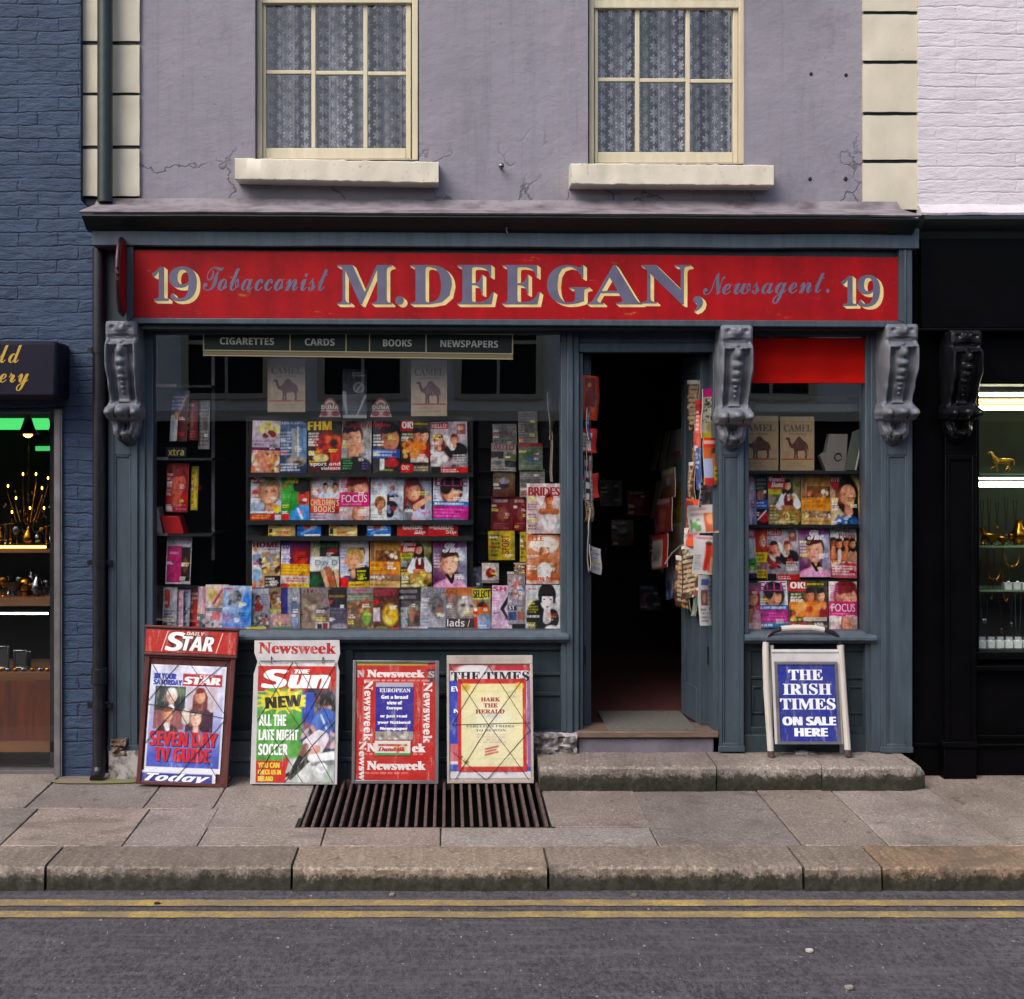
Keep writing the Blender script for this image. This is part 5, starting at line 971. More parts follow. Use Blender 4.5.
# shelf and rack papers inside
K['redface'] = ('#a81d1f', [('G', '#a31a1c', '#b82a2c'), ('F', .5, .42, .26, '#c25a48', '#7a1614', '#8a1416'), ('L', .05, .2, .3, .6, 5, '#d8b0b0'), ('R', .05, .88, .3, .98, '#b9aeb0'), ('L', .5, .82, .95, .98, 2, '#d86a86')])
K['magenta'] = ('#b8b4bc', [('R', .05, .2, .62, .96, '#b01a6a'), ('R', .62, .22, .97, .94, '#3a2c2c'), ('E', .78, .6, .13, .2, '#6a4a42', .4), ('L', .1, .05, .95, .16, 2, '#6a6672'), ('L', .15, .3, .5, .4, 1, '#d88ab8')])
K['bluewhite'] = ('#4a4f78', [('R', 0, .5, .5, 1, '#c9ccd6'), ('R', .5, .1, 1, 1, '#5c1519'), ('E', .4, .5, .2, .1, '#c98a4c', .4), ('L', .05, .1, .9, .4, 4, '#a8a8c0'), ('S', .9, .1, .5, .5, .05, '#8d8a90')])
K['auto'] = ('#8f8d88', [('R', 0, .3, .5, .55, '#2c2f30'), ('R', .55, .4, 1, .6, '#6a6a3c'), ('R', .55, .62, 1, .85, '#3c4448'), ('E', .25, .7, .25, .1, '#5f6468', .4), ('L', .05, .9, .9, .98, 1, '#4a3a38'), ('T', 'AUTO', 'b', .08, .05, .92, .26, '#a01d20')])
K['yellowsport'] = ('#a8971e', [('R', .55, .05, .85, .95, '#c2a81f'), ('L', .1, .1, .45, .9, 6, '#3a3818'), ('T', 'SPORT', 'b', .3, .35, 1.0, .6, '#8a1f1c', {'rot': R(90)})])
K['cap'] = ('#6b5a5a', [('G', '#7a6f4a', '#5a2c2c'), ('E', .5, .4, .25, .14, '#8f8aa0', .3), ('E', .5, .6, .3, .1, '#3a3038', .4), ('L', .1, .05, .9, .2, 1, '#b8b0a8')])
K['redrack'] = ('#6a2226', [('E', .5, .5, .3, .25, '#8a4a42', .5), ('L', .1, .05, .9, .2, 1, '#a8a0a0'), ('L', .1, .75, .9, .95, 3, '#98504a')])
K['cars'] = ('#5f6a5a', [('R', 0, 0, 1, .12, '#8a2a2c'), ('E', .5, .45, .4, .16, '#3f5a3c', .4), ('E', .6, .6, .35, .12, '#3a5a78', .4), ('L', .1, .8, .9, .95, 2, '#8d9088')])
K['greypages'] = ('#7d7b78', [('L', .05, .05, .95, .95, 12, '#4f4d4c'), ('R', .3, .35, .8, .6, '#5a5856')])
K['tennis'] = ('#4a4f58', [('E', .5, .6, .4, .35, '#6d747d', .2), ('E', .5, .6, .3, .26, '#4a4f58', .2), ('L', .05, .05, .9, .2, 1, '#8f959c')])
K['cookpot'] = ('#b5aaa6', [('E', .5, .5, .3, .28, '#7a2418', .2), ('E', .55, .45, .15, .14, '#b8603c', .4), ('R', 0, .85, 1, 1, '#8a8280')])
# door papers
K['comic'] = ('#c9c0a8', [('R', 0, 0, 1, .17, '#c21c72'), ('B', .1, .2, .9, .7, ['#2a2824', '#ded6c0', '#5a5548'], 70, .08), ('E', .6, .8, .35, .14, '#a88d5a', .3), ('R', 0, .9, 1, 1, '#b5a81f')])
K['carnival'] = ('#b5541f', [('R', 0, 0, 1, .2, '#c9301f'), ('L', .05, .04, .95, .16, 1, '#e8d8c4'), ('F', .6, .4, .14, SK2, '#6a3a1c', '#c26a2a'), ('E', .6, .5, .3, .15, '#c9702f', .4), ('R', 0, .45, .4, .85, '#8f98b4'), ('R', .5, .62, .95, .9, '#d0b81f'), ('R', .05, .85, .5, 1, '#b52a20'), ('S', .6, .7, .9, .7, .04, '#2a2614'), ('S', .6, .8, .9, .8, .04, '#2a2614')])
K['newsbw'] = ('#b3a8a4', [('R', 0, 0, .28, 1, '#2c2a2c'), ('L', .02, .05, .26, .95, 4, '#d8d4d0', 1), ('R', .32, .1, .95, .3, '#b8707a'), ('L', .35, .4, .95, .95, 6, '#5a5452'), ('R', .6, .4, .95, .7, '#8a6a66')])
K['newscolour'] = ('#b9b2ac', [('L', .1, .1, .75, .22, 1, '#b5323a'), ('L', .1, .28, .7, .4, 1, '#8a4a48'), ('R', .08, .5, .42, .9, '#4f8a4c'), ('B', .1, .5, .4, .9, ['#6aa05a', '#a86a4a', '#c9c6b8'], 8, .1), ('R', .55, .3, .95, .95, '#a8502c'), ('E', .72, .5, .15, .25, '#cf8a5c', .4)])
K['reddress'] = ('#c0b8b4', [('R', 0, .0, 1, .14, '#c7bcbc'), ('L', .1, .02, .8, .12, 1, '#b52a3a'), ('S', .55, .25, .45, .85, .13, '#b3231c', .09), ('S', .7, .25, .6, .9, .08, '#c24a24', .06), ('E', .55, .2, .16, .07, '#4a2a20', .3), ('R', .62, .55, 1, .98, '#c99a78'), ('L', .05, .5, .3, .9, 6, '#7f8a90')])
K['pagecuts'] = ('#b8b4b0', [('R', .1, .3, .45, .6, '#6a4a40'), ('E', .28, .45, .12, .12, '#b0785c', .4), ('L', .5, .1, .95, .9, 9, '#3f4a78'), ('L', .08, .65, .45, .95, 4, '#5a5654'), ('R', .1, .08, .5, .2, '#4a5a98'), ('E', .7, .6, .15, .1, '#a8903c', .4)])
K['striped'] = ('#3a2a22', [('B', 0, 0, 1, 1, ['#a8742f', '#1d1614', '#8a6a44', '#7a2a20', '#b8a888', '#5a1c18'], 90, .09), ('L', .1, .1, .9, .9, 9, '#c9b89a', .6), ('R', 0, .0, 1, .08, '#c9c4bc')])
K['orangeedge'] = ('#c4471c', [('R', .1, .05, .6, .7, '#6a2c2c'), ('B', .1, .1, .9, .8, ['#8a3a48', '#4a4a58', '#b86a3c'], 12, .15)])
K['bluecomic'] = ('#3c558c', [('B', 0, 0, 1, 1, ['#8a2a34', '#4a78b4', '#c9ccd4', '#1f2a48'], 60, .09), ('L', .1, .1, .9, .5, 4, '#e0d8d0', .7)])
K['whitecomic'] = ('#b8b0a8', [('B', 0, 0, 1, 1, ['#8f8880', '#d2ccc4', '#4a4642', '#9a5a50'], 70, .08), ('L', .1, .4, .9, .6, 3, '#3a3634')])
K['redwhite'] = ('#b32a24', [('R', 0, .2, .6, .9, '#c9c4bc'), ('L', .05, .3, .55, .8, 4, '#5a4644')])
K['camel'] = ('#b3a084', [('X', .12, 5), ('E', .5, .85, .5, .06, '#a08c70', .9, .5), ('R', .03, .78, .97, .8, '#a8282c'), ('L', .2, .84, .8, .95, 2, '#7a6a58', .5), ('R', .05, .64, .28, .76, '#a87a6a', .4), ('R', .72, .6, .97, .77, '#a87a6a', .4)])
K['camelwarm'] = ('#b59c74', K['camel'][1])
K['cocktail'] = ('#2f3440', [('G', '#2a2e38', '#3d4452'), ('S', .05, .5, .2, 1, .1, '#9298a4', .02), ('S', .95, .55, .6, .95, .04, '#aab0ba', .02), ('E', .68, .38, .25, .12, '#8d939c', .12), ('E', .68, .38, .19, .09, '#5d636d', .15), ('S', .6, .45, .78, .32, .02, '#b5bac2'), ('L', .4, .06, .98, .16, 2, '#9aa0aa'), ('R', 0, .94, 1, 1, '#a5a8ad')])
def camel_shape(mb, x0, x1, z0, z1, y, col, mat=0):
    pts = [(.01, .84), (.03, .90), (.10, .95), (.17, .93), (.21, .86), (.22, .74), (.25, .66), (.30, .64), (.36, .70), (.42, .78), (.47, .88), (.53, .96), (.59, .98), (.64, .95), (.70, .86), (.78, .78), (.88, .70), (.94, .60), (.97, .46), (.98, .34), (.95, .34), (.935, .45), (.91, .34), (.915, .16), (.90, .0), (.82, .0), (.845, .10), (.84, .24), (.79, .36), (.68, .33), (.56, .34), (.525, .30), (.52, .14), (.54, .0), (.455, .0), (.465, .12), (.45, .26), (.435, .10), (.42, .0), (.355, .0), (.375, .14), (.375, .32), (.34, .44), (.25, .47), (.17, .55), (.13, .70), (.11, .82)]
    V = [(x0+a*(x1-x0), z0+b*(z1-z0)) for a, b in pts]
    tri = tessellate_polygon([[Vector((a, b, 0)) for a, b in V]]); f = []
    for t in tri:
        a, b, c = (V[i] for i in t); f.append(tuple(t) if (b[0]-a[0])*(c[1]-a[1])-(c[0]-a[0])*(b[1]-a[1]) > 0 else tuple(t[::-1]))
    mb.add([(a, y, b) for a, b in V], f, mat, col)
_n = [0]
rm_ = random.Random(11)
def mag(key, p0, q0, p1, q1, y, label, group=None, lean=None, roll=None, th=.005, name='magazine', cat='magazine', turn=0, res=None, extra=None, mat='print', bow=None, foot=None):
    """a magazine standing at depth y, its cover spanning the measured box"""
    _n[0] += 1; w = (p1-p0)*sca(y); h = (q1-q0)*sca(y); lean = rm_.uniform(-3, -8) if lean is None else lean; roll = rm_.uniform(-1.2, 1.2) if roll is None else roll
    h = h/math.cos(R(lean)); bow = rm_.uniform(-.004, .012) if bow is None else bow
    mb = MB(); nx, nk = 8, 6
    for i in range(nx):
        for j in range(nk): mb.box(-w/2+w*i/nx, -w/2+w*(i+1)/nx, .0012, .0012+th, h*j/nk, h*(j+1)/nk, 0, '#b9b3ab')
    printed(mb, K[key], -w/2, w/2, 0, h, 0, _n[0], res or max(32, min(64, int((p1-p0)*1.6))), gritty=(mat == 'print'))
    if extra: extra(mb, w, h)
    mb.bend(lambda x, yy, z: (x, yy+bow*((x/w*2)**2)+.006*(z/h-.5)**2, z))
    o = mb.build(name, M[mat], raw=True)
    o.location = (WX((p0+p1)/2, y), y, WZ(q1, y)); o.rotation_euler = (R(lean), R(roll), R(turn))
    return tag(o, label, cat, group)
def sheet(key, TL, TR, BR, BL, label, name='newspaper', cat='newspaper', group=None, res=26, bend=.02, th=.004, curl=0):
    """paper hung between four points in space"""
    _n[0] += 1; TL, TR, BR, BL = (Vector(p) for p in (TL, TR, BR, BL)); w = ((TR-TL).length+(BR-BL).length)/2; h = ((BL-TL).length+(BR-TR).length)/2
    org = BL; mb = MB(); n = (TR-TL).cross(TL-BL); n.normalize()
    if n.y > 0: n = -n
    bx = MB(); printed(mb, K[key], 0, 1, 0, 1, 0, _n[0], res, 0, .0012)
    # canvas aspect follows the sheet
    sd = _n[0]; mb = MB(); bg, ops = K[key]; cv, tx = draw(ops, bg, res, max(6, int(res*h/w)), sd); mb.canvas(cv, 0, 1, 0, 1, 0)
    nx, nz_ = 8, 10
    vs = [(i/nx, th, j/nz_) for j in range(nz_+1) for i in range(nx+1)]
    mb.add(vs, [(j*(nx+1)+i, (j+1)*(nx+1)+i, (j+1)*(nx+1)+i+1, j*(nx+1)+i+1) for j in range(nz_) for i in range(nx)], 0, '#aaa49c')
    k = len(mb.v)
    for s, t, u0, u1 in ((0, 0, 0, 1), (0, 1, 0, 1)): pass
    edge = [(0, 0), (1, 0), (1, 1), (0, 1)]
    for a, b in zip(edge, edge[1:]+edge[:1]):
        m = 10; e = []
        for i in range(m+1):
            u = a[0]+(b[0]-a[0])*i/m; v = a[1]+(b[1]-a[1])*i/m; e += [(u, 0, v), (u, th, v)]
        mb.add(e, [(2*i, 2*i+1, 2*i+3, 2*i+2) for i in range(m)], 0, '#a7a097')
    ph = sd*1.7
    def fn(u, d, v):
        p = BL*(1-u)*(1-v)+BR*u*(1-v)+TL*(1-u)*v+TR*u*v
        p = p+n*(bend*math.sin(u*3.1+ph)+bend*.6*math.sin(v*4+ph*2)*(1-v)+curl*(1-v)**2*math.sin(u*5+ph)-d)
        return p-org
    mb.bend(fn); o = mb.build(name, M['print'], raw=True); o.location = org
    return tag(o, label, cat, group)
# ================================================================== MAIN WINDOW DISPLAY
RK = thing('magazine_rack', 'tall dark wire rack with four ledges of magazines inside the main shop window', 'rack', (WX(358, .33), .33, WZ(634, .1)))
mb = MB(); mb.pb(246, 473, 416, 626, .335, .345); mb.build('back_board', M['darkboard'], RK)
for q in (475, 522.5, 538.5, 590):
    mb = MB(); mb.pb(246, 473, q, q+2.2, .262, .335); mb.pb(246, 473, q-2.5, q+2.2, .256, .262); mb.build('ledge', M['darkboard'], RK)
for p in (247, 472): mb = MB(); mb.pb(p-1, p+1, 416, 633, .33, .35); mb.build('upright', M['darkboard'], RK)
for p in (290, 345, 405, 455):
    pass
GW = 'magazines on the rack in the main window'
y = .285
def row(lst, y, q0, q1, g=GW, **kw):
    for key, p0, p1, *rest in lst:
        a, b = (rest[1], rest[2]) if len(rest) > 2 else (q0, q1)
        mag(key, p0, a, p1, b, y+rm_.uniform(-.004, .004), rest[0], g, **kw)
row([('flowers', 251, 279, 'flower arranging magazine with purple band at the top corner of the rack'), ('country', 279.5, 306.5, 'slate blue country house magazine with white columns on the cover'),
     ('fire', 307.5, 341, 'fiery red men\'s magazine with yellow capitals on the top rack ledge'), ('coveredmouth', 341, 371, 'magazine with a man holding his hand over his mouth'),
     ('redscript', 371.5, 399.5, 'dark magazine with red script title and blue band across a face'), ('orangegroup', 400.5, 429.5, 'celebrity weekly with people in orange on the top rack ledge'),
     ('couple', 430.5, 468, 'grey celebrity weekly with a couple, last on the top rack ledge', 421.5, 474.5)], y, 420.5, 472.5)
row([('blondkid', 250, 281, 'magazine with a smiling fair haired child and yellow disc'), ('greenhat', 281, 309, 'bright green magazine with a person in a black hat'),
     ('childbooks', 309, 339, 'orange magazine about children\'s books on the second rack ledge'), ('focus', 339.5, 369.5, 'magazine with magenta band across a face on the second rack ledge'),
     ('hairbeauty', 370, 403, 'pale blue hair magazine with a small inset portrait'), ('redhead', 403.5, 432, 'magazine with a red haired woman resting on her arm'),
     ('darkbob', 432.5, 468, 'magazine with dark bobbed hair and magenta band, last on second rack ledge', 476, 525)], y, 474, 520.5)
y2 = .275
for key, p0, p1, l in (('yellowbook', 268, 295, 'small cream booklet under the smiling child magazine'), ('bluebook', 297, 321, 'small blue booklet below the green magazine'), ('yellowbook', 329, 357, 'small cream booklet in the middle of the narrow ledge'),
                       ('bluebook', 367, 391, 'small blue booklet beside the two red guides'), ('redguide', 397, 427, 'red television guide, left one of the pair on the narrow ledge'), ('redguide', 427.5, 458, 'red television guide at the right end of the narrow ledge')):
    mag(key, p0, 521, p1, 536.5, y2, l, 'booklets on the narrow rack ledge', name='booklet', cat='booklet')
row([('home', 252, 280, 'home decorating magazine with dark red capitals and room pictures'), ('purplehair', 280, 309, 'magazine with purple and red cover over an orange band'),
     ('journal', 309.5, 339, 'magazine with green title and a plain white band across it'), ('womanblond', 339.5, 369, 'women\'s weekly with a blond woman and yellow captions'),
     ('amberbooks', 369.5, 400, 'sepia magazine with amber band on the third rack ledge'), ('redvest', 400.5, 432, 'magazine with woman in white sleeves and red waistcoat on the rack'),
     ('pinkjacket', 433, 467, 'magazine with a woman in a pink jacket on the third rack ledge', 541.5, 588.5)], y, 540, 588)
# bottom row standing on the display bed against the glass
y = .17
G2 = 'magazines standing along the foot of the main window'
for i, (key, p0, p1, q0, q1, yy, l) in enumerate((
    ('thinwhite', 162, 176, 588, 632, .13, 'narrow white paper leaning at the far left foot of the window'), ('thinpink', 171, 183, 591, 632, .15, 'narrow pink edged paper second along the foot of the window'),
    ('blueface', 176, 189, 590, 632, .17, 'grey blue paper with dark face leaning by the shelf unit'), ('redpaper', 185, 207, 588, 630, .20, 'dark red newspaper behind the leaning papers'),
    ('pinkstripe', 196, 212, 587, 632, .19, 'pink and white striped paper beside the pastel magazine'), ('pastel', 205, 228, 585, 632, .175, 'pastel magazine with yellow and pink shapes at the window foot'),
    ('bluespace', 221.5, 250.5, 586, 632, .16, 'sky blue magazine with a grey wheel on the cover'), ('greenflower', 248, 270, 589, 632, .18, 'grey magazine with small seated figure and speckled plants'),
    ('orangecar', 267, 284, 588, 632, .19, 'magazine with orange picture above a pink page'), ('violetpair', 281, 300, 588, 632, .17, 'violet and grey magazine below the orange banded one'),
    ('brownstatue', 298, 329, 588, 632, .18, 'brown magazine with big grey title letters and small inset pictures'), ('nightcoast', 327, 349, 590, 632, .19, 'very dark magazine with faint gold line at the window foot'),
    ('gardenfeast', 347, 374, 588, 632, .175, 'brown food magazine with green bottle below the blond woman'), ('photoyellow', 373.5, 399.5, 588, 632, .165, 'photography magazine with a big yellow flower'),
    ('greylandscape', 399, 421, 588, 632, .18, 'grey landscape magazine with a pale blue panel'), ('greyface', 420, 446.5, 588, 632, .17, 'silver grey magazine with a profile of a dark head'),
    ('ladsface', 445.5, 474.5, 588, 632, .155, 'orange topped magazine with close up grey face and white lettering'), ('select', 473.5, 491.5, 589, 632, .15, 'music magazine with yellow header and red spine strip'),
    ('shepink', 491.5, 512, 586, 632, .145, 'pale pink magazine with a black sleeved arm'), ('starslist', 508, 525.5, 575, 624, .13, 'mauve magazine with several small pictures beside the flapper cover'))):
    mag(key, p0, q0, p1, q1, yy, l, G2)
for key, p0, p1, q0, q1, l in (('brides', 526.5, 560.5, 483.5, 533.5, 'wedding magazine with red capitals and a bride in white'), ('sunhat', 526.5, 560.5, 535, 584, 'magazine with woman in a wide white sun hat'), ('flapper', 525.5, 560, 585, 631.5, 'magazine with black bobbed hair and white face drawing')):
    mag(key, p0, q0, p1, q1, .10, l, 'magazines in the column by the right edge of the main window', lean=-2, roll=.4, res=60)
lm = MB()
def flyer(p0, p1, q0, q1, y, c, label):
    mb = MB(); mb.pb(p0, p1, q0, q1, y, y+.05, 0, c); mb.bend(lambda x, yy, z: (x+mnoise.noise(Vector((x*30, yy*30, 1)))*.006, yy, z+mnoise.noise(Vector((x*25, yy*9, 5)))*.003)); tag(mb.build('folded_leaflet', M['print']), label, 'leaflet', 'leaflets lying on the window bed')
flyer(246, 266, 628, 631.5, .09, '#cfc02a', 'yellow folded leaflet lying on the window bed'); flyer(272, 292, 627.5, 632, .1, '#2f8a4c', 'green folded leaflet lying on the window bed')
flyer(271, 284, 630.5, 633, .082, '#cf5a5e', 'salmon leaflet lying below the violet magazine'); flyer(286, 298, 630.5, 633.5, .083, '#d06a76', 'pink leaflet nearest the window sill edge'); flyer(222, 246, 630.5, 634, .084, '#b89ac4', 'lilac sheet lying under the sky blue magazine')
# posters and stickers high in the window
def poster(key, p0, p1, q0, q1, y, label, camel=False, group=None):
    def ex(mb, w, h):
        if camel:
            camel_shape(mb, -w*.36, w*.34, h*.225, h*.64, -.0016, '#5a3228'); mb.text('CAMEL', 'sb', -w*.4, w*.42, h*.72, h*.85, -.0017, '#6a5f50', 0, .001); mb.text('FILTERS', 'sb', -w*.26, w*.26, h*.66, h*.69, -.0017, '#6a5a4a')
    return mag(key, p0, q0, p1, q1, y, label, group, 0, 0, .004, 'cigarette_poster' if camel else 'poster', 'poster', extra=ex, mat='poster', bow=.004)
poster('camel', 267.5, 305, 359, 412, .24, 'cream cigarette poster with brown camel above the flower magazine', True, 'camel cigarette posters')
poster('camel', 411, 447, 360, 416, .24, 'cream cigarette poster with brown camel above the celebrity weeklies', True, 'camel cigarette posters')
poster('cocktail', 342.5, 366.5, 369, 418, .25, 'dark blue drinks poster with a pale round emblem')
def badge(p, q, label):
    _y = .22; mb = MB(); x, z, s = WX(p, _y), WZ(q, _y), sca(_y)
    def PG(pts, c, l): mb.prism([(x+a*s, z+b*s) for a, b in pts], _y-.0008*l, _y+.003, 0, c)
    arch = [(7*math.cos(a), 1+9*math.sin(a)) for a in [math.pi*i/14 for i in range(15)]]
    PG(arch, '#7a2a2c', 1); PG([(5.4*math.cos(math.pi*i/14), 1+6.8*math.sin(math.pi*i/14)) for i in range(15)], '#b5aba6', 2); PG([(4*math.cos(math.pi*i/14), 1+5*math.sin(math.pi*i/14)) for i in range(15)], '#6b2628', 3)
    PG([(-11, -9), (11, -9), (8, -1), (-8, -1)], '#b08d8c', 1)
    for e in (-5.5, 5.5): PG([(e+4*math.cos(2*math.pi*i/16), -5.5+2.6*math.sin(2*math.pi*i/16)) for i in range(16)], '#6e1f26', 2)
    PG([(-9, -2), (9, -2), (9, 3.4), (-9, 3.4)], '#3c3830', 4)
    mb.text('DUMA', 'b', x-8.4*s, x+8.4*s, z-1.4*s, z+2.8*s, _y-.006, '#d0c6ae'); tag(mb.build('window_sticker', M['poster']), label, 'sticker', 'red arch stickers in the main window')
badge(330, 408, 'red and white arch sticker left of the dark blue drinks poster'); badge(381, 408, 'red and white arch sticker right of the dark blue drinks poster')
SB = thing('window_signboard', 'long dark green strip sign listing goods in white capitals across the window top', 'sign', (WX(357, .05), .05, WZ(357, .05)))
yy = .052; mb = MB()
def tilt(x, y, z): return (x, y, z-(x-WX(203, yy))*.012)
mb.pb(203, 513, 330.5, 355.5, yy, yy+.01, 0, '#14241b'); mb.pb(203, 513, 351.2, 354.2, yy-.002, yy, 0, '#8f7d58')
for q in (330.2, 349.6, 354.6): mb.pb(203, 513, q, q+1.1, yy-.003, yy, 0, '#c0b68f')
for p in (203, 289.5, 345.5, 369, 425.5, 512): mb.pb(p, p+1.1, 331.3, 349.6, yy-.003, yy, 0, '#c0b68f')
for t, a, b in (('CIGARETTES', 220, 274), ('CARDS', 305, 334.5), ('BOOKS', 383, 411.5), ('NEWSPAPERS', 440.5, 498)):
    mb.text(t, 'b', WX(a, yy), WX(b, yy), WZ(344.2, yy), WZ(337.2, yy), yy-.002, '#c9cac0', 0, .0007)
mb.bend(tilt); mb.build('board', M['tint'], SB)

# shelf unit on the left, seen through the glass
SU = thing('shelf_unit', 'dark glass shelf unit stacked with books at the left of the window', 'shelf', (WX(183, .4), .4, WZ(633, .1)))
mb = MB(); mb.pb(150, 214, 345, 632, .62, .64); mb.build('back_board', M['dark'], SU)
mb = MB(); mb.pb(211.5, 214.5, 352, 560, .3, .32); mb.build('upright', M['steel'], SU)
for q in (385, 458, 534):
    mb = MB(); mb.pb(152, 212, q, q+2.4, .12, .6); mb.build('shelf', M['darkboard'], SU)
    mb = MB(); mb.pb(152, 168 if q > 400 else 176, q-1, q+2, .112, .12); mb.build('shelf_edge', M['steel'], SU)
G3 = 'books and papers on the shelf unit'
mag('bluewhite', 167, 390, 186, 441, .15, 'blue and white paperback on the upper shelf of the unit', G3, turn=-20); mag('redface', 165, 463, 187, 512, .14, 'red magazine with a large face on the shelf unit', G3)
mag('redrack', 186, 400, 197, 440, .17, 'dark red paperback beside the blue one on the upper shelf', G3); mag('magenta', 165, 537, 190, 584, .14, 'magenta and white book on the lowest shelf', G3)
mag('yellowsport', 190, 466, 197, 510, .17, 'thin yellow spine beside the red faced magazine', G3); mag('greypages', 198, 400, 209, 449, .2, 'grey pages hanging on the upper shelf', G3)
mb = MB(); mb.text('xtra', 'b', WX(168, .15), WX(184, .15), WZ(455.5, .15), WZ(449, .15), .1485, '#c8bb2e'); mb.pb(166, 186, 447.5, 457, .15, .16, 0, '#23243f'); tag(mb.build('shelf_ticket', M['tint']), 'dark ticket with yellow lettering above the second shelf', 'ticket')
for i, (p, c, l) in enumerate(((155, '#27496f', 'blue book leaning in the left corner of the shelf unit'), (161, '#a9a6a2', 'white book leaning against the blue book on the shelf'))):
    mb = MB(); w = 5*sca(.4); h = 26*sca(.4); mb.box(-w/2, w/2, 0, .14, 0, h, 0, c); mb.box(-w/2+.002, w/2-.002, -.0005, .0, .004, h-.004, 0, c); o = mb.build('book', M['print'], raw=True, bevel=.002); o.location = (WX(p, .15), .13, WZ(534, .13)); o.rotation_euler = (0, R(-12), 0); tag(o, l, 'book')
mb = MB(); mb.pb(166, 185, 516, 534, .13, .27, 0, '#b31c20'); mb.bend(lambda x, y, z: (x+(z-WZ(534, .36))*-.3, y, z)); tag(mb.build('book', M['print'], bevel=.004), 'bright red box of books on the lower shelf', 'book')
# inner racks, right of the main rack
IR = thing('magazine_rack', 'inner shop rack of dim magazines seen past the main display', 'rack', (WX(520, .52), .52, WZ(640, .55)))
mb = MB(); mb.pb(478, 562, 400, 640, .55, .57); mb.build('back_board', M['dark'], IR)
for q in (446, 471, 497, 533, 562):
    mb = MB(); mb.pb(478, 562, q, q+1.5, .5, .55); mb.build('ledge', M['darkboard'], IR)
G4 = 'magazines on the dim inner rack'
for key, p0, p1, q0, q1, l, yy in (
    ('greypages', 493, 517, 424, 445, 'black and white paper at the top of the inner rack', .48), ('auto', 491, 516, 443, 471, 'car magazine with red capitals on the inner rack', .46), ('cap', 493, 515, 470, 497, 'magazine with a pale cap on the inner rack', .48),
    ('redrack', 491, 513, 497, 531, 'dark red magazine under the cap picture on the inner rack', .48), ('greypages', 519, 538, 411, 446, 'stack of grey papers beside the top of the inner rack', .48), ('cars', 519, 543, 443, 470, 'green and blue car magazine on the inner rack', .46),
    ('greypages', 520, 545, 469, 497, 'grey paper with small print behind the wedding magazine', .46), ('redrack', 514, 528, 497, 531, 'red magazine beside the wedding magazine, deep inside', .48), ('yellowsport', 488.5, 515, 531, 560, 'yellow sports paper hanging on the inner rack', .44), ('yellowsport', 520, 532, 532, 562, 'yellow sports paper half hidden by the sun hat magazine', .40)):
    mag(key, p0, q0, p1, q1, yy, l, G4)
mag('tennis', 468, 567, 483, 590, .36, 'dark racket magazine behind the rack edge', None); mag('cookpot', 482, 563, 499, 583, .33, 'pale magazine with a round red pot', None)
for i, (a, b, c, d, k) in enumerate(((507, 514, 572, 600, 'striped'), (514, 527, 563, 577, 'striped'))):
    mag(k, a, c, b, d, .4, ('striped folded paper behind the pink magazine', 'small striped paper above the mauve magazine')[i])
for i, (x0, x1, q0, q1) in enumerate(((547, 549.5, 392, 440), (549, 553.5, 432, 482))):
    sheet('whitecomic', (WX(x0, .3), .3, WZ(q0, .3)), (WX(x1, .5)+.01, .5, WZ(q0, .3)), (WX(x1, .5)+.015, .5, WZ(q1, .3)), (WX(x0, .3)+.01, .3, WZ(q1, .3)), ('curled pale paper hanging high beside the window post', 'curled red and white paper hanging above the wedding magazine')[i], res=16)
# ================================================================== SMALL WINDOW DISPLAY
RK = thing('magazine_rack', 'short dark rack of magazines in the small right window', 'rack', (WX(805, .3), .3, WZ(634, .1)))
mb = MB(); mb.pb(738, 868, 470, 632, .295, .305); mb.build('back_board', M['darkboard'], RK)
for q in (525.5, 580):
    mb = MB(); mb.pb(738, 866, q, q+2.2, .235, .295); mb.build('ledge', M['darkboard'], RK)
mb = MB(); mb.pb(738, 866, 471, 474, .2, .295); mb.build('top_shelf', M['darkboard'], RK)
y = .25; G5 = 'magazines in the small right window'
row([('lavender', 741, 757.5, 'lavender and red magazine at the left end of the small window'), ('bluedash', 757, 769, 'dark magazine with blue band in the small window'), ('redvest', 769, 801.5, 'magazine with woman in red waistcoat in the small window'),
     ('amberbooks', 802, 832, 'sepia magazine with amber band in the small window'), ('mirrorface', 832, 861.5, 'magazine with a long black haired woman smiling')], y, 475.5, 524.5, G5)
row([('greenband', 741, 757, 'white magazine with green band in the small window', 529, 578), ('yellowstack', 756.5, 768, 'red and yellow magazine beside the couple weekly in small window', 529, 578), ('couple', 767.5, 800, 'grey celebrity weekly with a couple in the small window', 529, 581.5),
     ('pinkjacket', 800, 831, 'magazine with a woman in a pink jacket in the small window', 528.5, 577), ('fourwomen', 831, 857.5, 'magazine with four women standing in a row', 528.5, 578)], y, 529, 578, G5)
row([('pinkpeople', 740, 761, 'hot pink magazine with pale portraits in the small window'), ('darkbob', 760, 789, 'magazine with dark bobbed hair and magenta band in small window', 581.5, 628), ('orangegroup', 790, 829, 'celebrity weekly with people in orange in the small window', 581.5, 631), ('focus', 830, 858, 'magazine with magenta band across a face in the small window', 582, 631)], .16, 583, 630, G5)
y = .24
poster('camelwarm', 736, 778.5, 416, 470.5, y, 'cream cigarette poster with brown camel at left in the small window', True, 'camel cigarette posters'); poster('camelwarm', 780.5, 814.5, 416.5, 470.5, y+.01, 'cream cigarette poster with brown camel beside the grey carton', True, 'camel cigarette posters')
mb = MB(); y = .26
mb.prism([(WX(820, y), WZ(456, y)), (WX(826, y), WZ(452, y)), (WX(830, y), WZ(434, y)), (WX(848, y), WZ(434, y)), (WX(846, y), WZ(471, y)), (WX(826, y), WZ(471, y))], y, y+.06, 0, '#77726f')
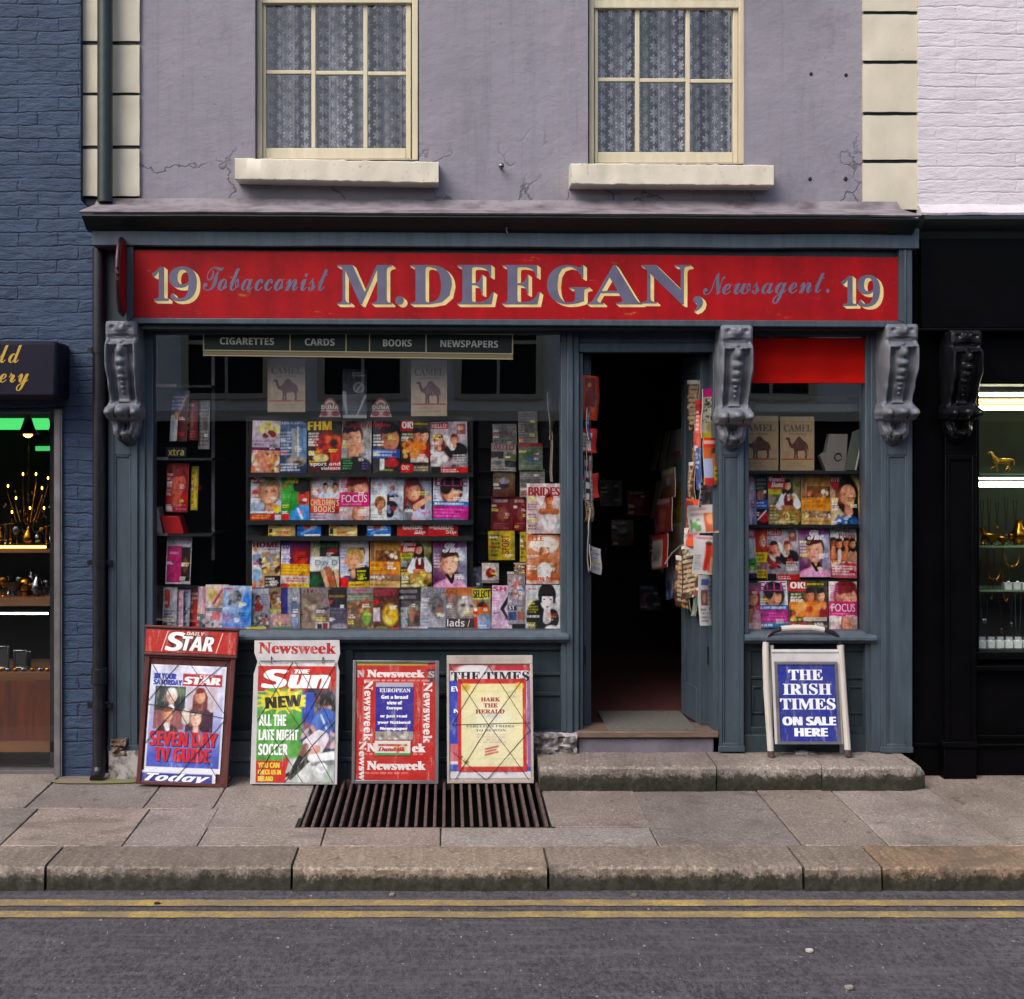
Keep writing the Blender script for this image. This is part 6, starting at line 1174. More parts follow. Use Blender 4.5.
mb.tube([(WX(838, y)+.02*math.cos(a), y-.001, WZ(457, y)+.022*math.sin(a)) for a in [2*math.pi*i/12 for i in range(12)]], .005, 6, 0, '#2a2828', True)
tag(mb.build('carton', M['poster'], bevel=.003), 'grey folded carton with dark ring mark on the small window shelf', 'carton')
mb = MB(); mb.prism([(WX(843, y), WZ(470, y)), (WX(853, y), WZ(470, y)), (WX(862, y), WZ(428, y)), (WX(851, y), WZ(432, y))], y-.03, y-.02, 0, '#4f5a52'); mb.tube([(WX(854, y), y-.03, WZ(470, y)), (WX(863, y), y-.03, WZ(427, y))], .006, 6, 0, '#a8a098'); tag(mb.build('picture_card', M['poster']), 'tilted grey green card with pale edge beside the carton', 'card')
mb = MB(); rows = 9; x0, x1 = WX(749.5, .05), WX(866, .05); z0, z1 = WZ(381.5, .05), WZ(338, .05)
vs = [(x0+(x1-x0)*i/30, .05+.004*math.sin(j*1.2)+.004*math.sin(i*.6), z0+(z1-z0)*j/rows) for j in range(rows+1) for i in range(31)]
mb.add(vs, [(j*31+i, j*31+i+1, (j+1)*31+i+1, (j+1)*31+i) for j in range(rows) for i in range(30)], 0, (.5, 0, 0), True); mb.pb(750, 866, 380, 383, .044, .058)
tag(mb.build('window_blind', M['blind']), 'bright scarlet blind pulled part way down in the small window', 'blind')
mb = MB(); mb.pb(756, 848, 396, 401, .35, .6); mb.pb(756, 858, 404, 412, .33, .6); mb.pb(750, 862, 383, 395, .5, .6); tag(mb.build('wall_shelf', M['blankwall']), 'grey shelf beams behind the top of the small window', 'shelf')

# ================================================================== DOORWAY: papers hung on the two leaves
def hang(key, p0, p1, q0, q1, ya, yb, label, dq=0, **kw):
    sheet(key, (WX(p0, ya), ya, WZ(q0, ya)), (WX(p1, yb), yb, WZ(q0+dq, yb)), (WX(p1, yb), yb, WZ(q1+dq, yb)), (WX(p0, ya), ya, WZ(q1, ya)), label, **kw)
GL = 'papers clipped to the left door leaf'; GRr = 'papers clipped to the right door leaf'
hang('orangeedge', 584.5, 597, 375, 419, .12, .22, 'orange edged comic at the top of the left door', 2, group=GL); hang('bluecomic', 584.5, 592, 408, 440, .10, .2, 'blue and red comic on the left door below the orange one', 2, group=GL)
hang('whitecomic', 585, 593, 439, 482, .11, .2, 'white newspaper edge midway down the left door', 1, group=GL); hang('redwhite', 586, 595.5, 476, 500, .09, .2, 'red and white paper on the left door', -3, group=GL)
hang('striped', 586, 592, 498, 522, .11, .19, 'small brown paper low on the left door', 0, group=GL); hang('whitecomic', 585.5, 592.5, 517, 571, .10, .2, 'long white newspaper hanging lowest on the left door', 4, group=GL); hang('pagecuts', 590, 600.5, 544, 570, .08, .18, 'folded newspaper fanning out at the foot of the left door papers', 5, group=GL)
hang('comic', 706, 715.5, 389, 438, .02, .12, 'comic with pink top hanging at the top of the right door', -1, group=GRr); hang('carnival', 702.5, 719.5, 437.5, 485, .0, .06, 'bright orange and yellow magazine on the right door', 0, group=GRr)
hang('newsbw', 698, 714, 482.5, 507, .03, .1, 'newspaper with black edge letters on the right door', 0, group=GRr); hang('newscolour', 690, 720, 506, 534, -.02, .06, 'open colour newspaper bulging from the right door', -2, group=GRr, bend=.03)
hang('reddress', 695.5, 716, 535, 574, .0, .08, 'paper with person in red dress on the right door', 1, group=GRr); hang('pagecuts', 697, 717, 575, 625, .02, .1, 'lowest newspaper hanging on the right door', 0, group=GRr)
hang('striped', 689, 697.5, 380, 430, .3, .16, 'dark paper edge high on the right door leaf', 0, group=GRr, res=16); hang('striped', 688.5, 697, 420, 470, .3, .18, 'brown dark paper inside the right door leaf', 0, group=GRr, res=16); hang('striped', 688, 696, 462, 502, .3, .18, 'black and red paper inside the right door leaf', 0, group=GRr, res=16)
hang('striped', 684, 697, 545, 600, .26, .16, 'striped bundle of papers hanging inside the right door', -4, group=GRr); hang('striped', 676, 690, 555, 606, .36, .22, 'frayed papers drooping behind the striped bundle', 6, group=GRr, bend=.03)
hang('redwhite', 585.5, 594, 428, 452, .08, .18, 'small red and white comic between the blue comic and the white newspaper', 1, group=GL)
hang('newsbw', 584, 592.5, 455, 505, .12, .2, 'grey newspaper behind the white newspaper on the left door', 2, group=GL); hang('carnival', 587, 594.5, 508, 530, .07, .17, 'small orange paper above the lowest newspaper on the left door', 1, group=GL)
hang('redface', 694, 703, 400, 452, .16, .1, 'red faced magazine tucked behind the pink topped comic', 0, group=GRr, res=16); hang('bluecomic', 693, 703, 448, 490, .16, .1, 'blue comic tucked behind the orange carnival magazine', 0, group=GRr, res=16)
hang('orangeedge', 688, 698, 498, 545, .2, .12, 'orange comic beside the open colour newspaper', 2, group=GRr, res=16); hang('whitecomic', 686, 698, 528, 556, .18, .1, 'pale comic above the striped bundle', -2, group=GRr, res=16); hang('cars', 690, 699, 590, 616, .2, .12, 'green paper behind the lowest newspaper on the right door', 0, group=GRr, res=16)
G6 = 'papers on the rack just inside the right door'
for i, (k, a, b_, c, d, l) in enumerate((('yellowsport', 671, 687, 486, 525, 'yellow sports paper on the rack just inside the right door'), ('cars', 674, 688, 452, 486, 'green car paper on the rack just inside the right door'), ('redface', 676, 689, 430, 456, 'red faced paper at the top of the rack inside the right door'), ('cap', 660, 676, 470, 500, 'brown capped paper on the rack inside the right door'), ('redrack', 655, 672, 500, 534, 'dark red paper on the rack inside the right door'), ('striped', 668, 685, 525, 560, 'striped paper under the yellow sports paper'), ('redwhite', 652, 668, 536, 570, 'red and white paper low on the rack inside the right door'), ('bluecomic', 664, 680, 562, 600, 'blue comic lowest on the rack inside the right door'))):
    hang(k, a, b_, c, d, 1.05, .60, l, -3, group=G6, res=24, bend=.008)
mb = MB(); mb.tube([(WX(665, .3), .3, WZ(564, .3)), (WX(672, .3), .3, WZ(553, .3)), (WX(681, .25), .25, WZ(545.5, .25)), (WX(690, .2), .2, WZ(545, .2))], .004, 6); tag(mb.build('wire', M['steel']), 'curved pale wire sticking out above the striped papers', 'wire')
# wall of papers inside the door on the right, and the dim back wall
WR = thing('magazine_rack', 'dim wall rack of papers inside the doorway on the right', 'rack', (1.5, 1.4, .29))
mb = MB(); mb.box(1.56, 1.6, 1.0, 2.4, .8, 2.3); mb.build('back_board', M['dark'], WR)
for z in (1.0, 1.35, 1.7): mb = MB(); mb.box(1.49, 1.56, 1.0, 2.4, z, z+.015); mb.build('ledge', M['darkboard'], WR)
ks = ['yellowsport', 'redrack', 'cap', 'carnival', 'bluecomic', 'striped', 'auto', 'redface', 'cars', 'orangeedge', 'redwhite', 'lavender']
lb = ['yellow sports paper', 'dark red paper', 'brown paper with pale cap', 'orange carnival magazine', 'blue comic', 'striped brown paper', 'car magazine', 'red faced magazine', 'green car paper', 'orange comic', 'red and white paper', 'lavender magazine']
for i in range(12):
    r_, c_ = divmod(i, 4); ya = 1.05+c_*.34; z = (1.7, 1.35, 1.0)[r_]+.02; sheet(ks[i], (1.545, ya, z+.28), (1.55, ya+.3, z+.28), (1.5, ya+.3, z), (1.495, ya, z), lb[i]+' on the dim rack inside the doorway', group='papers on the dim rack inside the doorway', res=18, bend=.006)
for i, (p, q, k, l) in enumerate(((600, 480, 'greypages', 'faint grey papers high on the back wall through the door'), (628, 490, 'redrack', 'faint red papers high on the back wall through the door'), (612, 520, 'cap', 'faint brown papers midway on the back wall through the door'), (650, 535, 'redrack', 'faint red box front low on the back wall through the door'), (640, 585, 'tennis', 'faint blue crate front near the floor through the door'))):
    mag(k, p, q, p+22, q+26, 3.1, l)

# ================================================================== NEWSPAPER BOARDS ON THE PAVEMENT
def board(label, pc, wpx, top, bot, yb_, lean, roll, extra_w=0):
    z = gz(yb_)+.006; T = thing('newspaper_board', label, 'newspaper board', (WX(pc, yb_), yb_, z), 'newspaper boards leaning on the shopfront', (R(lean), R(roll), 0))
    return T
S0 = 1/181.5
class Bd:
    """board face measured in image units from its bottom left corner"""
    def __init__(s, T, w, h): s.T = T; s.w = w; s.h = h
    def x(s, u): return (u-s.w/2)*S0
    def z(s, v): return (s.h-v)*S0*.95
    def box(s, mb, u0, u1, v0, v1, y0, y1, mat=0, c=(.8, .8, .8)): mb.box(s.x(u0), s.x(u1), y0, y1, s.z(v1), s.z(v0), mat, c)
    def text(s, mb, t, st, u0, u1, v0, v1, y, c, **k): mb.text(t, st, s.x(u0), s.x(u1), s.z(v1), s.z(v0), y, c, 0, **k)
    def cords(s, pts, y=-.006, r=.0016):
        for a in pts:
            mb = MB(); P = [(s.x(u), y, s.z(v)) for u, v in a]; mb.tube(P, r, 5); mb.build('elastic_cord', M['cord'], s.T, raw=True)
    def poster(s, name, spec, u0, u1, v0, v1, y, seed, res, warp=.003):
        mb = MB(); printed(mb, spec, s.x(u0), s.x(u1), s.z(v1), s.z(v0), y, seed, res, 0, .0006); pass
        mb.bend(lambda x, yy, z: (x, yy-abs(mnoise.noise(Vector((x*7, 1, z*7+seed))))*warp, z)); return mb.build(name, M['poster'], s.T, raw=True)
# 1 maroon board
T = board('maroon wooden newspaper board with red header and a blue television guide poster', 182, 90, 627, 785, -.17, -8.0, 2.4)
b = Bd(T, 90, 162)
mb = MB(); b.box(mb, 0, 90, 28, 162, .004, .02); b.box(mb, 0, 4.5, 29, 162, -.012, .004); b.box(mb, 85.5, 90, 29, 162, -.012, .004); b.box(mb, 4.5, 85.5, 29, 32, -.010, .004); b.box(mb, 4.5, 85.5, 158.5, 162, -.012, .004); mb.build('frame', M['maroon'], T, raw=True, bevel=.003)
mb = MB(); b.box(mb, -1.5, 91.5, 1, 28, -.018, .02); b.box(mb, -2, 92, -1.5, 1, -.028, .022); b.box(mb, -1.5, 91.5, 27, 29.5, -.024, .02); mb.build('header', M['maroon'], T, raw=True, bevel=.003)
mb = MB(); b.box(mb, 0, 90, 3, 26, -.0205, -.0185, 0, '#a82018'); b.text(mb, 'STAR', 'b', 21, 68, 6.5, 24, -.0225, '#4a1712', shear=.22, fat=.003); b.text(mb, 'S', 'b', 21.5, 37, 4.5, 24.5, -.0232, '#eceae8', shear=.2, fat=.003); b.text(mb, 'TAR', 'b', 36, 68, 8.5, 23.5, -.0232, '#eceae8', shear=.2, fat=.003); b.text(mb, 'DAILY', 'bi', 40, 58, 4, 7.5, -.0235, '#e8d0c8', fat=.0006)
for u in (15.5, 70): mb.prism([(b.x(u), b.z(25)), (b.x(u+1), b.z(25)), (b.x(u+6.5), b.z(4)), (b.x(u+5.5), b.z(4))], -.0215, -.0205, 0, '#d8b8a8')
mb.build('header_panel', M['poster'], T, raw=True)
tv = ('#c2c6e2', [('G', '#c9cce4', '#3f52b4', .2, .85), ('R', 0, 0, 1, .012, '#d6d6de'), ('R', .43, .08, .95, .19, '#a81c2c'), ('R', .08, .2, .48, .43, '#2a3434'), ('F', .3, .3, .065, '#cdb0a4', '#cfc9c6', '#23282c', 'm'), ('S', .3, .4, .3, .43, .04, '#d8dce2'), ('E', .42, .25, .08, .06, '#5a7050', .6),
   ('R', .5, .2, .9, .43, '#bfb2bc'), ('F', .68, .29, .065, SK, '#6a1f1c', '#4a1c34', 'l'), ('R', .08, .43, .48, .6, '#8a4f52'), ('F', .27, .47, .06, SK, '#7a4a34', '#3a1f24'), ('S', .25, .56, .27, .6, .03, '#e0dce0'), ('R', .5, .43, .86, .62, '#3a1c2e'), ('F', .64, .5, .07, '#dcb09c', '#4a2a22', '#6a5488', 'm'), ('S', .5, .44, .5, .52, .05, '#c8c0b4'), ('L', .52, .44, .74, .47, 1, '#d8d4d0'),
   ('X', .3, 8), ('X', .25, 20), ('T', 'IN YOUR', 'b', .05, .08, .34, .135, '#1f3a9c', {'fat': .006}), ('T', 'SATURDAY', 'b', .05, .14, .42, .19, '#1f3a9c', {'fat': .006}), ('T', 'STAR', 'b', .46, .105, .93, .175, '#f0ecec', {'fat': .012, 'shear': .2}), ('T', 'THE', 'bi', .64, .085, .84, .105, '#f0d8d8')])
sv = [('T', t, 'b', a+.012, v0+.008, c+.012, v1+.008, '#161f5e', {'fat': .012}) for t, a, v0, c, v1 in (('SEVEN DAY', .05, .62, .93, .755), ('TV GUIDE', .13, .77, .85, .9))]+[('T', t, 'b', a, v0, c, v1, '#c01622', {'fat': .009}) for t, a, v0, c, v1 in (('SEVEN DAY', .05, .62, .93, .755), ('TV GUIDE', .13, .77, .85, .9))]
b.poster('poster', (tv[0], tv[1]+sv+[('R', 0, 0, .018, 1, '#d6d8e0'), ('R', .982, 0, 1, 1, '#d6d8e0'), ('R', 0, .955, 1, 1, '#dcdde4')]), 6.5, 81.5, 39, 149, -.002, 5, 100)
b.poster('poster', ('#28358c', [('R', 0, 0, 1, .12, '#d8dae6'), ('R', .96, 0, 1, 1, '#d8dae6'), ('T', 'Today', 'bi', .05, .18, .9, .95, '#eceef2', {'fat': .006, 'shear': .5})]), 4.5, 77.5, 147.5, 161, -.004, 6, 60)
b.cords([[(4, 33), (40, 90), (80, 155)], [(37, 33), (5, 78)], [(42, 33), (84, 90)], [(82, 33), (44, 70), (6, 120)], [(84, 92), (60, 125), (36, 158)], [(6, 80), (85, 92)]])
# 2 white board
T = board('white painted newspaper board with red lettered header and a football poster', 294.5, 88, 640, 786, -.145, -7.0, .4)
b = Bd(T, 88, 149)
mb = MB(); mb.prism([(b.x(1), b.z(1)), (b.x(86), b.z(0)), (b.x(87), b.z(14)), (b.x(84.5), b.z(24)), (b.x(86.5), b.z(33)), (b.x(86), b.z(149)), (b.x(0), b.z(149)), (b.x(1), b.z(36)), (b.x(4.5), b.z(23)), (b.x(1), b.z(14))], .0, .018); mb.build('board', M['whiteboard'], T, raw=True, bevel=.002)
mb = MB()
for u in (18.5, 70): mb.tube([(b.x(u), -.001, b.z(18)), (b.x(u), -.016, b.z(20)), (b.x(u), -.010, b.z(24))], .0035, 8)
mb.tube([(b.x(7), -.012, b.z(22.5)), (b.x(40), -.013, b.z(22)), (b.x(82), -.012, b.z(21.5))], .0028, 8); mb.build('wire_rail', M['cord'], T, raw=True)
mb = MB(); b.text(mb, 'Newsweek', 'sb', 5.5, 82.5, 3, 14.5, -.001, '#a8141c', fat=.0022); mb.build('header_lettering', M['poster'], T, raw=True)
ft = [('R', 0, 0, 1, .03, '#cfcccf'), ('R', 0, .03, 1, .24, '#b8241c'), ('R', 0, .25, .62, .82, '#4f9a3c'), ('B', .02, .26, .6, .8, ['#5aa548', '#4a9038', '#68b055'], 26, .12), ('R', .58, .24, 1, 1, '#5a5f78'), ('R', .58, .24, .7, .5, '#2a48a8'), ('B', .66, .24, 1, .42, ['#2a2630', '#4a3c48', '#1d1c24', '#8a4a50'], 24, .09), ('B', .6, .42, 1, .8, ['#8a4a5c', '#5a6aa8', '#c9a8b0', '#3a3c50', '#2c3a5c'], 30, .08), ('R', .6, .72, 1, .82, '#2c3444'), ('R', .4, .82, 1, 1, '#b8bcbc'), ('B', .4, .84, 1, 1, ['#a8b4ac', '#c6cac8', '#98a49c'], 18, .12),
      ('E', .33, .32, .3, .085, '#dcd23a', .15)]
for i in range(14):
    a = 2*math.pi*i/14; ft.append(('S', .33, .32, .33+.36*math.cos(a), .32+.105*math.sin(a), .05, '#dcd23a', .012))
ft += [('R', .62, .25, .73, .5, '#2445a8'), ('E', .88, .335, .11, .05, '#131116', .25), ('E', .885, .37, .075, .042, '#a0604e', .25), ('E', .93, .375, .03, .02, '#d2a090', .5), ('E', .885, .34, .09, .026, '#131116', .3),
       ('S', .88, .45, .84, .58, .11, '#3a66bc', .095), ('S', .80, .45, .72, .53, .05, '#4a78cc', .045), ('S', .97, .45, .99, .56, .05, '#34589f', .04), ('S', .82, .44, .9, .56, .012, '#c9d6ee'), ('S', .9, .5, .8, .58, .014, '#28468c'), ('S', .71, .54, .78, .62, .026, '#c99880', .02),
       ('S', .80, .62, .66, .68, .085, '#dcd6de', .07), ('S', .84, .63, .78, .72, .085, '#d2ccd6', .075), ('S', .63, .70, .56, .80, .042, '#8a5648', .034), ('S', .77, .72, .69, .79, .052, '#c9988a', .042), ('S', .56, .80, .46, .92, .036, '#1d2420', .03), ('S', .67, .80, .52, .91, .038, '#1d2420', .03), ('S', .46, .92, .38, .945, .03, '#16181a', .022), ('S', .5, .92, .44, .965, .03, '#16181a', .022),
       ('S', .70, .795, .99, .775, .042, '#e2e2e6', .055), ('S', .72, .85, .98, .83, .02, '#7a8088', .03), ('E', .84, .878, .075, .047, '#dcdee2', .15), ('E', .84, .885, .045, .026, '#aab0b8', .6), ('X', .3, 9), ('X', .3, 20),
       ('R', 0, .82, .38, 1, '#b8261c'), ('S', .38, .82, .3, 1, .04, '#b8261c'),
       ('T', 'S', 'b', .08, .055, .36, .215, '#f2f2f2', {'fat': .02, 'shear': .18}), ('T', 'un', 'b', .42, .10, .9, .215, '#f2f2f2', {'fat': .024, 'shear': .28}), ('T', 'THE', 'bi', .47, .055, .66, .09, '#f2ecec', {'fat': .008}), ('T', 'NEW', 'b', .11, .28, .56, .375, '#1f1c10', {'fat': .01, 'rot': R(5)}),
       ('T', 'ALL THE', 'b', .03, .435, .37, .53, '#eef0ee', {'fat': .004}), ('T', 'LATE NIGHT', 'b', .03, .56, .53, .65, '#eef0ee', {'fat': .004}), ('T', 'SOCCER', 'b', .03, .68, .4, .775, '#eef0ee', {'fat': .004}),
       ('T', 'YOU CAN', 'b', .03, .835, .3, .88, '#e0c83a', {'fat': .003}), ('T', 'CHECK US IN', 'b', .03, .895, .32, .935, '#e0c83a', {'fat': .003}), ('T', 'IRELAND', 'b', .03, .95, .22, .99, '#e0c83a', {'fat': .003})]
b.poster('poster', ('#c9c6c6', ft), 5.5, 83, 24, 147, -.003, 9, 110)
b.cords([[(6, 24), (36, 72), (60, 108), (82, 147)], [(40, 23), (6, 84)], [(42, 23), (70, 68), (83, 95)], [(83, 24), (52, 84), (20, 117), (8, 140)], [(83, 84), (60, 110), (34, 147)], [(8, 80), (40, 128), (52, 147)]])
# 3 red board
T = board('narrow red newspaper board in grey metal frame with a blue advert in the middle', 395, 86, 660, 785, -.13, -6.5, 0.3)
b = Bd(T, 86, 127)
mb = MB(); b.box(mb, 1, 85, 1, 127, .0, .016); b.box(mb, 0, 3.2, 0, 127, -.010, .0); b.box(mb, 82.5, 86, 0, 127, -.010, .0); b.box(mb, 3.2, 82.5, 0, 2.5, -.009, .0); b.box(mb, 3.2, 82.5, 123.5, 127, -.009, .0); mb.build('frame', M['steel'], T, raw=True, bevel=.002)
W_ = '#dcd4d2'; nw = [('X', .12, 6), ('R', 0, 0, .9, .02, '#a8a83c'), ('R', 0, .19, .1, .4, '#a82a24'), ('R', .9, .05, 1, .16, '#4a2428'), ('L', .1, .14, .95, .165, 1, '#e0b0a8', .7), ('L', .12, .77, .9, .79, 1, '#e0a098', .6), ('L', .12, .93, .9, .95, 1, '#e0a098', .6), ('R', .09, .2, .1, .98, '#d0847c', .5), ('R', .84, .2, .85, .6, '#d0847c', .5),
      ('T', 'Newsweek', 'sb', .14, .06, .86, .125, W_, {'fat': .008}), ('T', 'N', 'sb', .01, .065, .1, .125, '#b8a8a8', {'fat': .008}), ('T', 'S', 'sb', .92, .07, .98, .125, '#a89a9a', {'fat': .008}),
      ('T', 'Newsweek', 'sb', -.22, .375, .53, .445, W_, {'fat': .006, 'rot': R(-90)}), ('T', 'Newsweek', 'sb', .53, .39, 1.28, .46, W_, {'fat': .006, 'rot': R(-90)}), ('T', 'Newsw', 'sb', -.15, .81, .33, .865, W_, {'fat': .006, 'rot': R(-90)}),
      ('T', 'N', 'sb', .15, .69, .25, .76, W_, {'fat': .008}), ('T', 'ek', 'sb', .72, .69, .88, .765, W_, {'fat': .008}), ('T', 'Newsweek', 'sb', .15, .84, .88, .915, W_, {'fat': .008})]
b.poster('poster', ('#b01f1a', nw), 3.4, 82.3, 2.6, 123.3, -.001, 12, 90, .001)
eu = ('#28208c', [('R', 0, 0, 1, .07, '#a8a6b0'), ('R', 0, .86, 1, 1, '#8d8a88'), ('B', .1, .86, .95, 1, ['#6a625c', '#b8b0a4', '#c9c6c0'], 10, .1), ('T', 'EUROPEAN', 'sb', .1, .1, .92, .17, '#dcdce8', {'fat': .004})]+[('T', t, 'b', a, v, c, v+.065, '#eeeef4', {'fat': .006}) for t, a, c, v in (('Get a broad', .15, .85, .22), ('view of', .3, .7, .32), ('Europe', .3, .7, .42), ('or just read', .13, .83, .56), ('your National', .06, .92, .67), ('Newspaper', .13, .85, .78))])
b.poster('poster', eu, 23, 60.5, 23, 82, -.0035, 13, 50, .001)
b.poster('sticker', ('#d2cdc4', [('R', 0, .85, 1, 1, '#3a8a48'), ('R', .1, .25, .9, .36, '#a8242c'), ('B', .5, .3, .95, .7, ['#b8422c', '#c9c060', '#b03038'], 8, .08), ('T', 'Dundalk', 'sbi', .1, .42, .85, .72, '#a8202c', {'fat': .008})]), 22.5, 58, 83, 98, -.005, 14, 40, .001)
# 4 cream board
T = board('rust framed newspaper board with a cream scroll poster bordered in red', 490.5, 85, 655, 784, -.12, -6.8, -.2)
b = Bd(T, 86, 132)
mb = MB(); b.box(mb, 0, 86, 9, 132, .001, .014); b.box(mb, 0, 86, 0, 9, -.008, .014); b.box(mb, 0, 2.5, 9, 132, -.008, .001); b.box(mb, 83.5, 86, 9, 132, -.008, .001); b.box(mb, 2.5, 83.5, 129, 132, -.008, .001); b.text(mb, 'DAILY', 'b', 5, 32, 1.5, 6.5, -.009, (.2, .1, .1)); b.text(mb, 'MIRROR', 'b', 40, 78, 1.5, 6, -.009, (.2, .1, .1)); mb.build('frame', M['rustframe'], T, raw=True, bevel=.002)
tm = ('#ccc8cc', [('R', 0, 0, 1, .05, '#a8202c'), ('E', .3, .04, .25, .05, '#cfc9cc', .3), ('R', 0, .14, .12, .7, '#2c40a8'), ('R', 0, .7, .12, .85, '#b8606c'), ('R', 0, .88, 1, .94, '#2f48a0'), ('B', .1, .88, 1, .94, ['#4a6ac0', '#a8b0cc', '#2a3c88'], 12, .05), ('R', .96, .1, 1, .9, '#8a5a88'), ('T', 'THE TIMES', 'sb', .02, .06, .99, .145, '#1d1c22', {'fat': .003}), ('T', 'EV', 'b', .02, .19, .13, .235, '#e0e2ee', {'fat': .003}), ('T', 'N', 'b', .05, .39, .12, .425, '#e0e2ee', {'fat': .003})])
b.poster('poster', tm, 3, 83, 10, 127, -.0005, 16, 90)
hk_ = ('#d6cf9c', [('G', '#dcd29a', '#d6d0a8'), ('E', .5, .45, .42, .35, '#dcdabc', .8), ('R', 0, 0, 1, .05, '#b8261c'), ('R', 0, .95, 1, 1, '#b8261c'), ('R', 0, 0, .05, 1, '#b8261c'), ('R', .95, 0, 1, 1, '#b8261c'), ('E', .12, .09, .08, .05, '#c9a83c', .3), ('E', .12, .09, .04, .025, '#b8902c', .4), ('E', .9, .08, .08, .05, '#d2bc58', .5), ('R', .05, .13, .95, .14, '#c9b878', .5), ('R', .05, .86, .95, .87, '#c9b878', .5), ('E', .12, .9, .05, .03, '#a8863c', .4), ('B', .04, .82, .2, .92, ['#6a3a28', '#c9a048'], 5, .02), ('L', .72, .13, .88, .22, 2, '#a8a070', .6), ('E', .5, .4, .2, .04, '#c4c2b4', .6), ('L', .28, .59, .72, .7, 4, '#b88a78', .6), ('S', .4, .76, .58, .73, .012, '#b8424a'), ('S', .4, .79, .55, .765, .012, '#b8424a'), ('S', .4, .82, .58, .79, .012, '#b8424a'),
        ('T', 'HARK', 'sb', .34, .2, .62, .245, '#a03a34', {'fat': .003}), ('T', 'THE', 'sb', .38, .265, .58, .31, '#a03a34', {'fat': .003}), ('T', 'HERALD', 'sb', .26, .33, .68, .375, '#a03a34', {'fat': .003}), ('T', 'FABULOUS PRIZES', 'sb', .12, .5, .82, .525, '#5f6048'), ('T', 'TO BE WON', 'sb', .26, .545, .7, .57, '#5f6048')])
b.poster('poster', hk_, 11, 79, 24.5, 120, -.004, 17, 90)
b.cords([[(4, 12), (40, 70), (62, 100), (82, 130)], [(42, 11), (20, 46), (5, 72)], [(42, 11), (64, 46), (84, 80)], [(84, 14), (42, 72), (8, 128)], [(5, 72), (84, 70)], [(84, 76), (60, 104), (38, 130)], [(6, 100), (40, 130)]])
# litter in the gutter and on the road
rl = random.Random(4)
for i, (px, py, c, l) in enumerate(((810, 953, '#b5aea4', 'pale scrap of paper lying on the road below the lettered blue sign'), (849, 990, '#8d857c', 'small grey scrap on the road at the bottom of the photo'), (157, 905, '#2a2624', 'dark scrap lying on the upper yellow line'), (634, 897, '#6f675c', 'brown scrap in the gutter'), (392, 896, '#8a8272', 'pale leaf fragment in the gutter by the kerb'))):
    d = 1300*1.926/(py-457); x = (px-447)/1300*d; y = -CAM_D+d; r = .009 if i < 2 else .008; pts = [(x+r*(1+.5*rl.random())*math.cos(a)*1.4, y+r*(1+.5*rl.random())*math.sin(a)) for a in [2*math.pi*k/7 for k in range(7)]]
    mb = MB(); zb = -.106+(-1.40-y)*.016/8.2+.004; mb.loft([(a, b, zb) for a, b in pts], [(a, b, zb+.006+rl.random()*.004) for a, b in pts], 0, c); tag(mb.build('litter_scrap', M['tint']), l, 'litter')
# ================================================================== A-FRAME SIGN ON THE STEP
AF = thing('pavement_sign', 'folding white tube framed sign with a blue panel of white lettering on the step', 'sign', (WX(808, -.07), -.07, .173))
def AP(px, py, y): return (WX(px, y)-AF.location.x, y-AF.location.y, WZ(py, y)-AF.location.z)
mb = MB()
def legs(y0, y1, o): # front loop leaning back
    def yy(py): return y0+(y1-y0)*(756-py)/126
    pts = [(771, 756), (770, 740), (766.5, 690), (765.5, 650), (766, 642)]
    arch = [(766, 642), (768, 636), (773, 631.5), (781, 629), (795, 628), (812, 628), (824, 630), (834, 633), (838.5, 638), (840, 645)]
    pr = [(840, 645), (841, 652), (844, 700), (848, 755)]
    return [AP(a, c, yy(c)) for a, c in pts], [AP(a, c, yy(c)) for a, c in arch], [AP(a, c, yy(c)) for a, c in pr]
l1, ar_, r1 = legs(-.09, .0, 0)
for q in (l1, r1): mb = MB(); mb.tube(q, .018, 10); mb.build('leg', M['tubewhite'], AF, raw=True)
mb = MB(); mb.tube(ar_, .0125, 10); mb.build('handle', M['pipeblack'], AF, raw=True)
mb = MB(); mb.tube([tuple(Vector(p)+Vector((0, -.0, .001))) for p in ar_[3:7]], .0165, 10); mb.build('handle_grip', M['tubewhite'], AF, raw=True)
for q in ((771, 756), (848, 755)): v = AP(q[0], q[1], -.09); mb = MB(); mb.tube([(v[0], v[1], v[2]+.03), (v[0], v[1], max(v[2]-.005, 0))], .019, 10); mb.build('foot', M['iron'], AF, raw=True)
P0 = AP(771, 750, .02); P1 = AP(842, 750, .02)
for q in (P0, P1): mb = MB(); mb.tube([(q[0], .10, .0), (q[0]*.99, .08, .6)], .012, 8); mb.build('back_leg', M['tubewhite'], AF, raw=True)
PN = [AP(771.5, 657, -.025), AP(838.5, 657, -.025), AP(843, 744, -.085), AP(775, 744, -.085)]
def pan(u, v, d):
    p = (Vector(PN[0])*(1-u)+Vector(PN[1])*u)*(1-v)+(Vector(PN[3])*(1-u)+Vector(PN[2])*u)*v; return p+Vector((0, -d, -d*.3))
def pquad(mb, u0, u1, v0, v1, d0, d1, mat=0, c=(.8, .8, .8)):
    a = [pan(u0, v1, d0), pan(u1, v1, d0), pan(u1, v0, d0), pan(u0, v0, d0)]; e = [pan(u0, v1, d1), pan(u1, v1, d1), pan(u1, v0, d1), pan(u0, v0, d1)]; mb.loft(e, a, mat, c)
mb = MB(); pquad(mb, 0, 1, -.06, 1.0, -.008, .0); pquad(mb, 0, 1, -.08, -.06, -.01, .006); mb.build('back_panel', M['whiteboard'], AF, raw=True)
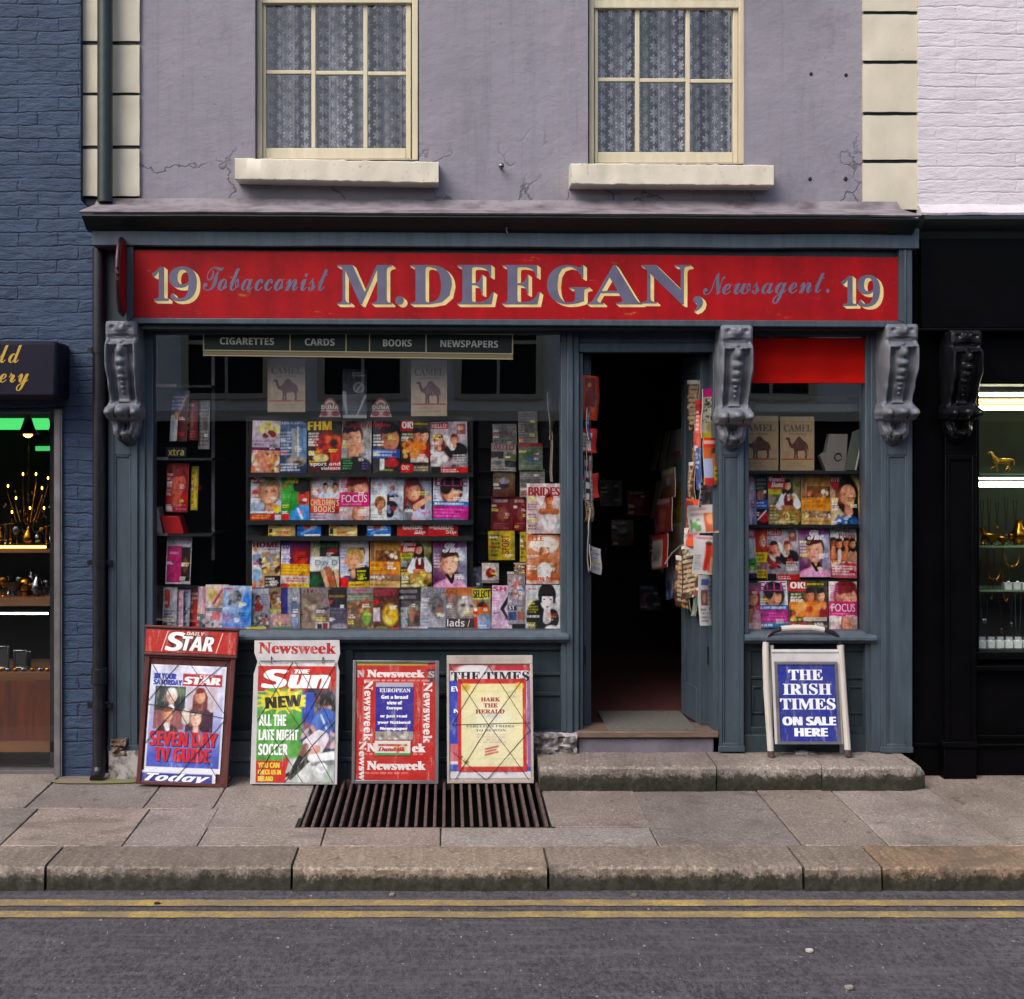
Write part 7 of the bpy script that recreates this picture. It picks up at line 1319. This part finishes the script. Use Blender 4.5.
mb = MB(); pquad(mb, .035, .97, .05, .075, .001, .012, 1); pquad(mb, .035, .97, .965, .99, .001, .012, 1); pquad(mb, .035, .075, .075, .965, .001, .012, 1); pquad(mb, .93, .97, .075, .965, .001, .012, 1)
pquad(mb, .075, .93, .075, .965, .001, .006, 0, '#1d2a84')
bl = MB()
for t, st, u0, u1, v0, v1 in (('THE', 'sb', .24, .74, .14, .26), ('IRISH', 'sb', .15, .86, .30, .43), ('TIMES', 'sb', .10, .91, .47, .60), ('ON SALE', 'b', .13, .90, .68, .78), ('HERE', 'b', .30, .77, .81, .905)):
    bl.text(t, st, u0, u1, 1-v1, 1-v0, 0, '#e2e6ee', 0, .006 if st == 'sb' else .012)
mb.add([pan(x, 1-z, .0072-yy*.5) for x, yy, z in bl.v], bl.f, 0, '#e2e6ee'); mb.build('panel', [M['poster'], M['steel']], AF, raw=True)

# ================================================================== JEWELLERY WINDOWS
def lamp(label, p, q, y):
    T = thing('pendant_lamp', label, 'lamp', (WX(p, y), y, WZ(q, y)))
    x, z = WX(p, y), WZ(q, y)
    mb = MB(); mb.lathe([(.004, .32), (.012, .12), (.02, .11), (.035, .06), (.048, .03), (.062, .012), (.058, .01), (.03, .055)], x, y, z); mb.build('shade', simple('dark_copper_shade', '#3a2016', .35, .6), T)
    mb = MB(); mb.ball(x, y, z+.012, .028, .028, .022); mb.build('bulb', M['bulb'], T)
lamp('small dark copper pendant lamp glowing in the left jewellery window', 28, 436, .5)
def tube_lamp(label, p0, p1, q0, q1, y, mat, r=None):
    T = thing('strip_lamp', label, 'strip lamp', (WX((p0+p1)/2, y), y, WZ(q1, y))); x0, x1 = WX(p0, y), WX(p1, y); z = WZ((q0+q1)/2, y); r = (q1-q0)/2*sca(y)
    mb = MB(); mb.tube([(x0, y, z), (x1, y, z)], r, 10); mb.build('tube', mat, T)
    mb = MB(); mb.box(x0, x1, y+r*.3, y+r*2.2, z+r*.6, z+r*2.4); mb.build('holder', M['darkboard'], T)
M['greensoft'] = emit('green_strip_glow', '#3fae5c', .9)
tube_lamp('green glowing strip lamp high in the left jewellery window', -300, 48, 418, 430, 1.2, M['greenlight'])
tube_lamp('green strip lamp behind the pendant lamp, lower and shorter', 36, 56, 446, 451, 1.0, M['greensoft'])
tube_lamp('thin warm strip lamp under the top shelf of the left jewellery window', -300, 46, 545.8, 548.2, .44, M['tubewarm']); tube_lamp('thin white strip lamp under the brown shelf of the left jewellery window', -300, 48, 612.6, 614.4, .42, M['tubelight'])
tube_lamp('upper white fluorescent tube in the right jewellery window', 978, 1500, 392.5, 396, .4, M['tubelight']); tube_lamp('warm yellow fluorescent tube in the right jewellery window', 978, 1500, 399, 404.5, .42, M['tubewarm']); tube_lamp('third white fluorescent tube, just under the yellow tube', 978, 1500, 406, 410, .41, M['tubelight'])
tube_lamp('thin white fluorescent tube below the golden horse', 978, 1500, 477.5, 479.5, .4, M['tubelight']); tube_lamp('thick white fluorescent tube below the golden horse', 978, 1500, 482, 487, .42, M['tubelight'])
rj = random.Random(21)
SS = ('gold', 'silver')
def vessel(p, q, h, kind, mat, label, y, name, cat, group):
    x, z, s = WX(p, y), WZ(q, y), sca(y); mb = MB(); H = h*s
    prof = {'candlestick': [(.22, 0), (.24, .04), (.1, .1), (.06, .2), (.09, .3), (.05, .5), (.07, .7), (.12, .78), (.14, .84), (.08, .86)], 'goblet': [(.2, 0), (.18, .05), (.04, .12), (.04, .42), (.12, .5), (.24, .66), (.26, .85), (.22, 1), (.2, 1), (.22, .84), (.1, .56)],
            'vase': [(.16, 0), (.2, .06), (.3, .3), (.28, .55), (.14, .78), (.1, .88), (.16, 1), (.13, .99)], 'clock': [(.3, 0), (.32, .1), (.2, .14), (.2, .2), (.34, .3), (.4, .55), (.34, .8), (.2, .95), (.05, 1)], 'dish': [(.2, 0), (.22, .08), (.1, .2), (.6, .7), (.8, 1), (.76, 1), (.5, .75)]}[kind]
    mb.lathe([(r*H, hh*H) for r, hh in prof], x, y, z, 14); tag(mb.build(name, M[mat]), label, cat, group)
GJ = 'ornaments in the left jewellery window'
for i, (p, q, h, k, m, l) in enumerate(((6, 548, 40, 'candlestick', 'silver', 'tall silver candlestick at the edge of the top shelf'), (17, 548, 30, 'goblet', 'silver', 'silver goblet beside the tall candlestick'), (29, 548, 34, 'vase', 'gold', 'small gold vase in the middle of the top shelf'), (38, 548, 24, 'clock', 'silver', 'round silver carriage clock on the top shelf'), (47, 548, 36, 'candlestick', 'gold', 'gold candlestick nearest the steel frame on the top shelf'),
                       (4, 596, 26, 'goblet', 'gold', 'gold goblet on the brown shelf'), (14, 596, 20, 'dish', 'silver', 'low silver dish on the brown shelf'), (26, 596, 28, 'clock', 'gold', 'round gold clock on the brown shelf'), (37, 596, 30, 'vase', 'silver', 'silver vase on the brown shelf'), (47, 596, 22, 'goblet', 'silver', 'small silver goblet by the steel frame on the brown shelf'))):
    vessel(p, q, h*.72, k, m, l, (.55 if q < 560 else .5)+.03*(i % 2), {'candlestick': 'candlestick', 'goblet': 'goblet', 'vase': 'vase', 'clock': 'clock', 'dish': 'dish'}[k], k, GJ)
GM = 'small ornaments behind the front row in the left jewellery window'
for i, (p, q, h, k, m, l) in enumerate(((1, 548, 30, 'vase', 'gold', 'gold vase behind the tall candlestick'), (11, 548, 36, 'candlestick', 'gold', 'gold candlestick between the candlestick and the goblet'), (23, 548, 22, 'goblet', 'silver', 'silver goblet behind the small gold vase'), (34, 548, 32, 'candlestick', 'silver', 'silver candlestick behind the carriage clock'), (43, 548, 26, 'goblet', 'gold', 'gold goblet behind the last candlestick'), (51, 548, 20, 'vase', 'silver', 'silver vase tight against the steel frame'),
                       (9, 596, 30, 'candlestick', 'silver', 'silver candlestick behind the low dish'), (20, 596, 24, 'goblet', 'silver', 'silver goblet left of the round gold clock'), (32, 596, 34, 'vase', 'silver', 'tall silver vase right of the round gold clock'), (42, 596, 26, 'candlestick', 'gold', 'gold candlestick behind the silver vase'))):
    vessel(p, q, h*.8, k, m, l, (.66 if q < 560 else .62), k, k, GM)
# chandelier of small candle bulbs behind the ornaments
CH = thing('chandelier', 'dim brass chandelier with tiny candle bulbs in the left jewellery window', 'chandelier', (WX(28, .9), .9, WZ(520, .9)))
mb = MB(); y = .9
arms = [(8, 486), (16, 498), (23, 474), (36, 474), (42, 488), (48, 478), (30, 508), (44, 508), (12, 512), (52, 496)]
for p, q in arms: mb.tube([(WX(28, y), y, WZ(515, y)), (WX((28+p)/2, y), y-.03, WZ(522, y)), (WX(p, y), y, WZ(q+8, y)), (WX(p, y), y, WZ(q+3, y))], .003, 6)
mb.tube([(WX(28, y), y, WZ(440, y)), (WX(28, y), y, WZ(525, y))], .006, 6); mb.build('arms', M['gold'], CH)
for p, q in arms: mb = MB(); mb.ball(WX(p, y), y, WZ(q, y), .005, .005, .010); mb.build('bulb', M['bulb'], CH)
for i in range(18):
    p, q = rj.uniform(4, 52), rj.uniform(490, 535); mb = MB(); mb.ball(WX(p, y-.04), y-.04, WZ(q, y-.04), .006, .006, .012, 0, (.8, .8, .8), 6, 4); mb.build('glass_drop', M['silver'], CH)
def pframe(p0, p1, q0, q1, y, label):
    T = thing('framed_picture', label, 'picture frame', (WX((p0+p1)/2, y), y, WZ(q1, y)), 'small silver picture frames')
    mb = MB(); e = 2
    for a in ((p0, p0+e, q0, q1), (p1-e, p1, q0, q1), (p0+e, p1-e, q0, q0+e), (p0+e, p1-e, q1-e, q1)): mb.pb(*a, y, y+.012)
    mb.build('frame', M['silver'], T, bevel=.003); mb = MB(); mb.pb(p0+e, p1-e, q0+e, q1-e, y+.006, y+.012); mb.build('picture', M['darkboard'], T)
pframe(-6, 9, 646, 669, .42, 'square silver picture frame at the left of the lower shelf'); pframe(13, 27, 650, 669, .42, 'silver picture frame with ornate top in the middle of the lower shelf'); pframe(25, 31, 651, 668, .47, 'narrow silver picture frame behind the ornate one')
GB = 'watches and trinkets on the lower shelf of the left jewellery window'
for i in range(7):
    p = (2, 8, 16, 24, 33, 41, 48)[i]; mb = MB(); y = .38; x, z = WX(p, y), WZ(671.5, y)
    mb.tube([(x+.016*math.cos(a), y+.012*math.sin(a), z+.012+.004*math.sin(2*a)) for a in [2*math.pi*j/14 for j in range(14)]], .004, 6, closed=True); mb.ball(x, y-.014, z+.012, .011, .005, .011)
    tag(mb.build('bracelet', M['silver' if i % 2 else 'gold']), ('gold bracelet at the left end of the lower shelf', 'silver bracelet in front of the square picture frame', 'gold bracelet below the ornate picture frame', 'silver bracelet below the narrow picture frame', 'gold bracelet right of the picture frames', 'silver bracelet right of the picture frames', 'gold bracelet nearest the steel frame')[i], 'bracelet', GB)
# right window: gold horse on a glass shelf
def skinned(name, verts, edges, radii, mat):
    me = bpy.data.meshes.new(name); me.from_pydata(verts, edges, []); o = bpy.data.objects.new(name, me); C.objects.link(o)
    m = o.modifiers.new('skin', 'SKIN'); me.skin_vertices.new() if not me.skin_vertices else None
    for i, r in enumerate(radii): me.skin_vertices[0].data[i].radius = (r, r)
    me.skin_vertices[0].data[0].use_root = True
    s = o.modifiers.new('sub', 'SUBSURF'); s.levels = 2; s.render_levels = 2; me.materials.append(mat); return o
y = .36; u = sca(y)
hv = [(0, 0), (-6, 1.2), (-9, 5.5), (-10.5, 10), (-14.2, 7), (6, .8), (11, 2.5), (13.5, 0), (12.5, -5), (-6.5, -5), (-10.5, -7), (-9, -11), (-4.5, -5), (-3.5, -10.5), (7.5, -4.5), (5.0, -7.5), (3.0, -11), (6.5, -4), (8.6, -7.5), (6.6, -11)]
he = [(0, 1), (1, 2), (2, 3), (3, 4), (0, 5), (5, 6), (6, 7), (7, 8), (1, 9), (9, 10), (10, 11), (1, 12), (12, 13), (5, 14), (14, 15), (15, 16), (5, 17), (17, 18), (18, 19)]
hr = [3.0, 3.3, 2.6, 1.9, 1.0, 3.2, 1.1, 1.0, .6, 1.2, .7, .5, 1.2, .5, 1.5, .7, .5, 1.5, .7, .5]
o = skinned('horse_figurine', [(a*u, (.3*((i % 3)-1))*u*3 if i > 8 else 0, b*u) for i, (a, b) in enumerate(hv)], he, [r*u*1.02 for r in hr], M['brightgold']); o.location = (WX(1001, y), y, WZ(461.5, y)); tag(o, 'small golden prancing horse on the top glass shelf of the right jewellery window', 'figurine')
GSH = MB()
for i, (q, l) in enumerate(((473.5, 'glass shelf carrying the golden horse'), (546, 'middle glass shelf hung with necklaces'), (590, 'lower glass shelf with ring trays'))):
    mb = MB(); mb.pb(980, 1500, q, q+1.6, .3, .6); tag(mb.build('glass_shelf', simple('green_edge_glass', '#5f7a5c', .2, 0)), l, 'shelf', 'glass shelves in the right jewellery window')
GN = 'necklaces in the right jewellery window'
for i, (p, w, q0, q1, m, l) in enumerate(((994, 9, 546, 579, 'gold', 'long gold necklace with a cluster pendant'), (1012, 9, 546, 566, 'gold', 'short looped gold necklace at the photo edge'), (984, 4, 594, 620, 'silver', 'thin silver chain with a round bright pendant'), (1006, 4, 560, 600, 'gold', 'fine gold chain with a drop pendant'), (1018, 3, 594, 637, 'silver', 'straight silver chain near the photo edge'), (991, 3, 550, 597, 'gold', 'fine gold chain with a small cross'))):
    y = .33+.01*i; mb = MB(); pts = [(WX(p-w+2*w*t, y), y, WZ(q0+(q1-q0)*(1-(2*t-1)**4), y)) for t in [j/20 for j in range(21)]]; mb.tube(pts, .0028, 6); mb.ball(WX(p+(w*.3 if i == 0 else 0), y), y-.004, WZ(q1+1, y), .009 if i != 2 else .016, .006, .012 if i != 2 else .016)
    tag(mb.build('necklace', M[m]), l, 'necklace', GN)
GK = 'pendants hung at the back of the right jewellery window'
for i, (p, q0, q1, l) in enumerate(((982, 500, 530, 'short gold pendant hung high at the left of the right jewellery window'), (989, 498, 538, 'long gold pendant hung high beside the short one'), (997, 502, 526, 'small gold pendant hung under the thick white tube'), (1006, 497, 534, 'gold pendant with fine chain above the looped necklace'), (1015, 500, 540, 'long gold pendant near the photo edge, above the middle shelf'), (1001, 600, 628, 'gold pendant hung below the lower shelf'), (1011, 598, 622, 'small gold pendant below the ring boxes'), (979, 560, 588, 'gold pendant beside the black frame under the middle shelf'))):
    y = .5; mb = MB(); mb.tube([(WX(p-1.5, y), y, WZ(q0, y)), (WX(p-.8, y), y, WZ((q0+q1)/2, y)), (WX(p, y), y, WZ(q1, y)), (WX(p+.8, y), y, WZ((q0+q1)/2, y)), (WX(p+1.5, y), y, WZ(q0, y))], .0022, 5); mb.ball(WX(p, y), y-.004, WZ(q1+2, y), .010, .007, .014, 0, (.8, .8, .8), 8, 6); mb.ball(WX(p, y), y-.004, WZ(q1+4.5, y), .006, .005, .007, 0, (.8, .8, .8), 8, 6)
    tag(mb.build('pendant', M['gold' if i % 3 else 'silver']), l.replace('gold', 'gold' if i % 3 else 'silver', 1), 'pendant', GK)
for i in range(6):
    p = 978+i*9; y = .22; mb = MB(); mb.pb(p+1, p+8.3, 641, 648.5, y, y+.05, 0, '#b9c2be'); mb.pb(p+1.5, p+7.8, 637, 641.5, y+.035, y+.05, 0, '#8f9a96'); mb.ball(WX(p+4.6, y), y+.012, WZ(641, y), .008, .008, .006, 0, '#d8dcd8')
    tag(mb.build('ring_box', M['tint'], bevel=.003), ('open white ring box at the left corner of the right jewellery window', 'second ring box from the left along the window front', 'third ring box from the left along the window front', 'fourth ring box from the left along the window front', 'fifth ring box from the left along the window front', 'ring box cut by the photo edge at right')[i], 'ring box', 'ring boxes along the front of the right jewellery window')
for i in range(3):
    p = 1004+i*9; y = .34; mb = MB(); mb.pb(p+1, p+8, 583, 590, y, y+.05, 0, '#aab2ae'); mb.ball(WX(p+4.5, y), y, WZ(582, y), .009, .009, .007, 0, '#d8dcd8'); tag(mb.build('ring_box', M['tint'], bevel=.003), ('left ring box on the lower glass shelf', 'middle ring box on the lower glass shelf', 'right ring box on the lower glass shelf')[i], 'ring box', 'ring boxes on the lower glass shelf')
for i in range(5):
    p = (983, 991, 1003, 1011, 1019)[i]; y = .4; vessel(p, 546, (22, 12, 9, 12, 26)[i], ('candlestick', 'dish', 'dish', 'goblet', 'vase')[i], 'gold', ('gold candlestick on the middle glass shelf', 'small gold dish beside the candlestick', 'low gold dish in the middle of the glass shelf', 'tiny gold goblet on the middle glass shelf', 'gold vase on the middle glass shelf at the photo edge')[i], y, ('candlestick', 'dish', 'dish', 'goblet', 'vase')[i], ('candlestick', 'dish', 'dish', 'goblet', 'vase')[i], 'gold ornaments on the middle glass shelf')
